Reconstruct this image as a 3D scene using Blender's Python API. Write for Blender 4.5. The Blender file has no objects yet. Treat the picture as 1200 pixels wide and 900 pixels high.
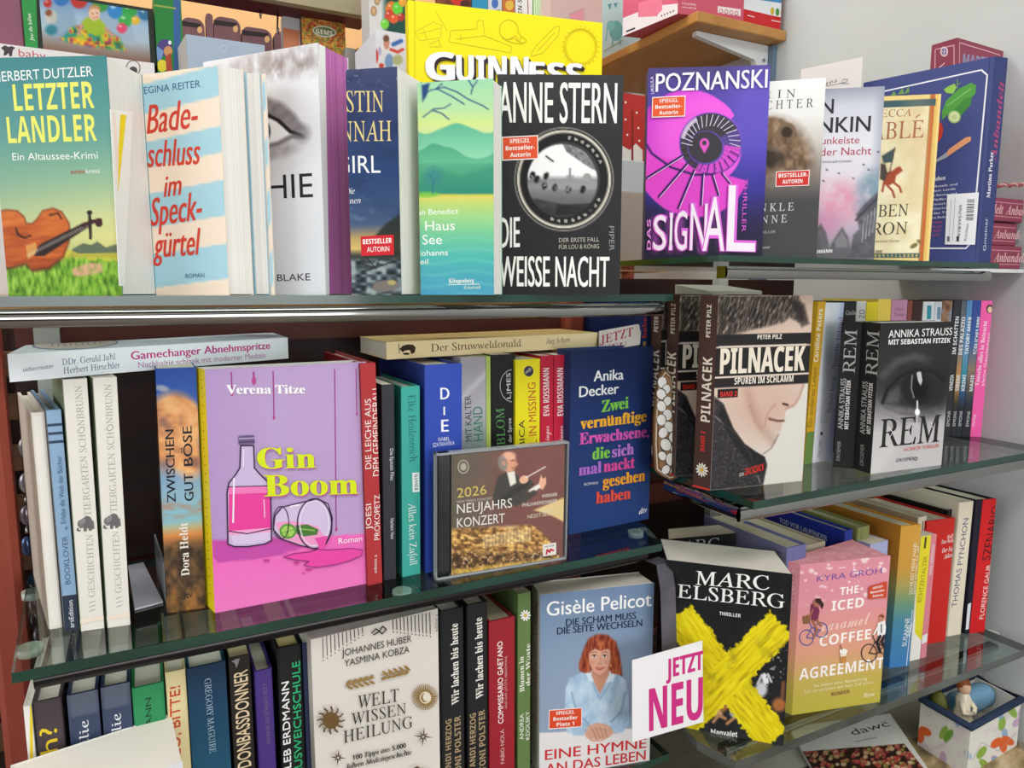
import bpy, math, random
import numpy as np
from mathutils import Matrix, Vector
random.seed(7)
SC = bpy.context.scene
COL = SC.collection

# ------------------------------------------------------------------ camera
F = 840.0                       # focal length in pixels of the 1200 px wide frame
ZC = 1.40                       # eye height
_vx = np.array([1650., 110., -F]); _vx /= np.linalg.norm(_vx)
_vy = np.array([-(F * F + 110. ** 2) / 1650., 110., -F]); _vy /= np.linalg.norm(_vy)
RW = np.array([_vx, _vy, np.cross(_vx, _vy)])      # camera axes -> world (x along the shelves, y into the depth, z up)
EYE = np.array([0., 0., ZC])
cam = bpy.data.objects.new('camera', bpy.data.cameras.new('camera'))
COL.objects.link(cam)
cam.data.sensor_width = 36.0
cam.data.lens = 36.0 * F / 1200.0
cam.data.clip_start = 0.02
cam.matrix_world = Matrix([[*RW[i], EYE[i]] for i in range(3)] + [[0, 0, 0, 1]])
SC.camera = cam

# ------------------------------------------------------------------ exposure, daylight, lamps
SC.view_settings.view_transform = 'Standard'
SC.view_settings.look = 'None'
SC.view_settings.gamma = 1.0
SC.view_settings.use_curve_mapping = False
SC.view_settings.exposure = 0.06
wd = bpy.data.worlds.new('daylight'); SC.world = wd; wd.use_nodes = True
wn = wd.node_tree.nodes; wl = wd.node_tree.links
bg = wn['Background']
_tc = wn.new('ShaderNodeTexCoord'); _sp = wn.new('ShaderNodeSeparateXYZ'); _rp = wn.new('ShaderNodeValToRGB')
wl.new(_tc.outputs['Generated'], _sp.inputs[0]); wl.new(_sp.outputs['Z'], _rp.inputs[0])
_rp.color_ramp.elements[0].position = 0.0; _rp.color_ramp.elements[0].color = (.30, .29, .28, 1)
_rp.color_ramp.elements[1].position = 0.5; _rp.color_ramp.elements[1].color = (.86, .93, 1.0, 1)
wl.new(_rp.outputs[0], bg.inputs['Color'])
bg.inputs['Strength'].default_value = 0.72

def area(name, loc, target, sx, sy, power, col=(1, 1, 1)):
    L = bpy.data.lights.new(name, 'AREA'); L.shape = 'RECTANGLE'; L.size = sx; L.size_y = sy
    L.energy = power; L.color = col
    o = bpy.data.objects.new(name, L); COL.objects.link(o)
    o.location = loc
    o.rotation_euler = (Vector(target) - Vector(loc)).to_track_quat('-Z', 'Y').to_euler()
    return o
area('ceiling_and_fill_light', (-.15, -.35, 2.62), (-.15, -.2, 0), 1.5, .35, 12, (1, .985, .96))
area('ceiling_and_fill_light', (.9, -.75, 2.62), (.9, -.6, 0), 1.5, .35, 12, (1, .985, .96))
area('ceiling_and_fill_light', (.1, 1.15, 2.62), (.1, 1.2, 0), 1.4, .3, 11, (1, .985, .96))  # fill light added above the toys to brighten that area
area('window_and_fill_light', (.5, -3.15, 1.35), (.4, .6, 1.15), 2.6, 1.6, 68, (.96, .98, 1.0))
area('window_and_fill_light', (-2.9, .1, 2.0), (1.15, 1.0, 1.75), 2.2, 1.4, 33, (.95, .98, 1.0))  # fill light added at the left to brighten the right wall

# ------------------------------------------------------------------ pixel of the photo -> point of the place
def ray(x, y): return RW @ np.array([x - 600., 450. - y, -F])
def onz(x, y, z):
    d = ray(x, y); return EYE + d * ((z - ZC) / d[2])
def ony(x, y, Y):
    d = ray(x, y); return EYE + d * (Y / d[1])
def onx(x, y, X):
    d = ray(x, y); return EYE + d * (X / d[0])
def onplane(x, y, o, n):
    d = ray(x, y); return EYE + d * (np.dot(o - EYE, n) / np.dot(d, n))
def proj(P):
    c = (np.asarray(P) - EYE) @ RW
    return 600 + F * c[..., 0] / -c[..., 2], 450 - F * c[..., 1] / -c[..., 2]
def V(*a): return np.array(a, float)

# ------------------------------------------------------------------ materials
def srgb(h):
    return np.array([int(h[i:i + 2], 16) / 255. for i in (0, 2, 4)])
def lin(c):
    c = np.clip(np.asarray(c, float), 0, 1)
    return np.where(c <= .04045, c / 12.92, ((c + .055) / 1.055) ** 2.4)
_M = {}
def mat(h, rough=.45, metal=0.0, spec=.22, bump=0.0, scale=60.0):
    """plain coloured stock: the colour with a faint procedural mottling and uneven gloss"""
    k = (h, rough, metal, spec, bump, scale)
    if k in _M: return _M[k]
    m = bpy.data.materials.new('stock_' + h); m.use_nodes = True
    nt = m.node_tree; b = nt.nodes['Principled BSDF']
    no = nt.nodes.new('ShaderNodeTexNoise'); no.inputs['Scale'].default_value = scale
    tc = nt.nodes.new('ShaderNodeTexCoord'); nt.links.new(tc.outputs['Object'], no.inputs['Vector'])
    mr = nt.nodes.new('ShaderNodeMapRange'); nt.links.new(no.outputs[0], mr.inputs[0])
    mr.inputs[3].default_value = rough * .85; mr.inputs[4].default_value = min(1, rough * 1.15)
    nt.links.new(mr.outputs[0], b.inputs['Roughness'])
    b.inputs['Base Color'].default_value = (*lin(srgb(h)), 1)
    b.inputs['Metallic'].default_value = metal
    b.inputs['Specular IOR Level'].default_value = spec
    if bump:
        bp = nt.nodes.new('ShaderNodeBump'); bp.inputs['Strength'].default_value = bump; bp.inputs['Distance'].default_value = .002
        nt.links.new(no.outputs[0], bp.inputs['Height']); nt.links.new(bp.outputs[0], b.inputs['Normal'])
    _M[k] = m
    return m

def two_tone(name, c1, c2, scale, stretch, rough=.7, spec=.3, detail=4.0, metal=0.0):
    """procedural noise between two colours, stretched along an axis (paper edges, wood grain, plaster)"""
    if name in _M: return _M[name]
    m = bpy.data.materials.new(name); m.use_nodes = True
    nt = m.node_tree; b = nt.nodes['Principled BSDF']
    tc = nt.nodes.new('ShaderNodeTexCoord'); mp = nt.nodes.new('ShaderNodeMapping'); mp.inputs['Scale'].default_value = stretch
    no = nt.nodes.new('ShaderNodeTexNoise'); no.inputs['Scale'].default_value = scale; no.inputs['Detail'].default_value = detail
    rp = nt.nodes.new('ShaderNodeValToRGB')
    rp.color_ramp.elements[0].position = .3; rp.color_ramp.elements[0].color = (*lin(srgb(c1)), 1)
    rp.color_ramp.elements[1].position = .7; rp.color_ramp.elements[1].color = (*lin(srgb(c2)), 1)
    nt.links.new(tc.outputs['Object'], mp.inputs[0]); nt.links.new(mp.outputs[0], no.inputs['Vector'])
    nt.links.new(no.outputs[0], rp.inputs[0]); nt.links.new(rp.outputs[0], b.inputs['Base Color'])
    b.inputs['Roughness'].default_value = rough; b.inputs['Specular IOR Level'].default_value = spec
    b.inputs['Metallic'].default_value = metal
    _M[name] = m
    return m
def paper(c='efece6', lying=False):
    d = '%02x%02x%02x' % tuple(int(v * 255 * .93) for v in srgb(c))
    st = (.6, 700, 700) if lying else (700, 700, .6)
    return two_tone('page_edges_%s_%d' % (c, lying), d, c, 1.0, st, .85, .15)

def print_mat():
    if 'print' in _M: return _M['print']
    m = bpy.data.materials.new('printed_picture'); m.use_nodes = True
    nt = m.node_tree; b = nt.nodes['Principled BSDF']
    at = nt.nodes.new('ShaderNodeAttribute'); at.attribute_name = 'print_colour'
    nt.links.new(at.outputs['Color'], b.inputs['Base Color'])
    no = nt.nodes.new('ShaderNodeTexNoise'); no.inputs['Scale'].default_value = 50
    mr = nt.nodes.new('ShaderNodeMapRange'); mr.inputs[3].default_value = .4; mr.inputs[4].default_value = .52
    nt.links.new(no.outputs[0], mr.inputs[0]); nt.links.new(mr.outputs[0], b.inputs['Roughness'])
    b.inputs['Specular IOR Level'].default_value = .2
    _M['print'] = m
    return m
def glass_mat(name='shelf_glass', tint=(.88, .95, .92), rough=.012, ior=2.05):
    if name in _M: return _M[name]
    m = bpy.data.materials.new(name); m.use_nodes = True
    nt = m.node_tree; nt.nodes.remove(nt.nodes['Principled BSDF'])
    out = nt.nodes['Material Output']
    tr = nt.nodes.new('ShaderNodeBsdfTransparent'); tr.inputs[0].default_value = (*tint, 1)
    gl = nt.nodes.new('ShaderNodeBsdfGlossy'); gl.inputs['Roughness'].default_value = rough
    fr = nt.nodes.new('ShaderNodeFresnel'); 
    ge = nt.nodes.new('ShaderNodeNewGeometry'); mq = nt.nodes.new('ShaderNodeMapRange')      # same reflectance on both faces of the pane
    mq.inputs[3].default_value = ior; mq.inputs[4].default_value = 1 / ior
    nt.links.new(ge.outputs['Backfacing'], mq.inputs[0]); nt.links.new(mq.outputs[0], fr.inputs[0])
    mx = nt.nodes.new('ShaderNodeMixShader')
    nt.links.new(fr.outputs[0], mx.inputs[0]); nt.links.new(tr.outputs[0], mx.inputs[1]); nt.links.new(gl.outputs[0], mx.inputs[2])
    nt.links.new(mx.outputs[0], out.inputs[0])
    _M[name] = m
    return m
def chrome(): return two_tone('chrome', '8c8987', 'a3a09e', 3.0, (1, 1, 1), .07, .5, 1.0, 1.0)

# ------------------------------------------------------------------ mesh builder
class Mb:
    def __init__(s): s.v = []; s.f = []; s.m = []; s.mats = []; s.c = {}; s.smooth = set()
    def mi(s, m):
        if isinstance(m, str): m = mat(m)
        if m not in s.mats: s.mats.append(m)
        return s.mats.index(m)
    def add(s, vs, fs, m, smooth=False):
        n = len(s.v); i = s.mi(m)
        s.v += [tuple(map(float, v)) for v in vs]
        for f in fs:
            if smooth: s.smooth.add(len(s.f))
            s.f.append([n + k for k in f]); s.m.append(i)
        return n
    def hexa(s, b, t, m):                       # eight corners: bottom ring, top ring (counter-clockwise from above)
        s.add(list(b) + list(t), [(3, 2, 1, 0), (4, 5, 6, 7), (0, 1, 5, 4), (1, 2, 6, 5), (2, 3, 7, 6), (3, 0, 4, 7)], m)
    def box(s, x0, x1, y0, y1, z0, z1, m):
        b = [(x0, y0, z0), (x1, y0, z0), (x1, y1, z0), (x0, y1, z0)]
        s.hexa(b, [(p[0], p[1], z1) for p in b], m)
    def bbox(s, x0, x1, y0, y1, z0, z1, m, r=.004):   # box with softened edges
        def ring(i, z):
            return [(x0 + i + a * 0, y0 + i, z) for a in (0,)]
        pts = lambda i: [(x0 + i, y0), (x1 - i, y0), (x1, y0 + i), (x1, y1 - i), (x1 - i, y1), (x0 + i, y1), (x0, y1 - i), (x0, y0 + i)]
        inn = lambda: [(x0 + r, y0 + r), (x1 - r, y0 + r), (x1 - r, y0 + r), (x1 - r, y1 - r), (x1 - r, y1 - r), (x0 + r, y1 - r), (x0 + r, y1 - r), (x0 + r, y0 + r)]
        rs = [[(a, b, z0) for a, b in inn()], [(a, b, z0 + r) for a, b in pts(r)], [(a, b, z1 - r) for a, b in pts(r)], [(a, b, z1) for a, b in inn()]]
        vs = sum(rs, []); fs = []
        for k in range(3):
            for i in range(8):
                j = (i + 1) % 8
                fs.append((k * 8 + i, k * 8 + j, k * 8 + 8 + j, k * 8 + 8 + i))
        fs.append(tuple(range(7, -1, -1))); fs.append(tuple(range(24, 32)))
        s.add(vs, fs, m)
    def prism(s, pts, z0, z1, m, m2=None):      # plan polygon (ccw) extruded
        n = len(pts)
        vs = [(p[0], p[1], z0) for p in pts] + [(p[0], p[1], z1) for p in pts]
        s.add(vs, [tuple(range(n - 1, -1, -1)), tuple(range(n, 2 * n))], m)
        k = len(s.v) - 2 * n; i = s.mi(m2 or m)
        for a in range(n):
            b = (a + 1) % n
            s.f.append([k + a, k + b, k + n + b, k + n + a]); s.m.append(i)
    def tube(s, pts, r, m, n=10, caps=True):
        pts = [np.asarray(p, float) for p in pts]; vs = []; fs = []
        rr = r if isinstance(r, (list, tuple)) else [r] * len(pts)
        up = None
        for i, p in enumerate(pts):
            d = pts[min(i + 1, len(pts) - 1)] - pts[max(i - 1, 0)]; d /= np.linalg.norm(d)
            if up is None: up = np.cross(d, V(0, 0, 1) if abs(d[2]) < .9 else V(1, 0, 0))
            a = up - d * np.dot(up, d); a /= np.linalg.norm(a); up = a
            b = np.cross(d, a)
            for k in range(n):
                t = 2 * math.pi * k / n
                vs.append(p + (a * math.cos(t) + b * math.sin(t)) * rr[i])
        for i in range(len(pts) - 1):
            for k in range(n):
                q = (k + 1) % n
                fs.append((i * n + k, i * n + q, i * n + n + q, i * n + n + k))
        s.add(vs, fs, m, True)
        if caps:
            k = len(s.v) - len(vs); i = s.mi(m)
            s.f.append([k + a for a in range(n - 1, -1, -1)]); s.m.append(i)
            s.f.append([k + len(vs) - n + a for a in range(n)]); s.m.append(i)
    def blob(s, c, r, m, rot=None, nu=16, nv=10, bump=0.0, seed=0):   # ellipsoid
        rs = random.Random(seed); vs = []; fs = []
        for j in range(nv + 1):
            ph = math.pi * j / nv
            for i in range(nu):
                t = 2 * math.pi * i / nu
                k = 1 + bump * (rs.random() - .5)
                p = V(math.sin(ph) * math.cos(t) * r[0], math.sin(ph) * math.sin(t) * r[1], math.cos(ph) * r[2]) * k
                if rot is not None: p = rot @ p
                vs.append(p + np.asarray(c))
        for j in range(nv):
            for i in range(nu):
                q = (i + 1) % nu
                fs.append((j * nu + i, (j + 1) * nu + i, (j + 1) * nu + q, j * nu + q))
        s.add(vs, fs, m, True)
    def build(s, name, parent=None, loc=None):
        me = bpy.data.meshes.new(name)
        if parent is not None: off = V(*parent['_loc'])
        else: off = V(*(loc if loc is not None else (0, 0, 0)))
        va = np.array(s.v, float).reshape(-1, 3) - off
        me.from_pydata(va.tolist(), [], s.f)
        for m in s.mats: me.materials.append(m)
        me.polygons.foreach_set('material_index', s.m)
        if s.smooth:
            me.polygons.foreach_set('use_smooth', [i in s.smooth for i in range(len(s.f))])
        if s.c:
            at = me.attributes.new('print_colour', 'FLOAT_COLOR', 'POINT')
            arr = np.ones((len(s.v), 4), np.float32)
            for k, c in s.c.items(): arr[k:k + len(c), :3] = c
            at.data.foreach_set('color', arr.ravel())
        me.update()
        o = bpy.data.objects.new(name, me); COL.objects.link(o)
        if parent is not None: o.parent = parent
        else: o.location = off
        o['_loc'] = tuple(off)
        return o

def thing(name, label, cat, loc, group=None):
    o = bpy.data.objects.new(name, None); COL.objects.link(o)
    o.empty_display_size = .02
    o.location = loc; o['_loc'] = tuple(map(float, loc))
    return tag(o, label, cat, group)
def tag(o, label, cat, group=None):
    o['label'] = label; o['category'] = cat
    if group: o['group'] = group
    return o
def struct(o, label=None):
    o['kind'] = 'structure'
    if label: o['label'] = label
    return o

# ------------------------------------------------------------------ lettering
_T = {}
_tmp = None
_UP = {'b': (0x1d5d4, 0x1d5ee), 'R': (0x1d400, 0x1d41a), 'r': (0x1d434, 0x1d44e), 'i': (0x1d434, 0x1d44e), 'I': (0x1d468, 0x1d482), 'k': (0x1d4d0, 0x1d4ea)}
_DG = {'b': 0x1d7ec, 'R': 0x1d7ce}
def _conv(t, st):
    if st not in _UP: return t
    u, l = _UP[st]; o = ''
    for c in t:
        if 'A' <= c <= 'Z': o += chr(u + ord(c) - 65)
        elif c == 'h' and st in 'ri': o += '\u210e'
        elif 'a' <= c <= 'z': o += chr(l + ord(c) - 97)
        elif c.isdigit() and st in _DG: o += chr(_DG[st] + int(c))
        else: o += c
    return o
def _glyphs(t, st):
    k = (t, st)
    if k in _T: return _T[k]
    cu = bpy.data.curves.new('lettering', 'FONT'); cu.body = _conv(t, st); cu.resolution_u = 3
    if st == 'r': cu.shear = -.25
    if st == 'h': cu.shear = .3
    ob = bpy.data.objects.new('lettering', cu)
    me = bpy.data.meshes.new_from_object(ob)
    n = len(me.vertices); a = np.zeros(n * 3); me.vertices.foreach_get('co', a); a = a.reshape(-1, 3)[:, :2]
    fs = [tuple(p.vertices) for p in me.polygons]
    bpy.data.objects.remove(ob); bpy.data.curves.remove(cu); bpy.data.meshes.remove(me)
    _T[k] = (a, fs)
    return _T[k]
_CAP = {}
def _cap(st):
    if st not in _CAP:
        a, _ = _glyphs('H', st); _CAP[st] = a[:, 1].max()
    return _CAP[st]

# ------------------------------------------------------------------ print on a flat face
LAY = 0.00004
class Face:
    def __init__(s, mb, o, u, w, layer=1):
        s.mb = mb; s.o = np.asarray(o, float); s.u = np.asarray(u, float); s.w = np.asarray(w, float)
        s.lu = np.linalg.norm(s.u); s.eu = s.u / s.lu
        n = np.cross(s.eu, s.w); s.n = n / np.linalg.norm(n)
        s.ev = np.cross(s.n, s.eu)
        s.sx = np.dot(s.w, s.eu); s.H = np.dot(s.w, s.ev); s.layer = layer
    def uv(s, x, y):
        d = onplane(x, y, s.o, s.n) - s.o
        return np.array([np.dot(d, s.eu), np.dot(d, s.ev)])
    def P(s, a, b, lay=None):
        l = s.layer if lay is None else lay
        return s.o + s.eu * a + s.ev * b + s.n * (l * LAY)
    def corners(s, e=0.0):
        return [(e, e), (s.lu - e, e), (s.lu + s.sx - e, s.H - e), (s.sx + e, s.H - e)]
    def _clip(s, pts):
        cs = s.corners()
        for i in range(4):
            a = np.array(cs[i]); b = np.array(cs[(i + 1) % 4]); d = b - a; out = []
            side = lambda p: d[0] * (p[1] - a[1]) - d[1] * (p[0] - a[0])
            for j in range(len(pts)):
                p, q = pts[j - 1], pts[j]; sp, sq = side(p), side(q)
                if sp >= -1e-9: 
                    if sq >= -1e-9: out.append(q)
                    else: out.append(p + (q - p) * (sp / (sp - sq)))
                elif sq >= -1e-9:
                    out.append(p + (q - p) * (sp / (sp - sq))); out.append(q)
            pts = out
            if len(pts) < 3: return []
        return pts
    def raw(s, uvs, m):
        uvs = s._clip([np.asarray(p, float) for p in uvs])
        if len(uvs) < 3: return s
        ar = sum(uvs[i - 1][0] * uvs[i][1] - uvs[i][0] * uvs[i - 1][1] for i in range(len(uvs)))
        if ar < 0: uvs = uvs[::-1]
        s.layer += 1
        s.mb.add([s.P(a, b) for a, b in uvs], [tuple(range(len(uvs)))], m)
        return s
    def fill(s, m): return s.raw(s.corners(), m)
    def poly(s, pts, m): return s.raw([s.uv(*p) for p in pts], m)
    def rect(s, x0, y0, x1, y1, m): return s.poly([(x0, y1), (x1, y1), (x1, y0), (x0, y0)], m)
    def ell(s, cx, cy, rx, ry, m, rot=0, n=22):
        c, q = math.cos(math.radians(rot)), math.sin(math.radians(rot))
        pts = []
        for k in range(n):
            t = 2 * math.pi * k / n; a = rx * math.cos(t); b = ry * math.sin(t)
            pts.append((cx + a * c - b * q, cy + a * q + b * c))
        return s.poly(pts, m)
    def line(s, pts, w, m, closed=False):
        P = [s.uv(*p) for p in pts]
        if closed: P = P + [P[0]]
        hw = w / s.ppm(P[0]) / 2
        s.layer += 1
        for a, b in zip(P[:-1], P[1:]):
            d = b - a; L = np.linalg.norm(d)
            if L < 1e-6: continue
            d /= L; q = np.array([-d[1], d[0]]) * hw; e = d * hw * .4
            pts4 = s._clip([a - e - q, b + e - q, b + e + q, a - e + q])
            if len(pts4) > 2: s.mb.add([s.P(x, y) for x, y in pts4], [tuple(range(len(pts4)))], m)
        return s
    def ring(s, cx, cy, rx, ry, w, m, n=30, a0=0, a1=360):
        pts = [(cx + rx * math.cos(math.radians(a0 + (a1 - a0) * k / n)), cy + ry * math.sin(math.radians(a0 + (a1 - a0) * k / n))) for k in range(n + 1)]
        return s.line(pts, w, m)
    def ppm(s, p, d=None):                       # photo pixels per metre around a point of the face
        d = np.array([0, 1.]) if d is None else d
        a = proj(s.P(*p)); q = np.asarray(p) + d * .01; b = proj(s.P(*q))
        return math.hypot(b[0] - a[0], b[1] - a[1]) / .01
    def t(s, txt, p0, p1, h, m, st='s'):
        a, fs = _glyphs(txt, st)
        if not len(a): return s
        q0 = s.uv(*p0); q1 = s.uv(*p1); d = q1 - q0; L = np.linalg.norm(d); d = d / L
        nn = np.array([-d[1], d[0]])
        for ax in (V(1, 0), V(0, 1), V(-1, 0), V(0, -1)):      # letters stand square on the cover even when the line runs slightly aslant
            if d @ ax > .94: nn = np.array([-ax[1], ax[0]])
        hm = h / s.ppm(q0, nn)
        x0, x1 = a[:, 0].min(), a[:, 0].max()
        X = (a[:, 0] - x0) / (x1 - x0) * L; Y = a[:, 1] / _cap(st) * hm
        s.layer += 1
        Q = q0 + X[:, None] * d + Y[:, None] * nn
        vv = Q[:, 1]; lo = vv / s.H * s.sx; aa = Q[:, 0] - lo
        ins = (aa >= 0) & (aa <= s.lu) & (vv >= 0) & (vv <= s.H)
        if ins.all():
            s.mb.add([s.P(*q) for q in Q], fs, m); return s
        keep = [f for f in fs if ins[list(f)].all()]; cut = [f for f in fs if ins[list(f)].any() and not ins[list(f)].all()]
        if keep:
            us = sorted(set(sum(keep, ()))); ix = {k: i for i, k in enumerate(us)}
            s.mb.add([s.P(*Q[k]) for k in us], [tuple(ix[k] for k in f) for f in keep], m)
        for f in cut:
            p = s._clip([Q[k] for k in f])
            if len(p) > 2: s.mb.add([s.P(*q) for q in p], [tuple(range(len(p)))], m)
        return s
    def paint(s, fn, cell=.0011, e=0.0):
        nx = max(2, int(s.lu / cell)); ny = max(2, int(s.H / cell))
        S, T = np.meshgrid(np.linspace(e, 1 - e, nx + 1), np.linspace(1 - e, e, ny + 1))   # T up from the bottom edge
        a = S * s.lu + T * s.sx; b = T * s.H
        s.layer += 1
        W = s.o + a[..., None] * s.eu + b[..., None] * s.ev + s.n * (s.layer * LAY)
        X, Y = proj(W)
        I = np.zeros(X.shape + (3,))
        I = fn(I, X, Y, S, 1 - T)
        C = lin(np.clip(I, 0, 1)).reshape(-1, 3)
        fs = []
        w = nx + 1
        for j in range(ny):
            for i in range(nx):
                k = j * w + i
                fs.append((k, k + w, k + w + 1, k + 1))
        k = s.mb.add(W.reshape(-1, 3).tolist(), fs, print_mat())
        s.mb.c[k] = C
        return s
    def sub(s, extra=4):
        return Face(Mb(), s.o, s.u, s.w, s.layer + extra)

# ------------------------------------------------------------------ painting helpers (numpy fields)
def vn(X, Y, sc, seed=0):
    x = X / sc; y = Y / sc; i = np.floor(x).astype(int); j = np.floor(y).astype(int); fx = x - i; fy = y - j
    def hsh(a, b):
        h = (a * 374761393 + b * 668265263 + seed * 974634777) & 0x7fffffff
        h = ((h ^ (h >> 13)) * 1274126177) & 0x7fffffff
        return ((h ^ (h >> 16)) & 0xffff) / 65535.
    fx = fx * fx * (3 - 2 * fx); fy = fy * fy * (3 - 2 * fy)
    return (hsh(i, j) * (1 - fx) + hsh(i + 1, j) * fx) * (1 - fy) + (hsh(i, j + 1) * (1 - fx) + hsh(i + 1, j + 1) * fx) * fy
def fb(X, Y, sc, seed=0): return vn(X, Y, sc, seed) * .55 + vn(X, Y, sc / 2.1, seed + 1) * .3 + vn(X, Y, sc / 4.3, seed + 2) * .15
def el(X, Y, cx, cy, rx, ry, rot=0, soft=.12):
    c, q = math.cos(math.radians(rot)), math.sin(math.radians(rot))
    a = (X - cx) * c + (Y - cy) * q; b = -(X - cx) * q + (Y - cy) * c
    r = np.sqrt((a / rx) ** 2 + (b / ry) ** 2)
    return np.clip((1 - r) / soft + .5, 0, 1)
def ln(X, Y, pts, w, soft=1.0):
    d = np.full(X.shape, 1e9)
    for (x0, y0), (x1, y1) in zip(pts[:-1], pts[1:]):
        dx, dy = x1 - x0, y1 - y0; L = dx * dx + dy * dy + 1e-9
        t = np.clip(((X - x0) * dx + (Y - y0) * dy) / L, 0, 1)
        d = np.minimum(d, np.hypot(X - x0 - t * dx, Y - y0 - t * dy))
    return np.clip((w / 2 - d) / soft + .5, 0, 1)
def pg(X, Y, pts, soft=1.2):
    ins = np.zeros(X.shape, bool); n = len(pts)
    for i in range(n):
        (x0, y0), (x1, y1) = pts[i - 1], pts[i]
        if y0 == y1: continue
        c = ((y0 > Y) != (y1 > Y)) & (X < (x1 - x0) * (Y - y0) / (y1 - y0) + x0)
        ins ^= c
    e = np.full(X.shape, 1e9)
    P = list(pts) + [pts[0]]
    for (x0, y0), (x1, y1) in zip(P[:-1], P[1:]):
        dx, dy = x1 - x0, y1 - y0; L = dx * dx + dy * dy + 1e-9
        t = np.clip(((X - x0) * dx + (Y - y0) * dy) / L, 0, 1)
        e = np.minimum(e, np.hypot(X - x0 - t * dx, Y - y0 - t * dy))
    return np.clip(np.where(ins, e, -e) / soft + .5, 0, 1)
def mixc(I, c, m):
    c = srgb(c) if isinstance(c, str) else c
    return I + (c - I) * np.asarray(m)[..., None]
def gr(t, stops):
    xs = [a for a, _ in stops]; cs = np.array([srgb(c) for _, c in stops])
    return np.stack([np.interp(t, xs, cs[:, k]) for k in range(3)], -1)

# ------------------------------------------------------------------ books
class Book:
    """A, B, C, D: plan corners of the lower end (front left, front right, back right, back left, seen from the
    shopper); W: vector from the lower to the upper end. spine: which side carries the spine (L, F, R or B)."""
    def __init__(s, name, label, A, B, C, D, W, spine, cov, hard=False, page='efece6', group=None, lying=False, cat='book', cap=None):
        A, B, C, D, W = [np.asarray(p, float) for p in (A, B, C, D, W)]
        s.A, s.B, s.C, s.D, s.W = A, B, C, D, W
        base = (A + B + C + D) / 4 + (W * 0 if not lying else W / 2)
        s.root = thing(name, label, cat, base, group)
        s.cov = Mb(); s.kids = []
        tc = .0024 if hard else .0009
        ov = .003 if hard else .0006
        order = {'L': (B, A, D, C), 'R': (A, B, C, D), 'F': (D, A, B, C), 'B': (B, C, D, A)}[spine]
        fe1, c1, c2, fe2 = order
        nz = W / np.linalg.norm(W)
        def off(p, q, r, d):        # corner q moved inwards by d from both its edges
            a = (p - q) / np.linalg.norm(p - q); b = (r - q) / np.linalg.norm(r - q)
            sn = np.linalg.norm(np.cross(a, b)) + 1e-6
            return q + (a + b) * (d / sn)
        r = min(.0025 if hard else .0008, .3 * np.linalg.norm(c2 - c1))
        def rnd(p, q, t):
            a = q + (p - q) / np.linalg.norm(p - q) * r; b = q + (t - q) / np.linalg.norm(t - q) * r
            return [a, (a + b) / 4 + q / 2, b]
        outer = [fe1] + rnd(fe1, c1, c2) + rnd(c1, c2, fe2) + [fe2]
        i1 = off(fe1, c1, c2, tc); i2 = off(c1, c2, fe2, tc)
        e1 = fe1 + (i1 - c1) - (c1 - fe1) / np.linalg.norm(c1 - fe1) * np.dot(i1 - c1, (c1 - fe1) / np.linalg.norm(c1 - fe1))
        e2 = fe2 + (i2 - c2) - (c2 - fe2) / np.linalg.norm(c2 - fe2) * np.dot(i2 - c2, (c2 - fe2) / np.linalg.norm(c2 - fe2))
        inner = [e1] + [i1] * 3 + [i2] * 3 + [e2]
        n = 8
        vs = outer + inner + [p + W for p in outer] + [p + W for p in inner]
        fs = []
        for i in range(n - 1):
            fs += [(i + 1, i, 2 * n + i, 2 * n + i + 1), (n + i, n + i + 1, 3 * n + i + 1, 3 * n + i),
                   (i, i + 1, n + i + 1, n + i), (2 * n + i + 1, 2 * n + i, 3 * n + i, 3 * n + i + 1)]
        fs += [(0, n, 3 * n, 2 * n), (2 * n - 1, n - 1, 3 * n - 1, 4 * n - 1)]
        s.cov.add(vs, fs, cov)
        # the block of pages
        k = 1.0 - (ov * 1.0) / max(.01, np.linalg.norm(fe1 - c1))
        g1 = i1 + (e1 - i1) * k; g2 = i2 + (e2 - i2) * k
        q = [g1, i1, i2, g2]
        pb = Mb(); up = nz * ov
        lo = [p + up for p in q]; hi = [p + W - up for p in q]
        pb.hexa(lo[::-1], hi[::-1], paper(page, lying) if isinstance(page, str) else page)
        s.pages = pb
        if cap: pass
    def face(s, k, layer=1):
        o, e = {'F': (s.A, s.B), 'R': (s.B, s.C), 'B': (s.C, s.D), 'L': (s.D, s.A)}[k]
        return Face(s.cov, o, e - o, s.W, layer)
    def part(s, name, mb, label=None):
        s.kids.append((name, mb, label)); return s
    def done(s):
        s.cov.build('cover', s.root)
        s.pages.build('page_block', s.root)
        for n, mb, lb in s.kids:
            o = mb.build(n, s.root)
            if lb: o['label'] = lb
        return s

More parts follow.
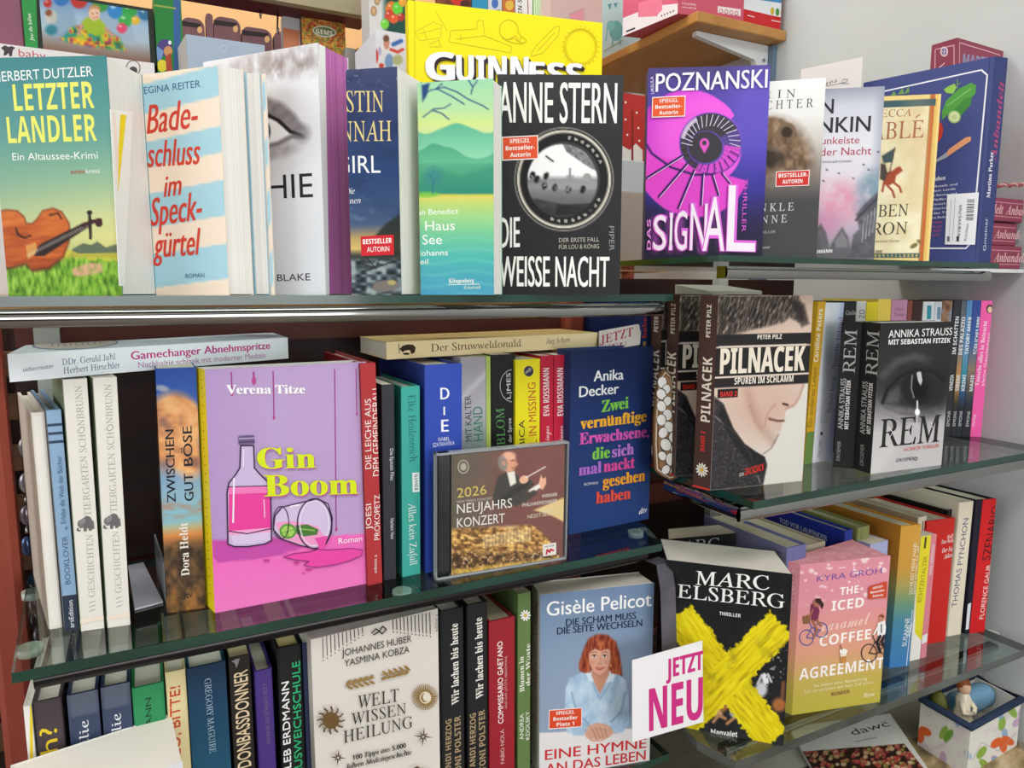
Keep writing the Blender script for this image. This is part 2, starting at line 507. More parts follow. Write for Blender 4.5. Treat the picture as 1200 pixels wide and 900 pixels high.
def back(A, B, d, skew=0.0):
    u = B - A; u = u / np.linalg.norm(u); bk = V(-u[1], u[0], 0)
    return B + bk * d + u * skew, A + bk * d + u * skew
def on_shelf(bl, br, top, z, d, side='l', skew=0.0):
    """lower front corners on the shelf board at height z, one upper corner; depth d"""
    A = onz(*bl, z); B = onz(*br, z)
    u = (B - A) / np.linalg.norm(B - A); n = np.cross(u, V(0, 0, 1))
    Q = A if side == 'l' else B
    W = onplane(*top, Q, n) - Q
    C, D = back(A, B, d, skew)
    if np.linalg.norm(B - A) < .06: C, D = B + V(skew, d, 0), A + V(skew, d, 0)      # spines: the sides run straight into the shelf
    return A, B, C, D, W
def by_top(tl, tr, h, z, d, c=None, lean=0.0):
    """upper front corners at height z + h (books whose feet are at eye level)"""
    A = onz(*tl, z + h); B = onz(*tr, z + h)
    u = (B - A) / np.linalg.norm(B - A)
    if c is not None:
        C = onz(*c, z + h); D = A + (C - B)
    else: C, D = back(A, B, d)
    W = V(0, 0, h) + u * lean
    return [p - W for p in (A, B, C, D)] + [W]
def by_row(tl, tr, Y, z, d, Y2=None, lean=0.0):
    """upper corners of a spine that stands in a row whose front is at depth Y"""
    A = ony(*tl, Y); B = ony(*tr, Y2 if Y2 else Y)
    h = (A[2] + B[2]) / 2 - z
    A = V(A[0], A[1], z); B = V(B[0], B[1], z)
    C, D = back(A, B, d)
    W = V(lean, 0, h)
    return A - V(lean, 0, 0), B - V(lean, 0, 0), C - V(lean, 0, 0), D - V(lean, 0, 0), W

def sticker(bk, f, pts, col, lines, edge='f2ece8', tcol='fbf6f2'):
    """little printed sticker of its own on a cover; pts: its four corners (tl, tr, br, bl) in photo pixels"""
    g = f.sub(2)
    g.poly(pts[::-1], edge)
    c = np.mean(np.array(pts, float), 0)
    inn = [tuple(c + (np.array(p) - c) * V(.95, .91)) for p in pts]
    g.poly(inn[::-1], col)
    tl, tr, br, bl = [np.array(p, float) for p in pts]
    n = len(lines)
    for i, (tx, a, b, st) in enumerate(lines):
        v = (i + 1) / (n + .45)
        L = tl + (bl - tl) * v; Rr = tr + (br - tr) * v
        g.t(tx, tuple(L + (Rr - L) * a), tuple(L + (Rr - L) * b), np.linalg.norm(bl - tl) / (n + .45) * .62, tcol, st)
    bk.part('sticker', g.mb, 'sticker with white lettering')
SPIEGEL = [('SPIEGEL', .22, .78, 'R'), ('Bestseller-', .1, .9, 'b'), ('Autorin', .22, .78, 'b')]

# ================================================================== the setting
ZL1 = ony(375, 346, .62)[2]; ZR1 = ony(950, 302, .522)[2]      # shelf boards: upper left / upper right bay
ZL2, ZR2, ZR3, ZL3 = 1.115, 1.183, .894, .85
ZB = .722                                                        # base board of the right bay
XW = 1.15                                                        # right wall
plaster = two_tone('wall_plaster', 'c9cfce', 'cdd3d2', 5.0, (1, 1, 1), .9, .2)
floor_m = two_tone('floor_vinyl', '8c8378', '9d9488', 14.0, (1, .2, 1), .5, .3)
ceil_m = two_tone('ceiling_paint', 'e6e6e2', 'efefeb', 6.0, (1, 1, 1), .9, .2)
back_m = two_tone('wall_back_paint', '9d9288', 'aaa095', 7.0, (1, 1, 1), .9, .2)
def shell(name, x0, x1, y0, y1, z0, z1, m):
    b = Mb(); b.box(x0, x1, y0, y1, z0, z1, m); return struct(b.build(name, None, ((x0 + x1) / 2, (y0 + y1) / 2, z0)))
shell('floor', -3.2, XW + .1, -3.6, 2.6, -.1, 0, floor_m)
shell('ceiling', -3.2, XW + .1, -3.6, 2.6, 2.75, 2.85, ceil_m)
shell('wall_right', XW, XW + .1, -3.6, 2.6, 0, 2.75, plaster)
shell('wall_back', -3.2, XW, 2.5, 2.6, 0, 2.75, back_m)

shell('wall_front', -3.2, XW, -3.7, -3.6, 0, 2.75, two_tone('wall_front_paint', '6d5c50', '7b695b', 7.0, (1, 1, 1), .9, .2))
for k, c in enumerate(('7a4a3c', '54463f', '6b5a6a', '8a6a4a')):          # unseen counters, added as dark shapes for the chrome to reflect
    b = Mb(); x = -2.9 + k * 1.0; b.bbox(x, x + .94, -3.58, -3.2, 0, 1.0 + .06 * (k % 2), two_tone('counter_' + c, c, c, 5, (1, 1, 1), .6, .3), .01)
    tag(b.build('reflection_counter', None, (x + .47, -3.4, 0)), ['red brown', 'dark brown', 'mauve grey', 'tan'][k] + ' shop counter behind the shopper', 'counter')

# ------------------------------------------------------------------ the wooden rack behind the glass shelves
red = two_tone('red_varnished_wood', '9a4536', 'ab5344', 5.0, (12, 12, 1), .4, .4)
darkwood = two_tone('dark_brown_wood', '2c1915', '3a211b', 6.0, (1, 8, 8), .5, .3)
brown = two_tone('brown_wood_strip', '5d3f2b', '704d36', 6.0, (1, 8, 8), .5, .3)
rk = thing('display_rack', 'dark brown wooden rack with reddish posts that stands behind the glass shelves', 'rack', (.45, .92, 0))
def post(x, y, w, d, z0, z1):
    b = Mb(); b.bbox(x - w / 2, x + w / 2, y - d / 2, y + d / 2, z0, z1, red, .006); b.build('post', rk)
post(-.156, .70, .036, .036, 0, 1.335)
post(-.137, .842, .028, .028, 0, 1.385)
post(.535, .86, .03, .03, 0, 1.52)
post(.40, .90, .03, .03, 0, 1.375)
post(.90, .905, .03, .012, 0, 1.40)
post(ony(736, 320, .93)[0], .93, .019, .019, 0, 1.433)
b = Mb(); b.box(-.121, .52, .886, .898, .3, 1.375, darkwood); b.box(.552, 1.0, .886, .898, .3, 1.417, darkwood); b.build('back_panel', rk)
for z in (.62, .9, 1.045, 1.10, 1.155, 1.21, 1.265, 1.31):
    b = Mb(); b.box(-.42, -.12, .90, .914, z, z + .026, brown); b.build('slat', rk)
b = Mb(); b.box(-.42, -.12, .93, .94, .3, 1.36, darkwood); b.build('side_panel', rk)
for z, y in ((1.375, .87), (1.10, .875), (.86, .875)):
    b = Mb(); b.box(-.115, 1.0, y - .006, y + .011, z - .032, z, two_tone('red_brown_rail', '5a2a22', '683228', 6.0, (1, 8, 8), .5, .3)); b.build('rail', rk)
struct_white = mat('c9d0c9', .5)
b = Mb(); b.box(-.098, -.076, .855, .868, .4, 1.37, struct_white); b.build('upright', rk, )['label'] = 'pale grey upright'
b = Mb(); b.box(.80, .82, .855, .868, .4, 1.42, struct_white); b.build('upright', rk)['label'] = 'pale grey upright'

# small clips hanging at the left end of the rack
for i, (x, y, c) in enumerate(((29, 524, '8d8a8c'), (30, 566, 'a9a4a8'), (31, 604, '8a8087'), (32, 640, '54658c'))):
    p = ony(x, y, .885)
    b = Mb(); b.blob(p, (.006, .004, .011), mat(c, .2, .6), seed=i)
    b.tube([p + V(0, .006, .012), p + V(0, .012, .02)], .002, mat('b8b8b8', .3, 1.0))
    tag(b.build('key_ring', None, p), ['grey metal key ring hung topmost between the two red posts at far left', 'silvery key ring hung second from top between the red posts at far left',
        'mauve grey key ring hung third from top between the red posts at far left', 'blue key ring hung lowest between the red posts at far left'][i], 'key ring', 'key rings hung on the brown slats at the far left')

# ------------------------------------------------------------------ glass shelves and chrome rails
edge_m = two_tone('glass_edge_green', '0f2d23', '1b4435', 30.0, (.3, .3, 1), .12, .6)
def glass_shelf(label, pts, ztop, th, pads=(), edge=None):
    lo = np.mean(np.array(pts), 0)
    t = thing('glass_shelf', label, 'shelf', (lo[0], lo[1], ztop - th), 'glass shelves of the book display')
    g = glass_mat(); n = len(pts)
    b = Mb(); b.prism(pts, ztop - th, ztop, g, edge or edge_m); b.build('glass_pane', t)
    for x, y in pads:
        p = onz(x, y, ztop - th)
        q = Mb(); q.tube([p + V(0, 0, -.007), p + V(0, 0, -.0002)], .0095, mat('cfd6cc', .35), 16)
        q.build('support_pad', t)
    return t
def rail(label, pts, zt, h, w, m=None):
    """chrome angle rail under a shelf, running through the plan points"""
    p0 = V(*pts[0], zt)
    t = Mb()
    for a, c in zip(pts[:-1], pts[1:]):
        a = V(*a); c = V(*c); d = (c - a) / np.linalg.norm(c - a); n = V(-d[1], d[0]) * w
        ring = [a, c, c + n, a + n]
        r = .002
        lo = [(p[0], p[1], zt - h) for p in ring]; hi = [(p[0], p[1], zt) for p in ring]
        t.hexa(lo, hi, m or chrome())
        tdir = -V(-d[1], d[0])
        # rounded nose of the rail
        prof = [(0, 0), (.0022, .002), (.0032, h / 2), (.0022, h - .002), (0, h)]
        vs = []
        for q in (a, c):
            vs += [(q[0] + tdir[0] * o, q[1] + tdir[1] * o, zt - h + z) for o, z in prof]
        t.add(vs, [(i, i + 5, i + 6, i + 1) for i in range(4)], m or chrome(), True)
    return tag(t.build('chrome_rail', None, p0), label, 'rail', 'chrome rails under the glass shelves')
def xy(x, y, z): p = onz(x, y, z); return (p[0], p[1])
# upper left
glass_shelf('upper left glass shelf at eye level, carrying face-out novels', [(-.125, .62), (.516, .62), (.516, .83), (-.125, .83)], ZL1, .0075)
rail('chrome rail under the front of the upper left shelf', [(-.135, .633), (.512, .633)], ZL1 - .0095, .014, .012)
# middle left
glass_shelf('middle left glass shelf under the purple cocktail book', [xy(13, 789, ZL2), xy(776, 637, ZL2), xy(757, 616, ZL2), (.545, .80), (-.118, .838)], ZL2, .0085,
            ((35, 757), (38, 692), (471, 691), (745, 622)))
rail('chrome rail under the front of the middle left shelf', [(-.092, .634), (.498, .632)], ZL2 - .011, .012, .012, two_tone('chrome_darkened', '1d1a1b', '2b2627', 3.0, (1, 1, 1), .2, .5, 1.0, .6))  # chrome darkened in its colour to drop the bright reflections
# lower left (below the picture)
glass_shelf('lower left glass shelf carrying the book with the woman in blue', [(-.11, .62), (.53, .62), (.53, .83), (-.11, .83)], ZL3, .0085)
rail('chrome rail under the front of the lower left shelf', [(-.09, .634), (.51, .634)], ZL3 - .011, .012, .012)
# upper right
glass_shelf('upper right glass shelf holding the purple spiral thriller', [(.487, .522), (.943, .522), (.955, .80), (.487, .80)], ZR1, .006)
rail('chrome rail under the front of the upper right shelf', [(.508, .534), (.946, .534)], ZR1 - .0095, .012, .012)
# middle right
glass_shelf('middle right glass shelf under the black and white thrillers', [xy(883, 588, ZR2), (1.10, .524), (1.10, .79), (.552, .79), xy(832, 569, ZR2)], ZR2, .0085)
rail('chrome rail under the front of the middle right shelf', [xy(780, 560, ZR2 - .010), xy(866, 595, ZR2 - .010), (1.095, .532)], ZR2 - .010, .016, .012)
# lower right
glass_shelf('lower right glass shelf under the pink coffee novel', [xy(862, 893, ZR3), (1.10, .522), (1.103, .80), (.56, .80), xy(817, 868, ZR3)], ZR3, .011, ((1163, 741),), two_tone('glass_edge_grey', '3a3d3a', '5d605b', 30.0, (.3, .3, 1), .12, .6))
rail('chrome rail under the front of the lower right shelf', [(.56, .56), (1.09, .56)], ZR3 - .011, .010, .012)
# base board of the right bay
b = Mb(); b.bbox(.42, XW - .002, .30, .84, ZB - .03, ZB, two_tone('base_board_oak', '8f8677', 'a39a8b', 5.0, (1, 9, 9), .6, .3), .003)
tag(b.build('base_board', None, (.8, .6, ZB - .03)), 'pale grey brown base board under the flower patterned basket', 'board')

# ================================================================== upper left shelf: novels face out
GUL = 'novels standing face out on the upper left shelf'
# -- violin crime novel
A, B, C, D, W = by_top((-15, 68), (124, 65), .205, ZL1, 0, (167, 88))
bk = Book('paperback_book', 'teal and green paperback with a violin lying on grass, first on the upper left shelf', A, B, C, D, W, 'L', '3c8286', group=GUL)
def art(I, X, Y, S, T):
    I[:] = gr(T, [(0, '3f8589'), (.12, '4b908f'), (.3, '5f9c93'), (.5, '92b996'), (.66, 'cfd394'), (.75, 'd9d68a'), (.82, 'c9c877'), (.85, '8fb43c'), (1, '6f9a2c')])
    I = mixc(I, '46808a', (1 - S) * .2)
    I = mixc(I, '4b5a4c', pg(X, Y, [(78, 302), (86, 291), (97, 285), (107, 287), (114, 283), (124, 290), (137, 286), (140, 302)]) * .85)
    I = mixc(I, 'd2c13a', pg(X, Y, [(70, 303), (74, 290), (92, 297), (140, 296), (140, 306), (70, 306)]) * .75)
    g = fb(X * 2.2, Y * .7, 7, 3)
    gm = np.clip((Y - 298 - 8 * vn(X, Y * 0, 4, 5)) / 5, 0, 1)
    I = mixc(I, gr(g, [(.2, '3f6a16'), (.5, '76a92c'), (.8, 'a4cb52')]), gm)
    vb = [(-10, 249), (8, 246), (20, 247), (28, 254), (31, 262), (38, 262), (44, 256), (50, 247), (62, 244), (72, 248), (81, 262), (81, 282), (74, 300), (58, 313), (38, 316), (30, 308), (12, 313), (-10, 311)]
    m = pg(X, Y, vb, 2)
    I = mixc(I, '5a240d', pg(X, Y, [(x, y + 3) for x, y in vb], 4) * .8)
    I = mixc(I, gr(fb(X * .6 + Y, Y * 2, 18, 8) * .7 + .3 * (1 - (Y - 244) / 70), [(.15, '8e3512'), (.5, 'c45f22'), (.8, 'dd8338')]), m)
    I = mixc(I, '7a2e10', ln(X, Y, vb[:15], 2.0, 1.5) * .7)
    I = mixc(I, '2b120a', ln(X, Y, [(19, 268), (21, 275), (29, 279), (36, 276)], 2.2))
    I = mixc(I, '2b120a', ln(X, Y, [(58, 252), (68, 250), (72, 256)], 2.2) * .8)
    I = mixc(I, 'd69a4c', pg(X, Y, [(30, 288), (42, 284), (44, 296), (33, 304)]) * .9)
    I = mixc(I, '221716', pg(X, Y, [(46, 287), (98, 261), (104, 266), (52, 300), (40, 300)], 1.5))
    for k in range(4): I = mixc(I, 'cfc7bc', ln(X, Y, [(32, 298 + k), (103, 262 + k * 1.2)], .5, .8) * .7)
    I = mixc(I, '40191a', ln(X, Y, [(97, 264), (108, 260), (117, 258)], 5))
    I = mixc(I, '40191a', el(X, Y, 116, 261, 4.5, 5))
    I = mixc(I, '241414', ln(X, Y, [(105, 248), (106, 279)], 3.6)); I = mixc(I, '241414', el(X, Y, 105, 249, 3.5, 2.5))
    I = mixc(I, 'dda68c', pg(X, Y, [(84, 315), (104, 308), (119, 309), (121, 319), (98, 324), (86, 323)], 3) * (.5 + .5 * vn(X, Y, 4, 9)))
    return I
f = bk.face('F').paint(art)
f.t('HERBERT DUTZLER', (-7, 96), (109, 89), 11.5, 'f4f6f2', 's')
f.t('LETZTER', (17, 130), (111, 126.5), 31, 'e9ea6c', 'b').t('LANDLER', (10, 168), (114, 165), 31, 'e9ea6c', 'b')
f.t('Ein Altaussee-Krimi', (15, 188), (115, 186), 8.5, 'f1f5ee', 's')
f.t('HAYMON', (83, 204), (100, 203.5), 4, 'b5473c', 'R').t('krimi', (101, 203.5), (117, 203), 5.5, 'f1f5ee', 's')
g = bk.face('R', 60)
def slab(f, pts, lay, m, th=14):
    P = [f.uv(*p) for p in pts]
    lo = [f.P(a, b, lay - th) for a, b in P]; hi = [f.P(a, b, lay) for a, b in P]
    f.mb.hexa(lo, hi, m)
    f.layer = lay
h = Face(Mb(), g.o, g.u, g.w, 60)
slab(h, [(137, 335), (143, 335), (153, 131), (126, 128)], 60, 'f2efe9')
h.poly([(132.5, 230), (135, 230), (145, 135), (138, 134)], 'f2d51c').poly([(132, 300), (133, 300), (136, 180), (131.5, 132), (128, 131)], 'f3e0d2')
bk.part('cover_flap', h.mb, 'white inner flap with a yellow stripe')
bk.done()

# -- striped holiday novel and the copy behind it
def stripes(I, X, Y, S, T):
    t = T + .05 * (S - 1)
    ed = [.0, .13, .257, .37, .49, .645, .77, .926, 2]
    I[:] = srgb('f6e2cd')
    for k in range(0, 8, 2): I = mixc(I, 'a9d3e0', np.clip((t - ed[k]) / .006 + .5, 0, 1) * np.clip((ed[k + 1] - t) / .006 + .5, 0, 1))
    I = mixc(I, '8fb9c9', np.clip(.1 - S, 0, 1) * 2)
    return I
A, B, C, D, W = by_top((150, 90), (255, 76), .205, ZL1, 0, (285, 81))
bk = Book('paperback_book', 'paperback with cream and pale blue stripes and red brush lettering', A, B, C, D, W, 'L', 'f3e3d3', group=GUL)
f = bk.face('F').paint(stripes, .0018)
f.t('REGINA REITER', (163, 111), (235, 102), 8, '2f4c86', 's')
for tx, p, q, hh in (('Bade-', (172, 157), (232, 149), 33), ('schluss', (173, 196), (235, 192), 30), ('im', (192, 231), (213, 228), 25), ('Speck-', (177, 265), (237, 257), 32), ('gürtel', (180, 302), (236, 298), 30)):
    f.t(tx, p, q, hh, 'd6402f', 'h'); f.t(tx, (p[0] + .9, p[1]), (q[0] + .9, q[1]), hh, 'd6402f', 'h')
f.t('ROMAN', (218, 326), (240, 325), 5, '4c6f90', 's')
bk.done()
A, B, C, D, W = by_top((200, 95), (288, 84), .205, ZL1, 0, (305, 86))
bk = Book('paperback_book', 'second copy of the striped holiday novel, only its page edge and striped rim showing', A, B, C, D, W, 'L', 'a9cfe0', group=GUL)
bk.done()
u = (C - B) / np.linalg.norm(C - B)
E0 = C + u * .0012; E1 = C + u * .0052
A2 = D + u * .0012; A3 = D + u * .0052
bk = Book('paperback_book', 'third striped holiday novel, a thin rim of blue and cream beside the eye cover', A2, E0, E1, A3, W, 'L', 'f3e3d3', group=GUL)
bk.face('R').paint(stripes, .001)
bk.done()

# -- white thriller with an eye, purple sprayed edges
A, B, C, D, W = by_top((238, 73), (372, 50), .235, ZL1, 0, (408, 68))
bk = Book('paperback_book', 'white thriller with a grey eye on the cover and purple sprayed page edges', A, B, C, D, W, 'L', 'eceef1', page=two_tone('purple_sprayed_edge', 'a8509f', 'cf86c4', 1.0, (420, 420, .5), .7, .2), group=GUL)
def art(I, X, Y, S, T):
    I[:] = gr(T, [(0, 'efeff2'), (.3, 'eceef1'), (1, 'e3e7ec')])
    n = fb(X * 1.4, Y * .8, 10, 2)
    I = mixc(I, '9a8b88', el(X, Y, 332, 74, 46, 17, -8, 1.1) * np.clip(n * 1.7 - .25, 0, 1) * .95)
    I = mixc(I, 'b3a7a5', el(X, Y, 285, 80, 36, 12, -12, 1.2) * n * .8)
    I = mixc(I, 'c9c4c6', el(X, Y, 318, 150, 55, 42, 8, .9) * .55)
    I = mixc(I, '716a6c', pg(X, Y, [(296, 118), (310, 113), (330, 120), (346, 134), (357, 150), (344, 157), (334, 150), (322, 140), (300, 134)], 6) * (.55 + .45 * fb(X, Y, 7, 4)))
    I = mixc(I, 'f4f4f6', pg(X, Y, [(296, 140), (318, 139), (332, 149), (339, 157), (326, 166), (314, 170), (296, 168)], 2))
    I = mixc(I, '3b434b', el(X, Y, 302, 154, 15, 17, 0, .15)); I = mixc(I, '0f1114', el(X, Y, 300, 154, 7, 8, 0, .2))
    I = mixc(I, '1b181a', ln(X, Y, [(296, 134), (312, 134), (326, 141), (340, 154), (352, 158)], 4.0, 2))
    I = mixc(I, '4c4648', ln(X, Y, [(310, 172), (326, 168), (342, 160), (355, 160)], 4, 5) * .8)
    I = mixc(I, '6c6466', el(X, Y, 322, 178, 26, 8, -12, 1.0) * .6 * (.4 + .6 * n))
    I = mixc(I, '6c6466', el(X, Y, 354, 156, 9, 10, 0, 1) * .6)
    return I
f = bk.face('F').paint(art, .001)
f.t('PHIE', (296, 234), (367, 231), 27, '22252b', 's').rect(307, 296, 321, 304.5, '9b3fa6')
f.t('Y BLAKE', (312, 330), (364, 328.5), 8, '22252b', 's')
g = bk.face('R').sub(2)
g.poly([(378, 345), (386, 345), (381, 55), (373, 51)], 'eef0f2'); bk.part('cover_flap', g.mb, 'white inner flap')
bk.done()

# -- night blue novel with gold lettering
A, B, C, D, W = by_top((405, 82), (465, 78), .2, ZL1, 0, (494, 96))
bk = Book('paperback_book', 'night blue novel with gold capitals, stormy sky and a pebble shore', A, B, C, D, W, 'L', '2d3a63', group=GUL)
def art(I, X, Y, S, T):
    I[:] = gr(T, [(0, '41496d'), (.2, '2c3a68'), (.45, '22406f'), (.58, '2f4a72'), (.68, '44597b'), (.74, 'b79a62'), (.79, 'd9b86a'), (.82, '3a3d38'), (.9, '39424a'), (1, '2f3a40')])
    c = fb(X, Y * 1.6, 26, 11)
    I = mixc(I, '1c2c52', np.clip(c * 2 - .9, 0, 1) * np.clip((.72 - T) / .1, 0, 1) * .8)
    I = mixc(I, '7d8ba8', np.clip(fb(X + 40, Y * 2, 16, 12) * 3 - 2, 0, 1) * np.clip((T - .5) / .05, 0, 1) * np.clip((.74 - T) / .05, 0, 1) * .8)
    I = mixc(I, 'c3c9d8', (vn(X, Y, 1.5, 13) > .86) * np.clip((.1 - T) / .1 + np.clip((S - .86) * 3, 0, 1) * (T < .5), 0, 1) * .8)
    I = mixc(I, '20261f', pg(X, Y, [(430, 300), (440, 276), (452, 262), (470, 250), (470, 300)], 4) * .9)
    I = mixc(I, gr(vn(X * .7, Y * 1.3, 4.2, 14), [(.1, '1a2026'), (.55, '4f5c63'), (.9, '9aa4a5')]), np.clip((T - .83) / .02, 0, 1))
    I = mixc(I, '77706a', el(X, Y, 452, 335, 16, 7, -6, .2)); I = mixc(I, 'b3a56c', el(X, Y, 459, 331, 5, 3, 0, .5))
    for q in ((428, 300, 440, 314), (446, 302, 440, 314), (462, 306, 440, 314), (424, 318, 440, 314), (418, 308, 440, 314)):
        I = mixc(I, '23201c', ln(X, Y, [q[:2], q[2:]], 1.4))
    return I
f = bk.face('F').paint(art)
GLD = 'e3cf8a'
f.t('KRISTIN', (372, 131), (450, 131), 24, GLD, 'r').t('HANNAH', (370, 166), (459, 165), 23, GLD, 'r').t('GIRL', (394, 203), (446, 202.5), 20, 'eef0f2', 's')
f.t('Die', (405, 228), (416, 227), 7, 'e8ebf0', 'i').t('verlorenen', (386, 240), (423, 238), 7, 'e8ebf0', 'i')
sticker(bk, f, [(423, 277), (461.5, 275), (462, 298.5), (423.5, 300)], 'd2202c', [('BESTSELLER', .06, .94, 'b'), ('AUTORIN', .18, .86, 's')], 'd2202c')
bk.done()

# -- green lake crime novel
A, B, C, D, W = by_top((489, 97), (578, 92), .19, ZL1, 0, (588, 101))
bk = Book('paperback_book', 'green and turquoise paperback with misty hills and a lake', A, B, C, D, W, 'L', '8ec9ac', group=GUL)
def art(I, X, Y, S, T):
    t = Y
    I[:] = gr(Y, [(92, '9fd8ae'), (125, 'b5e0a8'), (146, 'd3e58c'), (150, 'cfe39a')])
    r = 148 + 7 * np.sin(X / 11.) + 6 * (vn(X, Y * 0, 17, 2) - .5)
    I = mixc(I, gr(Y, [(145, '5db592'), (168, '7cc8a2'), (182, '8fd2ac')]), np.clip((Y - r) / 2, 0, 1))
    r = 176 + 8 * np.sin(X / 15. + 2) * (X / 540.) + 5 * (vn(X, Y * 0, 13, 5) - .5)
    I = mixc(I, gr(Y, [(170, '4fa583'), (190, '63b98f'), (193, '55ab86'), (208, '4fa37a'), (226, '2f8f78')]), np.clip((Y - r) / 2, 0, 1))
    I = mixc(I, '2f8775', pg(X, Y, [(494, 228), (494, 204), (508, 196), (540, 206), (580, 192), (580, 228)], 8) * .55)
    I = mixc(I, gr(Y, [(226, 'c8c44a'), (232, 'd9d46a'), (239, 'bcd577'), (255, '9ed58c'), (275, '74c79a'), (300, '52b8ae'), (320, '4aa9b5'), (346, '4d9ec0')]), np.clip((Y - 226.5) / 2, 0, 1))
    w = np.sin(Y / 2.1 + 1.2 * np.sin(X / 14.)) * .5 + .5
    I = mixc(I, '8fdcc4', np.clip(w - .6, 0, 1) * np.clip((Y - 262) / 20, 0, 1) * .5)
    I = mixc(I, '7cc74a', el(X, Y, 499, 228, 16, 3.5, 0, .5) * .8)
    for p in ([(496, 112), (504, 106), (520, 102), (536, 108), (548, 116), (566, 124), (572, 128)], [(512, 104), (528, 112), (544, 122)], [(496, 137), (508, 128), (520, 127), (528, 122)], [(506, 129), (518, 133), (526, 140)], [(548, 92), (554, 102), (552, 110)], [(554, 102), (559, 95)], [(510, 105), (518, 98)]):
        I = mixc(I, '29477e', ln(X, Y, p, 1.6, 1.0) * .9)
    I = mixc(I, '29477e', pg(X, Y, [(494, 100), (504, 97), (500, 112), (495, 120)], 2))
    I = mixc(I, '2b6a80', ln(X, Y, [(507, 227), (508, 212), (503, 204)], 1.4) + ln(X, Y, [(508, 214), (515, 206)], 1)); I = mixc(I, '3d7f93', el(X, Y, 508, 206, 10, 9, 0, 1) * .45)
    return I
f = bk.face('F').paint(art)
f.t('ian Benedict', (488, 252), (537, 250.5), 6.5, 'f4f8f2', 's').t('Das Haus', (466, 271), (533, 269.5), 11, 'f4f8f2', 's').t('am See', (470, 287), (518, 286), 11, 'f4f8f2', 's')
f.t('Johanns', (490, 300), (525, 299), 6.5, 'f4f8f2', 's').t('Fall eil', (474, 310), (502, 309.5), 6, 'f4f8f2', 's')
f.t('Klingenberg', (526, 331.5), (555.5, 331), 5, 'f4f8f2', 'R').line([(526, 333.5), (562, 333)], .7, 'f4f8f2').t('Kriminell', (544, 339), (563, 338.5), 4, 'dff0d6', 's')
bk.done()

# -- black thriller with the lens
A, B, C, D, W = by_top((583, 87), (731, 88), .205, ZL1, .026)
bk = Book('paperback_book', 'black thriller with a round camera lens framing a city square', A, B, C, D, W, 'L', '2e2e31', group=GUL)
def art(I, X, Y, S, T):
    I[:] = gr(T, [(0, '38383b'), (.3, '2a2a2d'), (1, '232325')])
    cx, cy = 661, 210
    for r0, c in ((61, '8d8a84'), (59.5, '1f1f21'), (57.5, 'd8d2c4'), (55, '6b6862'), (53.5, '19191b'), (44, '3c3c3f')):
        I = mixc(I, c, el(X, Y, cx, cy, r0 * .955, r0, 0, .02))
    a = np.arctan2(Y - cy, X - cx); rr = np.hypot((X - cx) / .955, Y - cy)
    I = mixc(I, 'c9c6be', (np.abs(rr - 49) < 1.6) * (np.sin(a * 38) > .2) * ((a > .4) & (a < 1.9) | (a < -.35) & (a > -1.5)) * .8)
    lens = el(X, Y, cx - 2, cy + 2, 41, 43, 0, .03)
    P = gr(Y, [(160, 'f3f3f3'), (205, 'eeeeee'), (212, '77777a'), (218, '8d8d90'), (232, '6a6a6d'), (255, '4d4d50')])
    P = mixc(P, '5c5c5f', pg(X, Y, [(656, 163), (672, 168), (697, 190), (704, 203), (690, 196), (664, 178)], 1.5) * (.6 + .4 * vn(X, Y, 3, 3)))
    P = mixc(P, '98989b', pg(X, Y, [(640, 212), (662, 210), (664, 205), (672, 205), (674, 210), (700, 211), (700, 222), (640, 222)], 1.5) * .8)
    P = mixc(P, '98989b', el(X, Y, 688, 208, 5, 5, 0, .2)); P = mixc(P, '8a8a8d', ln(X, Y, [(668, 198), (668, 210)], 2.5))
    for q in ((638, 218), (650, 220), (666, 222), (683, 222), (629, 210), (624, 205), (640, 206)):
        P = mixc(P, '151517', el(X, Y, q[0], q[1], 3.2, 4.5, 20, .5) * np.clip(vn(X * 1.6, Y * 1.6, 3, 8) * 2, 0, 1))
    P = mixc(P, '29292b', np.clip((Y - 234 - .2 * (X - 640)) / 3, 0, 1) * (vn(X, Y, 6, 4) * .4 + .5))
    P = mixc(P, 'e8e8e8', pg(X, Y, [(639, 184), (648, 189), (646, 191), (638, 186)], 1)); P = mixc(P, '39393c', ln(X, Y, [(640, 183), (648, 189)], 2))
    I = mixc(I, P, lens)
    I = mixc(I, '1c1c1e', pg(X, Y, [(654, 240), (697, 238), (697, 250), (650, 252)], 2) * .7)
    return I
f = bk.face('F').paint(art, .001)
WH = 'f3f2ee'
for dx in (0, .7):
    f.t('ANNE STERN', (584 + dx, 143.5), (722 + dx, 144.5), 47, WH, 's')
    f.t('DIE', (585 + dx, 290.5), (608.5 + dx, 289.5), 35, WH, 's').t('WEISSE NACHT', (585 + dx, 335.5), (713 + dx, 336), 35, WH, 's')
f.t('DER ERSTE FALL', (655, 284), (702, 283), 5, 'b9b4a6', 's').t('FÜR LOU & KÖNIG', (655, 292), (702, 291), 5, 'b9b4a6', 's').t('PIPER', (713.5, 265), (714, 294), 6, '8e8d8a', 's')
sticker(bk, f, [(588, 160.5), (630.5, 158.5), (631, 186.5), (588.5, 188.5)], 'e2532c', SPIEGEL)
bk.done()

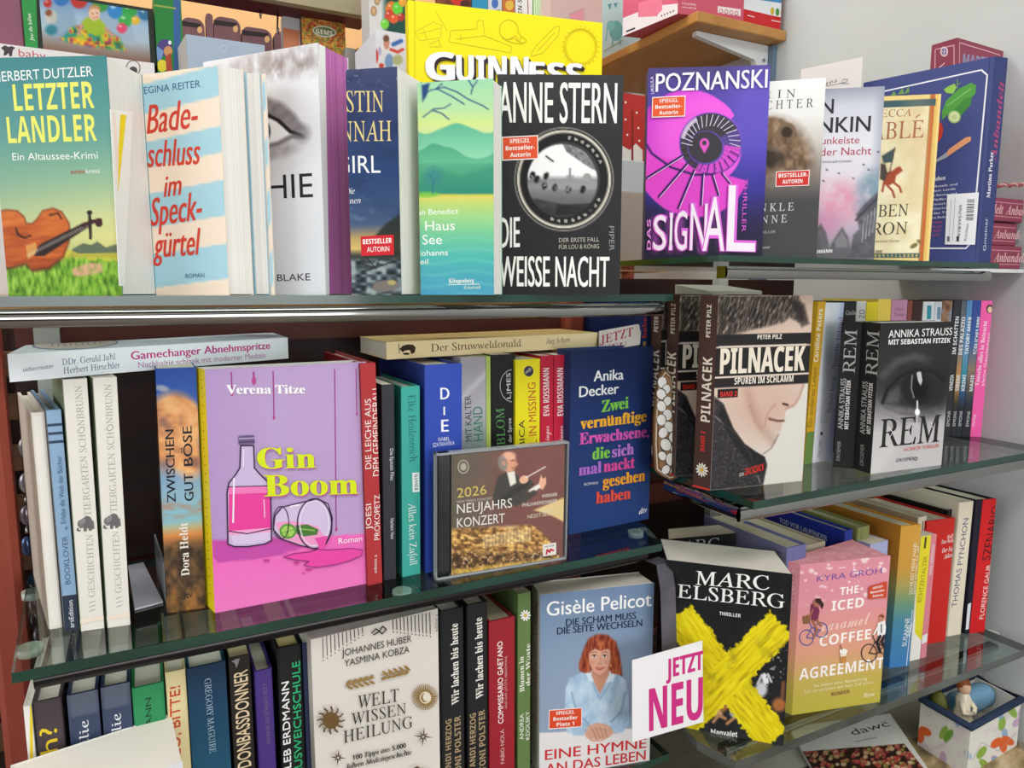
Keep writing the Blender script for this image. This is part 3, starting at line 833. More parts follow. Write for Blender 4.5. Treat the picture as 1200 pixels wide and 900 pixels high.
# -- big yellow record book behind
A, B, C, D, W = by_top((478, 0), (706, 27), .30, ZL1, .022)
bk = Book('hardcover_book', 'large bright yellow hardcover with black shadowed white title, behind the green lake novel', A, B, C, D, W, 'L', 'f6e200', hard=True)
f = bk.face('F')
f.fill('f7e404')
OL = 'cdbb10'
f.line([(486, 2), (486, 92)], 2.2, 'e3d000')
for p in ([(486, 38), (508, 26), (518, 30), (516, 44), (492, 48), (486, 38)], [(490, 40), (516, 33)], [(496, 34), (500, 46)], [(511, 14), (524, 36)], [(503, 52), (514, 47), (517, 55), (503, 55)],
          [(528, 36), (558, 34), (560, 24), (566, 24), (568, 42), (600, 55), (598, 62), (526, 49), (528, 36)], [(534, 46), (568, 42)], [(540, 40), (540, 48)],
          [(622, 64), (628, 54), (650, 32), (656, 31), (654, 42), (636, 62), (624, 66), (622, 64)], [(630, 60), (650, 38)], [(596, 46), (604, 42), (609, 50)], [(588, 44), (596, 49), (610, 52), (617, 48)]):
    f.line(p, .8, OL)
f.ring(596, 35, 11, 11.5, .8, OL, 20, 60, 370).line([(602, 45), (608, 49), (611, 43), (606, 37)], .8, OL).line([(608, 49), (614, 51), (617, 47), (611, 43)], .8, OL)
f.ring(680, 55, 19, 21, .9, OL).ring(680, 55, 17, 19, .5, OL)
for k in range(24):
    a = k * .2618; f.line([(680 + 20 * math.cos(a), 55 + 22 * math.sin(a)), (680 + 22.5 * math.cos(a), 55 + 24.5 * math.sin(a))], .7, OL)
for tx, p, q, h in (('G', (499, 94.5), (532, 95), 33), ('UINN', (535, 96), (618, 97.5), 31), ('ESS', (620, 98), (681, 100), 25)):
    for k in (4, 3, 2, 1): f.t(tx, (p[0] + k * .9, p[1] + k), (q[0] + k * .9, q[1] + k), h, '2a1a1c', 'b')
    for ex in (-.8, .8): f.t(tx, (p[0] + ex, p[1]), (q[0] + ex, q[1]), h, 'f3f3fa', 'b')
f.t('WORLD', (500, 140), (600, 142), 30, 'f3f3fa', 'b').t('RECORDS', (500, 185), (650, 187), 30, 'f3f3fa', 'b')
g = bk.face('L'); a = g.uv(474, 84); b_ = g.uv(474, 40)
g.raw([a + V(-.004, 0), a + V(.004, 0), b_ + V(.004, 0), b_ + V(-.004, 0)], '2a1a1c')
for k in range(7): g.line([(471.5, 78 - k * 5.4), (476, 82 - k * 5.4)], 1.6, 'f3f3fa')
bk.done()

# ================================================================== upper right shelf
GUR = 'books standing face out on the upper right shelf'
# -- purple spiral thriller
A, B, C, D, W = by_top((760, 80), (903, 76), .215, ZR1, .034)
bk = Book('paperback_book', 'violet thriller with a glowing pink spiral staircase, first on the upper right shelf', A, B, C, D, W, 'L', '2a2450', group=GUR)
def art(I, X, Y, S, T):
    I[:] = gr(T, [(0, '4d4379'), (.12, '5646a0'), (.4, '4c3fb0'), (.62, '3b3496'), (.8, '26234c'), (1, '232132')])
    I = mixc(I, '6a5cc8', el(X, Y, 885, 130, 34, 60, 10, 1.0) * .7)
    I = mixc(I, '201d33', np.clip((Y - 225 - .35 * (X - 750)) / 40, 0, 1) * .8)
    cx, cy = 833, 168
    a = np.degrees(np.arctan2(Y - cy, X - cx)) % 360        # 0 right, 90 down, 180 left, 270 up
    r = np.hypot(X - cx, (Y - cy) * 1.02)
    b = (a + 50) % 360                                       # starts at the upper right
    ro = np.interp(b, [0, 60, 120, 170, 230, 280, 330, 360], [38, 37, 46, 92, 96, 78, 54, 44])
    ri = np.full(X.shape, 36.0)
    mag = np.clip((ro - r) / 1.5, 0, 1) * np.clip((r - ri) / 1.5, 0, 1)
    sh = .55 + .45 * np.cos((r - ri) / 20. - .4)
    I = mixc(I, gr(sh, [(0, '8a2fae'), (.5, 'd03fd0'), (1, 'ee5fe0')]), mag)
    # lower flight: pink treads
    low = np.clip((Y - (176 + .28 * (X - 750))) / 1.5, 0, 1) * np.clip((np.interp(b, [0, 90, 140, 175, 220, 360], [40, 60, 88, 96, 96, 40]) - r) / 2, 0, 1) * np.clip((r - 35) / 1.5, 0, 1)
    I = mixc(I, 'e649cf', low)
    I = mixc(I, '2a1d5e', ln(X, Y, [(752, 160), (764, 180), (786, 196), (814, 205), (834, 204), (852, 197)], 2.5, 1.5))
    up = el(X, Y, cx, cy, 35.5, 35, 0, .03)
    st = ((a / 13.0) % 1)
    G = gr(st, [(0, '4a474f'), (.8, '37343c'), (1, '2d2a31')])
    pinkish = np.clip(1 - np.abs(((a + 330) % 360) - 60) / 60., 0, 1)
    G = mixc(G, 'dd4fd2', ((a > 8) & (a < 120)) * 1.0 * (st > .08)); G = mixc(G, '6b4fc4', ((a > 330) | (a < 8)) * .6)
    G = mixc(G, 'f3dcfa', ((a > 190) & (a < 240) & (r > 31)) * .8)
    I = mixc(I, G, up)
    I = mixc(I, '6a50b8', el(X, Y, 827, 173, 21.5, 20, 0, .05)); I = mixc(I, '3c3942', el(X, Y, 826.5, 172.5, 20, 18.5, 0, .05))
    I = mixc(I, 'e35ecb', el(X, Y, 825.5, 168, 5.6, 6, 0, .12)); I = mixc(I, 'e35ecb', pg(X, Y, [(820.5, 171), (830.5, 171), (825.5, 180)], 1)); I = mixc(I, '3c3942', el(X, Y, 825.5, 167.5, 2.7, 2.8, 0, .2))
    I = mixc(I, 'd84fd0', sum(ln(X, Y, p, 9, 7) for p in ([(768, 258), (768, 292)], [(785, 252), (785, 292)], [(797, 252), (797, 292)], [(810, 240), (823, 292)], [(823, 292), (835, 232)], [(835, 232), (846, 292)], [(854, 220), (854, 289), (882, 289)])).clip(0, 1) * .55)
    return I
f = bk.face('F').paint(art, .001)
for k in range(17):
    a = math.radians(175 + k * 11.5); f.line([(833 + 22 * math.cos(a), 168.5 + 21 * math.sin(a)), (833 + 34.5 * math.cos(a + .12), 168.5 + 34 * math.sin(a + .12))], 1.0, 'd9cfe6')
for k in range(9):
    a = math.radians(20 + k * 15); f.line([(833 + 24 * math.cos(a), 169 + 23 * math.sin(a)), (833 + 35 * math.cos(a + .05), 169 + 34 * math.sin(a + .05))], 1.2, '5a2a8a')
for k, L in enumerate((52, 62, 74, 86, 88, 86)):
    a = math.radians(70 + k * 17.5); p_ = (833 + 37 * math.cos(a), 169 + 36 * math.sin(a)); q_ = (833 + L * math.cos(a - .1), 169 + L * .98 * math.sin(a - .1))
    f.line([p_, q_], 2.2, '33196a').line([(p_[0] + 1.6, p_[1] + .8), (q_[0] + 1.6, q_[1] + .8)], .7, 'f0dcfa')
for dx in (0, .6): f.t('POZNANSKI', (768 + dx, 108), (898 + dx, 103), 21, 'f3eef8', 's')
f.t('URSULA', (766.5, 110.5), (765.5, 90), 3.6, 'e8e0f4', 's').t('THRILLER', (871, 210), (868.5, 272), 5, 'd85fd2', 's').t('DAS', (762.5, 293), (762.5, 257), 4.5, 'ee8fe8', 'b')
for tx, p, q, h in (('S', (765, 293), (780, 293), 40), ('I', (784, 293), (787, 293), 43), ('G', (790, 293), (804, 293), 45), ('N', (808, 293), (827, 293.5), 54), ('A', (823, 294), (848, 294), 62), ('L', (851, 294), (884, 295), 76)):
    f.t(tx, (p[0] - 1.2, p[1] + .8), (q[0] + 1.2, q[1] + .8), h + 2, 'e66ae0', 'b'); f.t(tx, p, q, h, 'fbeefc', 's')
sticker(bk, f, [(764, 114.5), (803, 112.5), (802.5, 137), (763.5, 138.5)], 'e55a2c', SPIEGEL)
g = bk.face('L'); g.t('POZNANSKI', (749, 260), (752, 150), 4, 'd8d2e6', 's')
bk.done()

# -- grey bear novel
A, B, C, D, W = by_top((880, 97), (968, 91), .2, ZR1, .02)
bk = Book('paperback_book', 'white to charcoal paperback with a brown bear and a red sticker', A, B, C, D, W, 'L', '55565a', group=GUR)
def art(I, X, Y, S, T):
    I[:] = gr(T, [(0, 'f2f2f1'), (.2, 'e9e8e6'), (.34, 'cdc8c2'), (.5, '8f8780'), (.66, '4c4b4d'), (1, '46474a')])
    n = fb(X, Y * .8, 7, 21)
    body = np.clip(el(X, Y, 905, 196, 46, 56, 12, .35) * np.clip((226 - Y) / 30, 0, 1) + el(X, Y, 902, 160, 28, 22, 0, .3), 0, 1)
    I = mixc(I, gr(n, [(.2, '5f4a3a'), (.55, '8b7059'), (.85, 'ae957b')]), body)
    I = mixc(I, '7d6652', el(X, Y, 922, 153, 10.5, 9.5, 0, .2)); I = mixc(I, '3c2f27', el(X, Y, 922, 155, 6.5, 6.5, 0, .4))
    I = mixc(I, '2c2723', el(X, Y, 903, 186, 14, 13, 0, 1.0) * .8); I = mixc(I, '453a33', ln(X, Y, [(932, 188), (930, 206)], 3, 3) * .6)
    return I
f = bk.face('F').paint(art)
DK = '4a4744'
f.t('A N N', (880, 117), (903, 116), 9, DK, 'r').t('I N', (911, 115), (932, 114), 9.5, DK, 'r').t('R I C H T E R', (878, 129.5), (953, 125.5), 10, DK, 'r')
f.t('D U N K L E', (868, 249), (930, 246.5), 9, 'dddddb', 'r').t('S O N N E', (872, 263), (922, 260.5), 9, 'dddddb', 'r').t('THRILLER', (885, 274), (909, 273), 3, 'b5b5b5', 's').t('Roman', (891, 292), (902, 291), 3.5, 'c9c9c9', 'i')
sticker(bk, f, [(909.5, 201), (949, 199), (948, 217.5), (908.5, 219)], 'd3352f', [('BESTSELLER-', .08, .94, 'b'), ('AUTORIN', .2, .8, 'b')])
bk.done()

# -- pale rose and grey crime novel
A, B, C, D, W = by_top((950, 105), (1037, 101), .19, ZR1, .024)
bk = Book('paperback_book', 'pale crime novel with pink ink clouds and a dark half timbered house', A, B, C, D, W, 'L', 'a9aebb', group=GUR)
def art(I, X, Y, S, T):
    I[:] = gr(T, [(0, '9a9eae'), (.1, 'c9ccd6'), (.3, 'dcdde4'), (.6, 'd9d0d9'), (.8, 'b9a9b9'), (1, '77737c')])
    I = mixc(I, '8e97a8', np.clip((S - .86) / .16, 0, 1) * .7)
    I = mixc(I, 'd897ad', el(X, Y, 983, 236, 27, 22, 0, 1.0) * np.clip(fb(X, Y, 12, 31) * 1.5, 0, 1)); I = mixc(I, 'c084a6', el(X, Y, 966, 262, 20, 15, 0, 1.0) * .7)
    I = mixc(I, '6f8da0', el(X, Y, 1020, 224, 16, 26, 20, .9) * np.clip(fb(X, Y, 8, 33) * 1.6, 0, 1) * .8)
    I = mixc(I, '4e5055', pg(X, Y, [(1003, 252), (1012, 240), (1032, 222), (1034, 303), (994, 303), (1000, 276), (1007, 268)], 3) * (.7 + .3 * vn(X, Y, 5, 3)))
    for k in range(5): I = mixc(I, '9ea2a6', ln(X, Y, [(1010 + k * 4.2, 284 - k * 4), (1013 + k * 4.2, 256 - k * 4)], 1.1))
    I = mixc(I, '3d3f44', ln(X, Y, [(1003, 258), (1030, 230)], 2.5, 1.5))
    I = mixc(I, '565559', pg(X, Y, [(955, 303), (956, 268), (962, 262), (968, 272), (972, 290), (980, 276), (987, 266), (994, 278), (998, 303)], 3) * (.75 + .25 * vn(X, Y, 4, 5)))
    I = mixc(I, '8f8c90', pg(X, Y, [(978, 283), (987, 271), (993, 282), (993, 290), (979, 290)], 1.5) * .6)
    for q in ((969, 199), (983, 203), (1012, 193), (1018, 199), (965, 212), (1000, 209), (1029, 178)): I = mixc(I, '4c4d55', el(X, Y, *q, 1.6, .9, 20, .6))
    return I
f = bk.face('F').paint(art)
for dx in (0, .7):
    f.t('IAN', (940 + dx, 135.5), (976 + dx, 133), 17, '2d3036', 's').t('RANKIN', (926 + dx, 157.5), (1019 + dx, 154), 18, '2d3036', 's')
f.t('Der dunkelste', (930, 170), (1007, 168), 8.5, 'b23f58', 's').t('Teil der Nacht', (935, 183.5), (1021, 181), 9, 'b23f58', 's').t('Kriminalroman', (957, 191.5), (998, 190), 3.2, '5b5b64', 's')
f.t('GOLDMANN', (945, 297.5), (975, 296), 4, 'f0f0f2', 'b')
bk.done()

# -- cream medieval novel
A, B, C, D, W = by_top((1010, 114), (1103, 110), .19, ZR1, .028)
bk = Book('paperback_book', 'cream historical novel with a gold border and a red horse with rider', A, B, C, D, W, 'L', 'c79c4e', group=GUR)
def art(I, X, Y, S, T):
    n = fb(X, Y, 16, 41)
    I[:] = gr(n, [(.2, 'ddd0a4'), (.6, 'ebe1bb'), (.9, 'f2ebcd')])
    e = np.minimum(np.minimum((1 - S) * 1.0, T * 1.45), (1 - T) * 1.45)
    I = mixc(I, 'e9cf86', (e < .035)); I = mixc(I, 'b0793a', np.clip((1 - S < .135) & (1 - S > .06), 0, 1) * 1.0)
    I = mixc(I, 'd0502e', ((1 - S < .115) & (1 - S > .09)) * .7); I = mixc(I, 'e2bb62', ((1 - S < .075) & (1 - S > .035)))
    I = mixc(I, '3f5c62', ((T > .028) & (T < .065) & (1 - S > .06)) * 1.0); I = mixc(I, '3f5c62', ((T > .945) & (T < .975) & (S > .25) & (1 - S > .12)) * 1.0)
    I = mixc(I, 'b7a65f', ((T > .953) & (T < .967) & (S > .25) & (1 - S > .12)) * (np.sin(X * 1.3) > .4))
    I = mixc(I, 'c9a877', el(X, Y, 1075, 175, 16, 60, 0, 1.2) * .35)
    # rider
    I = mixc(I, 'a5472a', pg(X, Y, [(1034, 209), (1036, 203), (1046, 200), (1051, 196), (1055, 195), (1058, 200), (1054, 203), (1050, 206), (1049, 213), (1043, 217), (1036, 216)], 1.5))
    for p in ([(1046, 213), (1054, 219), (1056, 225)], [(1037, 214), (1046, 224), (1048, 231)], [(1036, 214), (1034, 224)]): I = mixc(I, 'a5472a', ln(X, Y, p, 2.6))
    I = mixc(I, '4a4038', pg(X, Y, [(1032, 192), (1037, 190), (1040, 203), (1037, 212), (1031, 210)], 1.5)); I = mixc(I, 'b9a58a', el(X, Y, 1036, 189, 3, 3.5))
    I = mixc(I, '3f5157', pg(X, Y, [(1033, 183), (1049, 173), (1046, 190), (1036, 191)], 1.2)); I = mixc(I, '54442f', ln(X, Y, [(1049, 173), (1042, 204)], 1.3))
    I = mixc(I, '7a6a2e', el(X, Y, 1071, 288, 5, 2.5, -30, .4) + el(X, Y, 1077, 283, 3, 2, 40, .4) * .9)
    return I
f = bk.face('F').paint(art)
f.t('REBECCA', (1006, 138.5), (1068, 136), 8.5, 'a8664a', 'r').t('GABLE', (1003, 165), (1082, 161), 20, 'a8664a', 'r').line([(1073, 138), (1078, 134)], 1.3, 'a8664a')
f.t('SIEBEN', (1002, 255), (1064, 253), 14, '4a4432', 'r').t('KRON', (1007, 276), (1063, 274), 14, '4a4432', 'r').t('Historischer Roman', (1020, 284.5), (1054, 283.5), 3, '8b7c5c', 's').t('LÜBBE', (1022, 297), (1034, 296.5), 3.5, '4a4432', 's')
bk.done()

# -- dark blue cookery book shown from behind
A, B, C, D, W = by_top((1012, 97), (1166, 66), .24, ZR1, 0, (1181, 68))
bk = Book('hardcover_book', 'dark blue hardcover cookery book showing cucumber, knife and barcode, spine at right', A, B, C, D, W, 'R', '3b4476', hard=True, group=GUR)
f = bk.face('F').fill('414b83')
f.line([(1004, 300), (1011, 288)], .1, '414b83')
f.line([(1036, 107), (1150, 82), (1157, 88), (1139, 283), (1132, 291), (1088, 291)], 1.6, 'e7e9f0')
f.line([(1160, 66), (1143, 303)], 1.0, '2f3867')
f.poly([(1104, 131), (1109, 118), (1124, 104), (1138, 97), (1144, 100), (1143, 110), (1130, 122), (1112, 133), (1104, 141)], '4f9a3f')
f.poly([(1112, 135), (1130, 116), (1139, 113), (1138, 122), (1126, 136), (1114, 143)], '3d8636').line([(1110, 124), (1138, 104)], 1.2, '7dbb62')
f.ell(1118.5, 137, 7.5, 7.5, '9cc06c').ell(1118.5, 137, 6, 6, 'd5dfae').ell(1118.5, 137, 3.2, 3.2, 'c2d28f')
f.poly([(1106, 105), (1112, 101), (1119, 98), (1121, 103), (1117, 110), (1109, 109)], '8cc04e').line([(1122, 104), (1122, 93)], 1, '6f9c55').line([(1122, 99), (1126, 97)], .9, '6f9c55')
f.ell(1099, 155, 6, 12, 'c5402e', 10)
f.poly([(1108, 182), (1112, 175), (1132, 161), (1138, 160), (1138, 165), (1120, 177), (1110, 184)], 'df9a72').poly([(1096, 188), (1110, 178), (1111, 184), (1098, 190)], '9aa3b0')
f.poly([(1044, 112), (1048, 107), (1051, 112)], '6f9c55').poly([(1052, 111), (1058, 103), (1060, 110)], '6f9c55').poly([(1060, 110), (1065, 101), (1066, 108)], '6f9c55')
f.t('erleben', (1090, 213), (1108, 210.5), 5, 'e7e9f0', 'R')
for i, (tx, x) in enumerate((('von Anteln und', 1122), ('auf dem Lande', 1120), ('kocht feinste und', 1121), ('mit Pfeffer und', 1120), ('Geschmack und', 1118), ('die Gerichte', 1117), ('und den Tisch', 1116), ('wie mit Bedacht', 1114))):
    f.t(tx, (1084, 221 + i * 5.2), (x, 217 + i * 5.4), 2.6, 'dfe2ee', 's')
for i, tx in enumerate(('die besten Rezepte', 'einfach gut', 'aus der Region', 'und mehr')):
    f.t(tx, (1084, 263 + i * 5.0), (1105 - i, 261 + i * 5.0), 2.6, 'c04f7e', 's')
g = f.sub(3)
g.poly([(1107.6, 286.5), (1143, 286.8), (1147.6, 225.5), (1110.5, 228)], 'eceef2')
for i in range(13):
    y = 234 + i * 1.9 + (i > 8) * 1.0
    g.line([(1134.2 - i * .12, y), (1142.3 - i * .12, y)], [.7, 1.2, .5, 1.0][i % 4], '3a3d44')
g.t('978395705', (1126, 277), (1128, 240), 3.2, '50545c', 's').t('Kochen', (1133, 282), (1136, 262), 3, '6b6f78', 's').rect(1121.5, 277, 1124.5, 283, '3a3d44').rect(1110.5, 277, 1113.5, 283, '6b6f78')
g.line([(1117, 282), (1120, 232)], .5, 'a5a9b2').line([(1113, 275), (1115.5, 234)], .5, 'a5a9b2')
bk.part('barcode_sticker', g.mb, 'white barcode sticker')
g = bk.face('R').fill('343d6e')
g.t('Anbandelt', (1167, 190), (1177, 95), 6, 'a5446f', 'I').t('Martina Parker', (1160, 232), (1164, 178), 4, 'e7e9f0', 'R').t('Gmeiner', (1155, 294), (1157.5, 255), 3.2, 'c9cddc', 's')
bk.done()

# -- dark red gift boxes at the right wall
b = Mb(); b.box(.93, XW - .003, .60, .80, ZR1 - .008, ZR1 - .003, mat('d9dcdc', .5)); 
tag(b.build('wall_ledge', None, (1.05, .7, ZR1 - .008)), 'narrow white ledge on the right wall under the dark red gift boxes', 'ledge')
M = '8c3f55'
z = ZR1 - .003
P0 = ony(1163, 300, .605)
bx = [('lowest dark red gift box of the flat stack at the right wall', 0.0, -.006), ('middle dark red gift box of the flat stack at the right wall', .002, .004), ('topmost dark red gift box of the flat stack beneath the braided cord', .006, 0.0)]
for i, (lb, dx, tw) in enumerate(bx):
    x0 = .965 + dx; y0 = .606 + tw; h = .0335
    t = thing('gift_box', lb, 'box', (x0 + .08, y0 + .07, z), 'dark red gift boxes with pink script')
    q = Mb(); q.bbox(x0, x0 + .172, y0, y0 + .14, z, z + h - .0012, M, .0012); q.build('box_body', t)
    fm = Mb(); f = Face(fm, V(x0 + .0015, y0, z + .0015), V(.169, 0, 0), V(0, 0, h - .0042))
    L, H = .169, h - .0042
    for a in (.0045, H - .0055): f.raw([(.002, a), (L - .002, a), (L - .002, a + .0012), (.002, a + .0012)], 'c98a96')
    a_, fs = _glyphs('Anbandelt', 'I'); s_ = .0125 / _cap('I')
    for k in (0, 1):
        off = V(.02 + k * .085 + .012 * i, .0085)
        f.layer += 1; fm.add([f.P(*(V(x, y) * s_ + off)) for x, y in a_], fs, mat('e2b3bb'))
    fm.build('printed_side', t); z += h
tt = []
for k in range(60):
    u = k / 59.; tt.append(V(.955 + .17 * u, .612 + .012 * math.sin(u * 5), z + .006 + .012 * u + .001 * math.sin(k)))
b = Mb()
for ph in (0, 2.1, 4.2):
    b.tube([p + V(0, .0016 * math.cos(k * .9 + ph), .0016 * math.sin(k * .9 + ph)) for k, p in enumerate(tt)], .0014, mat('a8585f' if ph else 'd3a9a4', .8), 6)
tag(b.build('braided_cord', None, tt[0]), 'pink and red braided cord lying on the stack of dark red gift boxes', 'cord')
A_ = ony(1092, 60, .735); B_ = ony(1122, 45, .648); C_ = ony(1176, 62, .72)
ztop = B_[2]
pl = [V(*(EYE + ray(*p) * ((ztop - ZC) / ray(*p)[2]))[:2]) for p in ((1092, 53), (1122, 44), (1176, 60))]
pl.append(pl[0] + pl[2] - pl[1])
t = thing('gift_box', 'upright dark red gift box on the flat stack, above the blue cookery book', 'box', (*pl[1], z), 'dark red gift boxes with pink script')
b = Mb(); b.prism([pl[0], pl[1], pl[2], pl[3]], z, ztop, M); b.build('box_body', t)
fm = Mb()
H = ztop - z
f = Face(fm, V(*pl[0], z), V(*(pl[1] - pl[0]), 0), V(0, 0, H))
f.line([(1095, 120), (1096, 58), (1118, 53), (1118, 120)], 1.1, 'd9a5ac').ell(1106.5, 60.5, 4.6, 6, 'e3c3c6').ell(1106.5, 60.5, 3, 4.2, '6a6ea8').line([(1106.5, 57), (1106.5, 64)], .8, 'e3c3c6').line([(1104, 60.5), (1109, 60.5)], .8, 'e3c3c6').line([(1100, 80), (1107, 74)], 1.2, 'e3c3c6')
f = Face(fm, V(*pl[1], z), V(*(pl[2] - pl[1]), 0), V(0, 0, H))
f.line([(1124, 110), (1124.5, 50), (1172, 64.5)], 1.1, 'd9a5ac').t('MARTINA', (1128, 76), (1170, 82), 13, '8b93b5', 'b')
fm.build('printed_front', t)

# -- white card behind the bear novel
P = [onx(1058, 116, .80), onx(937, 116, .80)]
A = ony(938, 102, .80); B = ony(1009, 102, .66)
A[2] = B[2] = ZR1
tl = ony(943, 82, .80); tr = ony(1009, 66, .66)
b = Mb(); n = V(.001, .001, 0)
b.hexa([A, B, B + n, A + n], [V(A[0], A[1], tl[2]), V(B[0], B[1], tr[2]), V(B[0], B[1], tr[2]) + n, V(A[0], A[1], tl[2]) + n], mat('f5f6f8', .6))
f = Face(b, A, B - A, V(0, 0, tr[2] - ZR1), 3)
f.t('Neues', (950, 106), (981, 96), 7, '8e9298', 'k').line([(968, 101), (980, 99), (992, 96), (994, 93), (988, 93), (986, 98), (995, 98)], .8, '8e9298')
tag(b.build('price_card', None, A), 'white handwritten card leaning behind the bear novel', 'card')

# ================================================================== middle left shelf: a row of spines, two face-out books and a disc
GML = 'books standing on the middle left shelf'
def row_book(name, label, bl, br, top, spine='F', cov='dddddd', d=.135, hard=False, page='e9e4da', z=ZL2, side='l', grp=GML, skew=0.0, bk_=None):
    A, B, C, D, W = on_shelf(bl, br, top, z, d, side, skew)
    if bk_ is not None and len(bk_) == 3: D = A + bk_; C = B + bk_
    elif bk_:                                     # the pixel of the far upper left corner
        D = onz(*bk_, z + W[2]) - W; D = V(D[0], D[1], z); D = A + (D - A) * (d / np.linalg.norm(D - A)); C = B + (D - A)
    return Book(name, label, A, B, C, D, W, spine, cov, hard=hard, page=page, group=grp)

bk = row_book('hardcover_book', 'white hardcover without title, first at the left end of the middle shelf', (57, 738), (74, 735), (35, 484), cov='e9e3da', d=.15, bk_=(21, 461), hard=True, page='e6ded0')
f = bk.face('F'); f.poly([(61, 734), (71, 732), (49, 487), (39, 489)], 'f1ece4'); bk.face('L').fill('ded4c2'); bk.done(); DV0 = bk.D - bk.A

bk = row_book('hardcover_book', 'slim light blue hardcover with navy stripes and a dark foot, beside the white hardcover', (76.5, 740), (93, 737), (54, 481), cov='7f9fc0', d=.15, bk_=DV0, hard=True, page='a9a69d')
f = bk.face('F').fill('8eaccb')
f.poly([(70, 742), (95, 739), (92, 696), (69, 699)], '2e3848')
for y in (498.5, 508.5, 518.5): f.poly([(50, y + 2.0), (76, y), (76, y - 3.2), (50, y - 1.2)], '33445f')
f.t('BOOKLOVER', (83, 684), (79, 628), 6.5, '3f5878', 's').t('+', (81, 621), (80.5, 616), 6, '3f5878', 's').t('Erlebe die Welt der Bücher', (77.5, 613), (72, 534), 6, '3f5878', 's').t('arsEdition', (87, 735), (85, 703), 5.5, 'e9edf2', 's')
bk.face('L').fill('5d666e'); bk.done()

for i, (bl, br, tp, q, lb) in enumerate((((95, 740), (122.5, 736), (73, 445), ((112, 716), (108.5, 626), (107, 604), (95.5, 452), (102, 612)), 'thick white paperback with grey serif spine and elephant, left one of the zoo story pair'),
                                         ((126, 736), (153, 732), (108.5, 443), ((143.5, 711), (139, 622), (137.5, 600), (130.5, 450), (133, 609)), 'thick white paperback with grey serif spine and elephant, right one of the zoo story pair'))):
    bk = row_book('paperback_book', lb, bl, br, tp, cov='e6e1d9', d=.13, page='ebe5da', skew=-.02)
    bk.face('L').fill('8a9a78'); f = bk.face('F')
    f.t('111 GESCHICHTEN', q[0], q[1], 7.5, 'a3a69d', 'r').t('TIERGARTEN SCHÖNBRUNN', q[2], q[3], 8, 'a3a69d', 'r')
    cx, cy = q[4]
    f.ell(cx, cy, 6, 7.5, '6d6a6a', 10).ell(cx - 7, cy + 2, 4.2, 5, '777474').ell(cx - 5, cy - 1, 3, 4.4, '8b8887', 25)
    for dx, dy in ((-3, 7), (3, 6), (6, 4)): f.line([(cx + dx, cy + dy - 5), (cx + dx + 1, cy + dy + 3)], 3, '6d6a6a')
    f.line([(cx - 9, cy + 3), (cx - 11, cy + 9), (cx - 8, cy + 10)], 2, '777474').line([(cx - 9, cy + 6), (cx - 12, cy + 5)], 1.2, 'e8e4dc')
    f.poly([(cx - 12, bl[1] - 8), (cx + 20, br[1] - 10), (cx + 20, br[1] - 15), (cx - 12, bl[1] - 13)], 'eddfcb')
    bk.done()

# white metal bookend
t = thing('bookend', 'white metal bookend plate between the zoo stories and the sunset novel', 'bookend', onz(170, 690, ZL2))
P = [onz(x, y, ZL2) for x, y in ((158, 716), (191, 707), (168, 661), (150, 665))]
b = Mb(); b.hexa([p + V(0, 0, .0005) for p in P], [p + V(0, 0, .0022) for p in P], mat('c9ccd6', .3, 0.0, .5)); b.build('base_plate', t)
p0 = onz(194, 706, ZL2); p1 = onz(183, 668, ZL2); zt = ZL2 + .038
n = V(.0016, 0, 0)
b = Mb(); b.hexa([p0, p0 + n, p1 + n, p1], [V(*p0[:2], zt), V(*(p0 + n)[:2], zt), V(*(p1 + n)[:2], zt), V(*p1[:2], zt)], mat('aeb4bd', .3, .2, .5)); b.build('upright_plate', t)

# sunset novel, thick spine
bk = row_book('paperback_book', 'thick paperback spine with blue sky, orange cloud and dark rocks', (195.5, 718.5), (241, 712), (182, 432), cov='35507f', d=.125)
def sky(I, X, Y, S, T):
    I[:] = gr(T, [(0, '2f55ae'), (.2, '3a62b4'), (.32, '6d86bb'), (.5, '8fb3c9'), (.62, '86c0cf'), (.645, 'b7b48f'), (.68, 'd98a49'), (.72, '7d5a3c'), (.78, '4e4033'), (1, '5f4a34')])
    c = fb(X + 30, Y * 1.3, 16, 51)
    m = np.clip(el(X, Y, 203, 482, 26, 22, 0, .5) + el(X, Y, 219, 500, 22, 26, 0, .6) + el(X, Y, 196, 520, 22, 30, 0, .7) + el(X, Y, 222, 540, 16, 20, 0, .7), 0, 1)
    I = mixc(I, gr(c, [(.2, '9a6a58'), (.5, 'e29a5e'), (.85, 'f6c183')]), m * .95)
    I = mixc(I, 'e3d3c0', el(X, Y, 190, 455, 8, 3.5, 10, .6) * .6)
    I = mixc(I, 'cc6a3a', np.clip(fb(X, Y * 2.5, 15, 52) * 2 - .8, 0, 1) * np.clip(1 - np.abs(T - .56) / .07, 0, 1))
    r = fb(X * 1.4, Y, 11, 53)
    I = mixc(I, gr(r, [(.2, '2b241d'), (.55, '5d4630'), (.85, '9a6a3c')]), np.clip((T - .715 - .02 * np.sin(X / 7.)) / .015, 0, 1) * .85)
    I = mixc(I, 'b57835', el(X, Y, 205, 712, 40, 16, 0, .9) * r * .7)
    return I
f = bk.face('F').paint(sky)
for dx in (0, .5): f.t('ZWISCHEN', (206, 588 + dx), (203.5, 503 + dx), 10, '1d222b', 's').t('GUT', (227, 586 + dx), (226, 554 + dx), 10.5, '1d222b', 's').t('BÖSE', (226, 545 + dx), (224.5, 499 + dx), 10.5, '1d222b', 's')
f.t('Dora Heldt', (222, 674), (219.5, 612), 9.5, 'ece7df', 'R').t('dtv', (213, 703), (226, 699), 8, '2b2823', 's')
bk.face('L').paint(lambda I, X, Y, S, T: sky(I, X, Y, S, T) * .8, .003); bk.done()

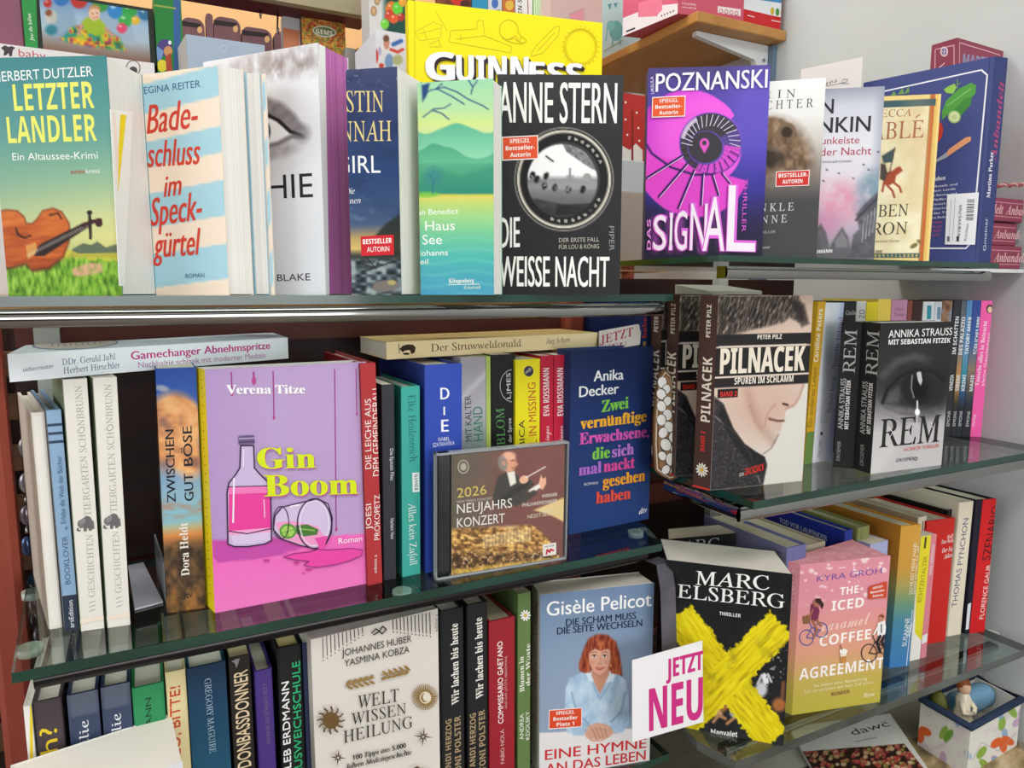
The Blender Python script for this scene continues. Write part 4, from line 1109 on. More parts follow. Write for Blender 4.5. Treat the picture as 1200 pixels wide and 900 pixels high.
# purple cocktail book
A, B, C, D, W = on_shelf((252, 718.5), (432.5, 683.5), (240, 433), ZL2, .026)
D = onz(241, 708, ZL2); C = B + (D - A)
bk = Book('hardcover_book', 'large purple and pink cocktail novel with a bottle and tipped glass, yellow spine', A, B, C, D, W, 'L', 'f0efec', hard=True, group=GML)
g = bk.face('L').fill('f0d51c')
for k in range(26): g.ell(236.5 + k * .42, 445 + k * 10, .7, .8, '9d8a1c', 0, 8)
f = bk.face('F')
def art(I, X, Y, S, T):
    I[:] = gr(S, [(0, 'b394c6'), (.4, 'ba9fcb'), (1, 'bd9fce')])
    tb = 633 - (X - 249) * .045
    I = mixc(I, gr(T, [(.68, 'd94fa9'), (.76, 'ee6cbd'), (1, 'f27dc4')]), np.clip((Y - tb) / 1.2, 0, 1))
    I = mixc(I, 'c04aa6', pg(X, Y, [(249, 633), (330, 630), (360, 640), (330, 650), (300, 655), (272, 658), (256, 660), (249, 652)], 1.5) * .9)
    return I
f.paint(art, .002)
WN = 'a03a86'; DKP = '3d2447'
for p, w in (([(271, 436), (272, 461)], 1.6), ([(297, 436), (297.5, 446)], 2.4), ([(320, 435), (321, 489)], 1.4), ([(392, 433), (394, 620)], 1.3), ([(417, 432), (418, 485)], 1.0), ([(424, 431), (427, 500)], 1.8), ([(428, 431), (431, 560)], 1.2)):
    f.line(p, w, WN); f.ell(p[1][0], p[1][1], w * 1.1, w * 2.2, 'b8458f', 0, 12)
for ex in (0, .6): f.t('Verena Titze', (265 + ex, 461.5), (357 + ex, 461), 10.5, 'fbf8fb', 'R')
# bottle
body = [(267, 637), (266, 578), (268, 566), (276, 556), (281, 548), (282, 522), (297, 522), (298, 548), (304, 555), (313, 564), (317, 577), (318, 633), (310, 637), (290, 640), (274, 640)]
f.poly(body, 'cdb7dd').poly([(268, 570), (316, 569), (317.5, 620), (268, 624)], 'e8419d').poly([(268, 570), (316, 569), (316, 577), (268, 579)], 'f07cba')
f.poly([(268, 622), (317.5, 618), (317.5, 623), (268, 627)], 'f2a4d2').poly([(270, 627), (317, 623), (316, 632), (296, 637), (274, 637)], 'd9c5e6')
f.poly([(279.5, 521), (298.5, 520), (298, 510), (294, 509.5), (283, 510), (279, 511)], '6d5a86').line([(280, 514), (298, 513)], 1, 'cbb9dc').line([(280, 518), (298, 517)], 1, '3d2447')
f.line(body, 1.5, DKP, True).line([(268, 570), (316, 569)], 1, DKP).line([(268, 622), (290, 625), (317, 619)], 1.2, DKP).line([(274, 560), (273, 612)], 1.8, 'f4e6f8').line([(285, 526), (285, 546)], 1.2, 'f4e6f8').line([(309, 585), (310, 606)], 1.3, 'f7b9da')
# glass on its side
gl = [(322, 604), (330, 594), (350, 589), (372, 584), (384, 590), (389, 606), (388, 624), (381, 638), (370, 643), (350, 638), (330, 631), (320, 620)]
f.poly(gl, 'd3c0e2').poly([(322, 612), (340, 610), (372, 616), (381, 630), (374, 640), (350, 637), (330, 630)], 'ee9cc9')
f.ell(337, 622, 10, 9, '5f9a3a').ell(337, 622, 7.5, 6.5, 'a8cf62').line([(330, 624), (344, 620)], .9, '5f9a3a').line([(337, 615), (337, 629)], .9, '5f9a3a').poly([(346, 615), (360, 614), (373, 620), (371, 626), (356, 628), (347, 625)], '4a7a35').line([(350, 619), (368, 621)], 1.5, '8cb956')
f.line(gl, 1.3, DKP, True).ring(368, 613, 20, 29, 1.4, DKP).ring(368, 613, 17, 26, .9, 'f4ecf8').ring(329, 612, 9, 19, 1.0, DKP).line([(340, 593), (350, 591)], 2, 'f8f0fa')
f.poly([(368, 630), (384, 627), (381, 636), (380, 646), (373, 646), (372, 636)], 'e84da6')
sp = [(332, 652), (345, 648), (364, 646), (372, 643), (382, 644), (398, 643), (412, 642), (424, 644), (423, 650), (410, 656), (392, 661), (370, 664), (356, 662), (362, 657), (344, 655)]
f.poly(sp, 'ea4aa6').line(sp, 1.1, '9a2f7f', True)
for q in ((312, 656, 4, 1.6), (347, 659, 3.5, 1.5), (361, 667, 4, 1.4), (355, 671, 2, .8)): f.ell(*q, 'c93f96', 0, 12)
for tx, p, q, h in (('Gin', (302, 548.5), (369, 547.5), 24), ('Boom', (310, 581), (418.5, 578), 25)):
    f.t(tx, (p[0] + 1.6, p[1] + 1.2), (q[0] + 1.6, q[1] + 1.2), h, 'c13f94', 'R')
    for ex in (-.7, 0, .7): f.t(tx, (p[0] + ex, p[1]), (q[0] + ex, q[1]), h, 'd7e617', 'R')
f.t('Roman', (396, 636.5), (423.5, 633), 6.5, 'fdf3fa', 's').t('ueberreuter', (397, 694), (423, 690.5), 3.8, 'fbd9ee', 's')
f.line([(248, 714), (431, 679.5)], .1, 'f27dc4')
bk.done()

# red, dark, teal, blue, silver ... spines
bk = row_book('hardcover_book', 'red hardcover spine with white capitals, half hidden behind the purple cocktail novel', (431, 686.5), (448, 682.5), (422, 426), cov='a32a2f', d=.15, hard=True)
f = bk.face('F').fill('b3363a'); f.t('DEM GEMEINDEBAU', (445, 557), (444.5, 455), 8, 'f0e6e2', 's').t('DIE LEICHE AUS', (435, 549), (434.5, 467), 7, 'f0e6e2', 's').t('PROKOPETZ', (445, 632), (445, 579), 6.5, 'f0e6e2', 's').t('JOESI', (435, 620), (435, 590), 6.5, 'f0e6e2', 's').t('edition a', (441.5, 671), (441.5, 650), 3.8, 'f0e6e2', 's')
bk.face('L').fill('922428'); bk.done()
bk = row_book('paperback_book', 'thin charcoal spine with tiny white type between the red and teal books', (450, 680.5), (464.5, 677.6), (447, 451), cov='33333b', d=.125)
f = bk.face('F'); f.t('Die Epstein Files', (457, 526), (457.5, 563), 4, 'd8d8dc', 's').t('Herbert Vana', (457.5, 608), (458, 632), 4, 'd8d8dc', 's'); bk.done()
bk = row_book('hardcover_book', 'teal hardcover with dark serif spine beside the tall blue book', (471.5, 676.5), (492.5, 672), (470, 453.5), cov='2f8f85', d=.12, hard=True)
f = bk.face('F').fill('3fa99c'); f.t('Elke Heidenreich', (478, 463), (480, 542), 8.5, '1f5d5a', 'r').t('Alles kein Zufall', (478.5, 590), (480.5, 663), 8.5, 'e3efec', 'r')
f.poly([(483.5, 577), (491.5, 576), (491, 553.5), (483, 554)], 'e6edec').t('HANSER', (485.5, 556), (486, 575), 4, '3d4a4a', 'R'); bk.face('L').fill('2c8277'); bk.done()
bk = row_book('hardcover_book', 'thick royal blue hardcover with three white stacked letters on the spine', (499, 671.5), (541, 663), (497.5, 428), cov='2a3f97', d=.15, hard=True)
f = bk.face('F').fill('324db0')
for dx in (0, .7): f.t('D', (516 + dx, 468), (526 + dx, 467.5), 13.5, 'f2f4fa', 's').t('E', (517 + dx, 506), (525 + dx, 505.5), 14, 'f2f4fa', 's')
f.line([(520.5, 486), (520.4, 477)], 2, 'f2f4fa')
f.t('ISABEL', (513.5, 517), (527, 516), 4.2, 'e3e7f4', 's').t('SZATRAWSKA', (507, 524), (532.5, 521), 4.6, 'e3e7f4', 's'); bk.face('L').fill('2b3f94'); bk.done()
A, B, C, D, W = by_row((539.5, 420), (569, 417), .70, ZL2, .13)
bk = Book('paperback_book', 'silvery grey crime spine with a light diagonal streak and green capitals', A, B, C, D, W, 'F', 'a9a5ae', group=GML)
f = bk.face('F').paint(lambda I, X, Y, S, T: mixc(mixc(gr(T + .1 * fb(X, Y, 9, 61), [(0, 'aaa5ac'), (.3, 'bdb9c2'), (.55, '8fa0a3'), (1, '7d8a90')]), 'dedce2', ln(X, Y, [(538, 470), (570, 437)], 5, 6) * .8), '8da58f', el(X, Y, 562, 512, 12, 20, 0, 1) * .5), .002)
f.t('MIT KALTER', (553, 517), (552, 463), 7.5, '3a3f4a', 's').t('HAND', (566, 516), (565, 476), 11, '3e7f6b', 's'); bk.done()
bk = Book('paperback_book', 'narrow lime green spine beside the silvery grey one', *by_row((569.5, 418), (575, 417), .70, ZL2, .13), 'F', 'b9cf6c', group=GML).done()
bk = Book('paperback_book', 'thick black spine with a white ring and green capitals', *by_row((576, 417), (604, 414), .70, ZL2, .135), 'F', '1d1d1f', group=GML)
f = bk.face('F'); f.ring(601, 452, 15, 19, .8, 'c9c9c9', 30, 95, 265).t('L|MES', (598.5, 467), (598, 437), 4.6, 'e6e6e6', 's').t('BLOM', (592, 521), (590.5, 478), 9.5, '5f9a5c', 'r').t('an der Spree', (600, 527), (599, 490), 4.2, 'cfcfcf', 's'); bk.done()
bk = Book('paperback_book', 'bright yellow spine with red capitals and a round dark badge', *by_row((604, 422), (633, 420), .695, ZL2, .13), 'F', 'f2e51f', group=GML)
f = bk.face('F'); f.ell(619.5, 435, 5.6, 6.2, '2b2f55').t('atb', (616, 438), (623, 434), 4, 'f2e9c8', 'i').t('GIRL IN MISSING', (629.5, 540), (627.5, 448), 9, 'c4552d', 's').t('ROBICA', (615.5, 545), (614.5, 492), 6.5, '2b2b33', 's'); bk.done()
for i, (a, b_, lb) in enumerate(((633.2, 649, 'left'), (649.6, 667.5, 'right'))):
    bk = Book('paperback_book', 'crimson spine with white bold capitals, %s one of the twin copies' % lb, *by_row((a, 417.5 - i), (b_, 416 - i), .705, ZL2, .13), 'F', 'c9213f', group=GML)
    f = bk.face('F'); x = a + 10.5; f.t('EVA ROSSMANN', (x, 487), (x - .3, 431), 7, 'f6eaec', 'b').t('Alles Gute hinger', (x, 560), (x - .2, 499), 6, 'f3d3da', 'k'); bk.done()

# dark blue novel with bright lettering
A, B, C, D, W = on_shelf((666, 627), (760, 608), (669, 410.5), ZL2, .03)
bk = Book('hardcover_book', 'dark blue novel with a stack of bright coloured words, face out', A, B, C, D, W, 'L', '233a72', hard=True, group=GML)
f = bk.face('F').paint(lambda I, X, Y, S, T: gr(T, [(0, '1f2c54'), (.35, '22376c'), (1, '26437f')]), .006)
for dx in (0, .6): f.t('Anika', (695.5 + dx, 447), (730 + dx, 444.5), 12.5, 'f2f3f6', 's').t('Decker', (678.5 + dx, 465.5), (724.5 + dx, 461), 12.5, 'f2f3f6', 's')
WD = [('Zwei', (705, 483), (736, 478), '7fc94b'), ('vernunftige', (680, 503), (757, 493.5), 'f3b32f'), ('Erwachsene,', (679, 521), (760, 511.5), 'd65bb5'), ('die', (694, 538.5), (714, 536), '7fc94b'), ('sich', (717, 536), (742, 532), 'b679cf'),
      ('mal', (678, 557.5), (704, 553.5), 'b06fd0'), ('nackt', (707, 553), (743, 548), 'd84f9f'), ('gesehen', (706, 571), (755, 563), 'f3a62f'), ('haben', (698, 590), (738, 584), 'e8523f')]
for tx, p, q, c in WD:
    for ex in (-.3, .5): f.t(tx, (p[0] + ex, p[1]), (q[0] + ex, q[1]), 13.5, c, 'R')
f.ell(712.4, 488.4, 1.2, 1.4, 'f3b32f').ell(716.6, 487.9, 1.2, 1.4, 'f3b32f')
f.t('ROMAN', (684, 569), (700, 567), 3.2, 'd7dbe6', 's').t('dtv', (748, 602.5), (757.5, 600), 6.5, 'e9ecf3', 'I')
bk.done()

# compact disc in its clear case
A, B, C, D, W = on_shelf((511, 681), (664.5, 655.5), (511, 532), ZL2, .010)
u = (B - A) / np.linalg.norm(B - A); bkd = V(-u[1], u[0], 0)
t = thing('compact_disc_case', 'clear plastic disc case with a conductor and an orchestra hall on its booklet', 'disc case', (A + B) / 2)
def slabq(A, B, W, d0, d1, m):
    b = Mb(); lo = [A + bkd * d0, B + bkd * d0, B + bkd * d1, A + bkd * d1]; b.hexa(lo, [p + W for p in lo], m); return b
L = np.linalg.norm(B - A)
slabq(A + bkd * 0, B, W, .0086, .0096, mat('26282b', .25)).build('rear_tray', t)
A1 = A + u * (.115 * L) + W * .02; B1 = B - u * (.03 * L) + W * .02; W1 = W * .955
bb = slabq(A1, B1, W1, .0022, .0032, 'e7e2d6')
f = Face(bb, A1 + bkd * .0021, B1 - A1, W1, 1)
def art(I, X, Y, S, T):
    I[:] = gr(S, [(0, '4c4a3c'), (.25, '574a3f'), (.5, '6a3f3a'), (1, '6b3f3c')])
    n = fb(X, Y, 12, 71)
    I = mixc(I, '8a5a50', n * .35)
    arc = np.hypot(X - 610, Y - 690)
    I = mixc(I, 'c7ad72', np.clip((Y - (617 - .04 * (X - 530)) + 0) / 2, 0, 1) * 0)
    I = mixc(I, gr(S, [(.3, 'b89a62'), (.8, 'd4bd86'), (1, 'cdb47a')]), np.clip((arc - 92) / 2, 0, 1) * np.clip((X - 598) / 4, 0, 1) * np.clip((Y - (607 - .42 * (X - 600))) / 3, 0, 1))
    hall = np.clip((90 - np.hypot((X - 575) * 1.0, (Y - 690) * 1.0)) / 2, 0, 1) * np.clip((Y - 618 + .05 * (X - 530)) / 4, 0, 1)
    H = gr(fb(X * 1.2, Y * 1.8, 5, 73), [(.15, '3a2413'), (.45, '8a5f30'), (.7, 'd3a65c'), (.95, 'f6dd9c')])
    H = mixc(H, 'e9cf94', el(X, Y, 598, 612, 11, 8, 0, .6) * .8)
    H = mixc(H, 'f1dca8', pg(X, Y, [(566, 628), (622, 618), (622, 634), (566, 642)], 2) * (.3 + .22 * (np.sin(X * 1.5) > 0)))
    H = mixc(H, '2b1a12', np.clip((Y - 645) / 6, 0, 1) * np.clip(fb(X, Y, 3.2, 75) * 2.2 - .5, 0, 1) * .9)
    H = mixc(H, 'd8b98c', (vn(X, Y, 2.2, 76) > .8) * np.clip((Y - 640) / 6, 0, 1) * .7)
    H = mixc(H, 'cfa94e', np.clip((Y - 666 + .12 * (X - 530)) / 3, 0, 1) * (vn(X, Y, 2, 77) * .6 + .4))
    I = mixc(I, H, hall)
    # conductor
    I = mixc(I, '3a3733', pg(X, Y, [(581, 567), (584, 558), (594, 553), (606, 556), (612, 566), (622, 562), (626, 568), (612, 582), (600, 592), (582, 594), (577, 585)], 2))
    I = mixc(I, 'd8d2c8', pg(X, Y, [(594, 553), (603, 552), (605, 566), (598, 570)], 1.5)); I = mixc(I, '2b2927', ln(X, Y, [(583, 590), (602, 576), (618, 566)], 6, 2))
    I = mixc(I, 'c98f72', el(X, Y, 595.5, 541.5, 9.5, 12, -14, .12)); I = mixc(I, '7d766e', el(X, Y, 589, 543, 5.5, 9.5, -10, .4) * .9); I = mixc(I, 'dbaa8c', el(X, Y, 598, 534, 6.5, 4.5, 0, .6) * .8)
    I = mixc(I, 'b57a60', ln(X, Y, [(604, 541), (606.5, 544), (604, 546)], 2)); I = mixc(I, '5d3a2e', ln(X, Y, [(599, 540), (603, 539.4)], 1.1)); I = mixc(I, '8a4d3e', ln(X, Y, [(600, 549), (604, 548)], 1.1)); I = mixc(I, 'b9806a', el(X, Y, 590.5, 543, 1.8, 2.8))
    I = mixc(I, 'd6a285', el(X, Y, 614, 562, 5.5, 4.5, -30)); I = mixc(I, 'd6a285', pg(X, Y, [(630, 571), (633, 560), (634, 556), (636, 561), (640, 559), (640, 567), (636, 574)], 1.2)); I = mixc(I, 'd8d2c8', ln(X, Y, [(622, 576), (631, 570)], 5))
    I = mixc(I, 'efe9dd', ln(X, Y, [(616, 560), (639, 547)], 1.0, .8))
    I = np.clip(I * 1.12 + .03, 0, 1)
    I = mixc(I, '4a4742', pg(X, Y, [(600, 592), (612, 580), (626, 574), (630, 578), (616, 588), (604, 594)], 1.5))
    return I
f.paint(art, .0009)
f.ring(543, 547, 6, 7.5, 1.6, 'b9b39f').ell(543, 547, 3.6, 4.6, 'b9b39f')
f.t('2026', (535.5, 583.5), (570, 579), 11, 'dcc667', 's').t("NEW YEAR'S CONCERT", (535.5, 589.5), (577, 585), 2.8, 'cfc9ba', 's').t('NEUJAHRS', (535.5, 602), (600, 594.5), 11, 'f4f1ea', 's').t('KONZERT', (535.5, 618.5), (591.5, 612), 11, 'f4f1ea', 's')
f.t('WIENER', (634.5, 583.5), (653, 581), 4, 'f0ebdf', 's').t('PHILHARMONIKER', (612, 594), (653, 588.5), 4.2, 'f0ebdf', 's').t('YANNICK', (631.5, 601.5), (653, 598.5), 4, 'efe4bd', 's').t('NÉZET-SÉGUIN', (618, 607.5), (653, 602.5), 4, 'efe4bd', 's')
f.poly([(636, 652), (651.5, 649.5), (651.5, 635.5), (636, 638)], 'f3efe8').t('MASTER', (638, 642), (649.5, 640), 2.2, '4a4a4a', 's').line([(640, 649.5), (641, 644), (644, 647), (645, 643.5), (648.5, 645)], 2.2, 'd7263a')
bb.build('booklet', t)
clear = glass_mat('clear_plastic', (.985, .985, .985), .02, 1.3)
slabq(A, B, W, 0, .0012, clear).build('front_lid', t)
hb = slabq(A + u * .003, A + u * (.1 * L), W, .0016, .0084, mat('17181a', .2, 0, .6))
hb.build('hinge_strip', t)['label'] = 'black ribbed hinge strip'
fr = Mb()
for (a, c, w0, w1) in ((0, L, 0, .003), (0, L, .982, 1.0)):
    lo = [A + u * a + W * w0 if w0 > .5 else A + u * a, None]
    Z0 = A + W * (w0 if w0 else 0); Z1 = W * ((w1 - w0) if w0 else .018)
    q = [Z0 + bkd * .0012, Z0 + u * L + bkd * .0012, Z0 + u * L + bkd * .0086, Z0 + bkd * .0086]; fr.hexa(q, [p + Z1 for p in q], mat('a9adb0', .15, 0, .7))
for a in (0, L - .0015):
    q = [A + u * a + bkd * .0012, A + u * (a + .0015) + bkd * .0012, A + u * (a + .0015) + bkd * .0086, A + u * a + bkd * .0086]; fr.hexa(q, [p + W for p in q], mat('a9adb0', .15, 0, .7))
fr.build('case_rim', t)

# two books lying across the tops of the row
def lying(name, label, bl, br, tl, z, depth, cov, hard=False, group=None, page='ece5d6'):
    P = onz(*bl, z); Q = onz(*br, z); u = (Q - P) / np.linalg.norm(Q - P)
    n = np.cross(u, V(0, 0, 1)); T = onplane(*tl, P, n); th = T[2] - P[2]
    b = V(0, depth, 0); up = V(0, 0, th)
    return Book(name, label, P + up, P, P + b, P + up + b, Q - P, 'F', cov, hard=hard, group=group, lying=True, page=page)
ztop = ZL2 + .2145
bk = lying('paperback_book', 'white paperback with pink title lying flat on top of the left books', (11.5, 448), (338, 420), (9, 415), ztop, .10, 'dfe4ee', group='books lying flat on the middle left row')
f = bk.face('F').fill('f3f7fd')
f.t('ueberreuter', (27, 435.5), (63, 431), 5, '5a6484', 's').t('DDr. Gerald Jahl', (73, 428), (135.5, 421), 7.5, '4f6088', 'r').t('Herbert Hirschler', (74.5, 438), (140.5, 431), 7.5, '4f6088', 'r')
for ex in (0, .5): f.t('Gamechanger Abnehmspritze', (153.5 + ex, 421.5), (316 + ex, 408.5), 9.5, 'c8328c', 's')
f.t('Nachhaltig schlank mit moderner Medizin', (162, 431), (311, 419), 6.8, 'c07fb8', 's')
g = bk.face('L').fill('cdd3de')
g.ell(88, 403.5, 51, 6.2, '4d7396', -2.5).ell(88.5, 403.3, 48, 5.4, 'bfb3ac', -2.5)
for k in range(9): g.line([(62 + k * 7, 406.5 - k * .4), (60 + k * 7, 401 - k * .4)], 2.2, '8d7f84')
for k in range(12): g.line([(166 + k * 10, 397 - k * .9), (160 + k * 10, 389 - k * .8)], 1.3, '98a3b5')
bk.done()
bk = lying('paperback_book', 'cream yellow paperback lying flat on top of the right spines, pages to the left', (453, 421.5), (701.5, 406.5), (451.5, 401), ZL2 + .2145, .10, 'e6c88e', group='books lying flat on the middle left row', page='e3dccf')
f = bk.face('F').fill('fde6b4')
f.t('Der Struwweldonald', (505, 412), (611, 406), 9, '4b3524', 'r').t('Jörg Schorn', (640, 403), (668, 400.5), 6, '6b5640', 'i')
f.poly([(468, 409), (472, 405), (478, 403.5), (484, 404), (487, 407), (486, 413), (482, 415), (480, 410), (474, 411), (472, 413)], '3a2719').line([(467, 403), (468, 414)], .8, '3a2719').ell(476, 414.5, 4, 1.3, '3a2719')
g = bk.face('L').fill('e0bd7f')
for q in ([(400, 392), (440, 389)], [(455, 396), (470, 397)], [(520, 393), (532, 392)], [(535, 391), (545, 392)]): g.line(q, 1.5, '4d3a26')
bk.done()

# sign leaning behind the dark blue novel
P = [ony(x, y, Y) for x, y, Y in ((702, 412, .735), (750, 404, .715), (752, 379, .725), (702, 388, .745))]
zlow = ZL2 + .2155
b = Mb(); n = V(.0004, .001, 0); b.hexa([p for p in P], [p + n for p in P], mat('cfc4c4', .5))
f = Face(b, P[0], P[1] - P[0], P[3] - P[0], 2)
f.fill('cfc2c0').t('JETZT', (703, 404), (744, 393), 10, 'a32a52', 'I').t('NEU', (706, 412), (736, 406), 6, 'a32a52', 'I')
tag(b.build('promotion_card', None, P[0]), 'small promotion card leaning behind the dark blue novel with bright words', 'card', 'promotion cards with magenta lettering')

# ================================================================== middle right shelf
GMR = 'books standing on the middle right shelf'
z = ZR2
# navy spine at the very left
bk = Book('hardcover_book', 'dark blue spine with red and yellow words, far left on the middle right shelf', *by_row((752.5, 351), (764, 350.5), .72, z, .13), 'F', '22336b', group=GMR)
f = bk.face('F'); f.t('gesehen', (757.5, 432), (757, 400), 5, 'e0b13a', 'R').t('haben', (757.5, 396), (758, 365), 5, 'd9482f', 'R'); bk.done()

def face_art(ox, oy, k):
    """printed portrait of a man in profile with a black title band, shared by the three copies"""
    def fn(I, X, Y, S, T):
        x = S; y = T
        n = fb(x * 300, y * 200, 8, 81)
        I[:] = gr(T, [(0, 'cdb3a2'), (.4, 'd9c2b2'), (.6, 'd3bcae'), (1, 'd8d2c8')])
        PX = x * 117; PY = y * 229
        bgm = pg(PX, PY, [(118, 100), (113, 106), (109, 121), (104, 131), (98, 135.5), (91, 138), (89, 144), (89, 150), (86, 153), (86, 160), (83, 168), (79, 178), (72, 187), (62, 192), (60, 229), (118, 229)], 1.5)
        I = mixc(I, 'cba795', el(PX, PY, 60, 130, 40, 36, 20, 1.0) * .6)
        I = mixc(I, 'a87f6c', ln(PX, PY, [(40, 112), (46, 130), (62, 160), (78, 178)], 9, 10) * .45)
        I = mixc(I, 'd9d4cb', bgm)
        I = mixc(I, 'b58b78', ln(PX, PY, [(111, 108), (106, 124), (100, 133), (90, 136)], 2.5, 3) * .8)
        I = mixc(I, '4c2f26', ln(PX, PY, [(86, 130), (92, 132)], 2.6, 1.5))
        I = mixc(I, '8a5d4d', ln(PX, PY, [(69, 147), (80, 151), (88, 151)], 2.6, 2)); I = mixc(I, '5f3b30', ln(PX, PY, [(70, 148.5), (88, 151.5)], 1.4, 1))
        I = mixc(I, 'b58975', ln(PX, PY, [(76, 130), (66, 142), (64, 156)], 2, 3) * .7); I = mixc(I, 'a77f6d', ln(PX, PY, [(60, 160), (52, 150), (44, 130)], 2.5, 4) * .5)
        I = mixc(I, '4c3c33', ln(PX, PY, [(64, 190), (74, 184), (82, 168)], 1.5, 2) * .5)
        hr = pg(PX, PY, [(0, 0), (98, 0), (104, 14), (110, 30), (100, 32), (88, 26), (80, 32), (62, 36), (40, 40), (24, 44), (0, 48)], 4)
        st = vn(PX * 1.1 + PY * .4, PY * .22 - PX * .06, 1.25, 82)
        I = mixc(I, gr(st, [(.1, '1f1b1b'), (.45, '4b433f'), (.75, '6f645d'), (.95, 'b19a8a')]), hr)
        I = mixc(I, '2b2422', pg(PX, PY, [(82, 2), (106, 10), (114, 34), (104, 38), (96, 22)], 4) * .7)
        jk = pg(PX, PY, [(0, 116), (12, 126), (25, 156), (40, 176), (55, 187), (66, 194), (70, 204), (66, 229), (0, 229)], 2)
        sp = vn(PX, PY, 1.2, 84)
        I = mixc(I, gr(sp, [(0, '262324'), (.7, '39353a'), (.93, '58535a')]), jk)
        I = mixc(I, '8b8480', ln(PX, PY, [(2, 140), (30, 164), (48, 190), (62, 226)], 1.6, 1.5) * .8 * jk)
        I = mixc(I, '1c1a1b', pg(PX, PY, [(10, 126), (25, 156), (40, 176), (55, 187), (66, 194), (69, 210), (58, 216), (38, 190), (20, 164), (6, 138)], 2) * .7)
        I = mixc(I, '232021', np.clip((PY - 44) / .8, 0, 1) * np.clip((59 - PY) / .8, 0, 1))
        I = mixc(I, 'e6dcce', np.clip((PY - 57.5) / .8, 0, 1) * np.clip((60 - PY) / .8, 0, 1) * (PX > 3) * (PX < 112))
        I = mixc(I, '232021', np.clip((PY - 60) / .8, 0, 1) * np.clip((94 - PY) / .8, 0, 1))
        I = mixc(I, 'e6dcce', np.clip((PY - 93) / .8, 0, 1) * np.clip((95 - PY) / .8, 0, 1))
        I = mixc(I, '232021', np.clip((PY - 95) / .8, 0, 1) * np.clip((107 - PY) / .8, 0, 1) * (PX > -1))
        I = mixc(I, '1f1a1a', (PX > 4) * (PX < 29) * (PY > 108) * (PY < 119))
        return I
    return fn
def pilnacek(label, bl, br, top, sp, d=.034):
    A, B, C, D, W = on_shelf(bl, br, top, z, d)
    if sp is not None:
        D = onz(*sp, z); C = B + (D - A)
    bk = Book('hardcover_book', label, A, B, C, D, W, 'L', '3d2a27', hard=True, group=GMR)
    f = bk.face('F').paint(face_art(0, 0, 1), .0009)
    g = bk.face('L').fill('4a322e')
    P = lambda a, b: tuple(proj(f.P(a * f.lu + b * f.sx, b * f.H)))
    q = lambda a, b: tuple(proj(g.P(a * g.lu, b * g.H)))
    hp = 229 / abs(proj(f.P(0, 0))[1] - proj(f.P(0, f.H))[1])
    f.t('PETER PILZ', P(.42, .777), P(.68, .777), 5.2 / hp, 'efe6da', 'b')
    for dx in (-.004, .004): f.t('PILNACEK', P(.05 + dx, .605), P(.945 + dx, .605), 30 / hp, 'e6dccb', 'b')
    f.t('SPUREN IM SCHLAMM', P(.2, .548), P(.83, .548), 8 / hp, 'efe6da', 'b').t('BAND 2', P(.06, .488), P(.23, .488), 6 / hp, 'd8352b', 'b')
    f.t('EDITION', P(.3, .06), P(.345, .063), 4 / hp, 'efe6da', 's').t('ZACKZACK', P(.355, .063), P(.56, .082), 8 / hp, 'd8352b', 'b')
    u0, u1 = .62, .62
    g.t('PETER PILZ', q(.66, .79), q(.66, .955), 5, 'efe6da', 'b').t('PILNACEK', q(.84, .355), q(.84, .69), 11, 'e6dccb', 'b').t('BAND 2', q(.6, .2), q(.6, .305), 5, 'd8352b', 'b')
    c = V(g.lu * .5, g.H * .1)
    for k in range(12):
        a = k * .5236; e = V(math.cos(a), math.sin(a)); s_ = V(-e[1], e[0])
        g.raw([c, c + e * .006 + s_ * .0012, c + e * .0085, c + e * .006 - s_ * .0012], 'efeae0')
    g.raw([c + V(math.cos(k * .7), math.sin(k * .7)) * .0024 for k in range(9)], 'd9b02f')
    g.raw([(0, 0), (g.lu, 0), (g.lu, .0022), (0, .0022)], 'c93a34')
    bk.done()
    return A, B, D, W
A1, B1, D1, W1 = pilnacek('frontmost of three dark brown hardcovers with a man in profile, whole cover showing', (832, 575), (940, 563.5), (842, 346.5), (812, 570))
dv = D1 - A1; uv_ = B1 - A1
for xs, xf, dy, lb in ((783, 797, .064, 'second of three dark brown profile hardcovers, half of the hair showing'), (765, 776.5, .100, 'rearmost of three dark brown profile hardcovers, mostly its spine showing')):
    A2 = ony(xf, 345, A1[1] + dy); A2[2] = z; D2 = ony(xs, 345, A1[1] + dy + .030); D2[2] = z
    a, b_, d_ = proj(A2), proj(A2 + uv_), proj(D2); t_ = proj(A2 + V(0, 0, W1[2]))
    pilnacek(lb, tuple(a), tuple(b_), tuple(t_), tuple(d_))

# die cut cloud figure
P0 = onz(766, 556, z); P1 = P0 + V(.035, -.0194, 0)
P0 = P0 + V(0, 0, 0); n = np.cross(P1 - P0, V(0, 0, 1)); n /= np.linalg.norm(n)
out = [(768, 552), (766, 520), (767, 490), (769, 462), (773, 442), (779, 433), (785, 438), (788, 450), (787, 470), (788, 486), (794, 500), (799, 516), (801, 534), (799, 550), (794, 560), (786, 563), (776, 558)]
W3 = [onplane(x, y, P0, n) for x, y in out]
b = Mb(); k = len(W3)
vs = [p for p in W3] + [p - n * .012 for p in W3]
b.add(vs, [tuple(range(k)), tuple(range(2 * k - 1, k - 1, -1))] + [(i, k + i, k + (i + 1) % k, (i + 1) % k) for i in range(k)], mat('7a5a3c', .6))
f = Face(b, P0 - (P1 - P0) * .8 - V(0, 0, .03), (P1 - P0) * 3, V(0, 0, .25), 2)
c0 = np.mean(np.array(out, float), 0)
f.poly([tuple(c0 + (np.array(p) - c0) * V(.88, .96)) for p in out], 'd8c9b2').poly([tuple(c0 + (np.array(p) - c0) * V(.8, .94)) for p in out], '6b4a30').poly([tuple(c0 + (np.array(p) - c0) * V(.68, .9)) for p in out], '9a734c')
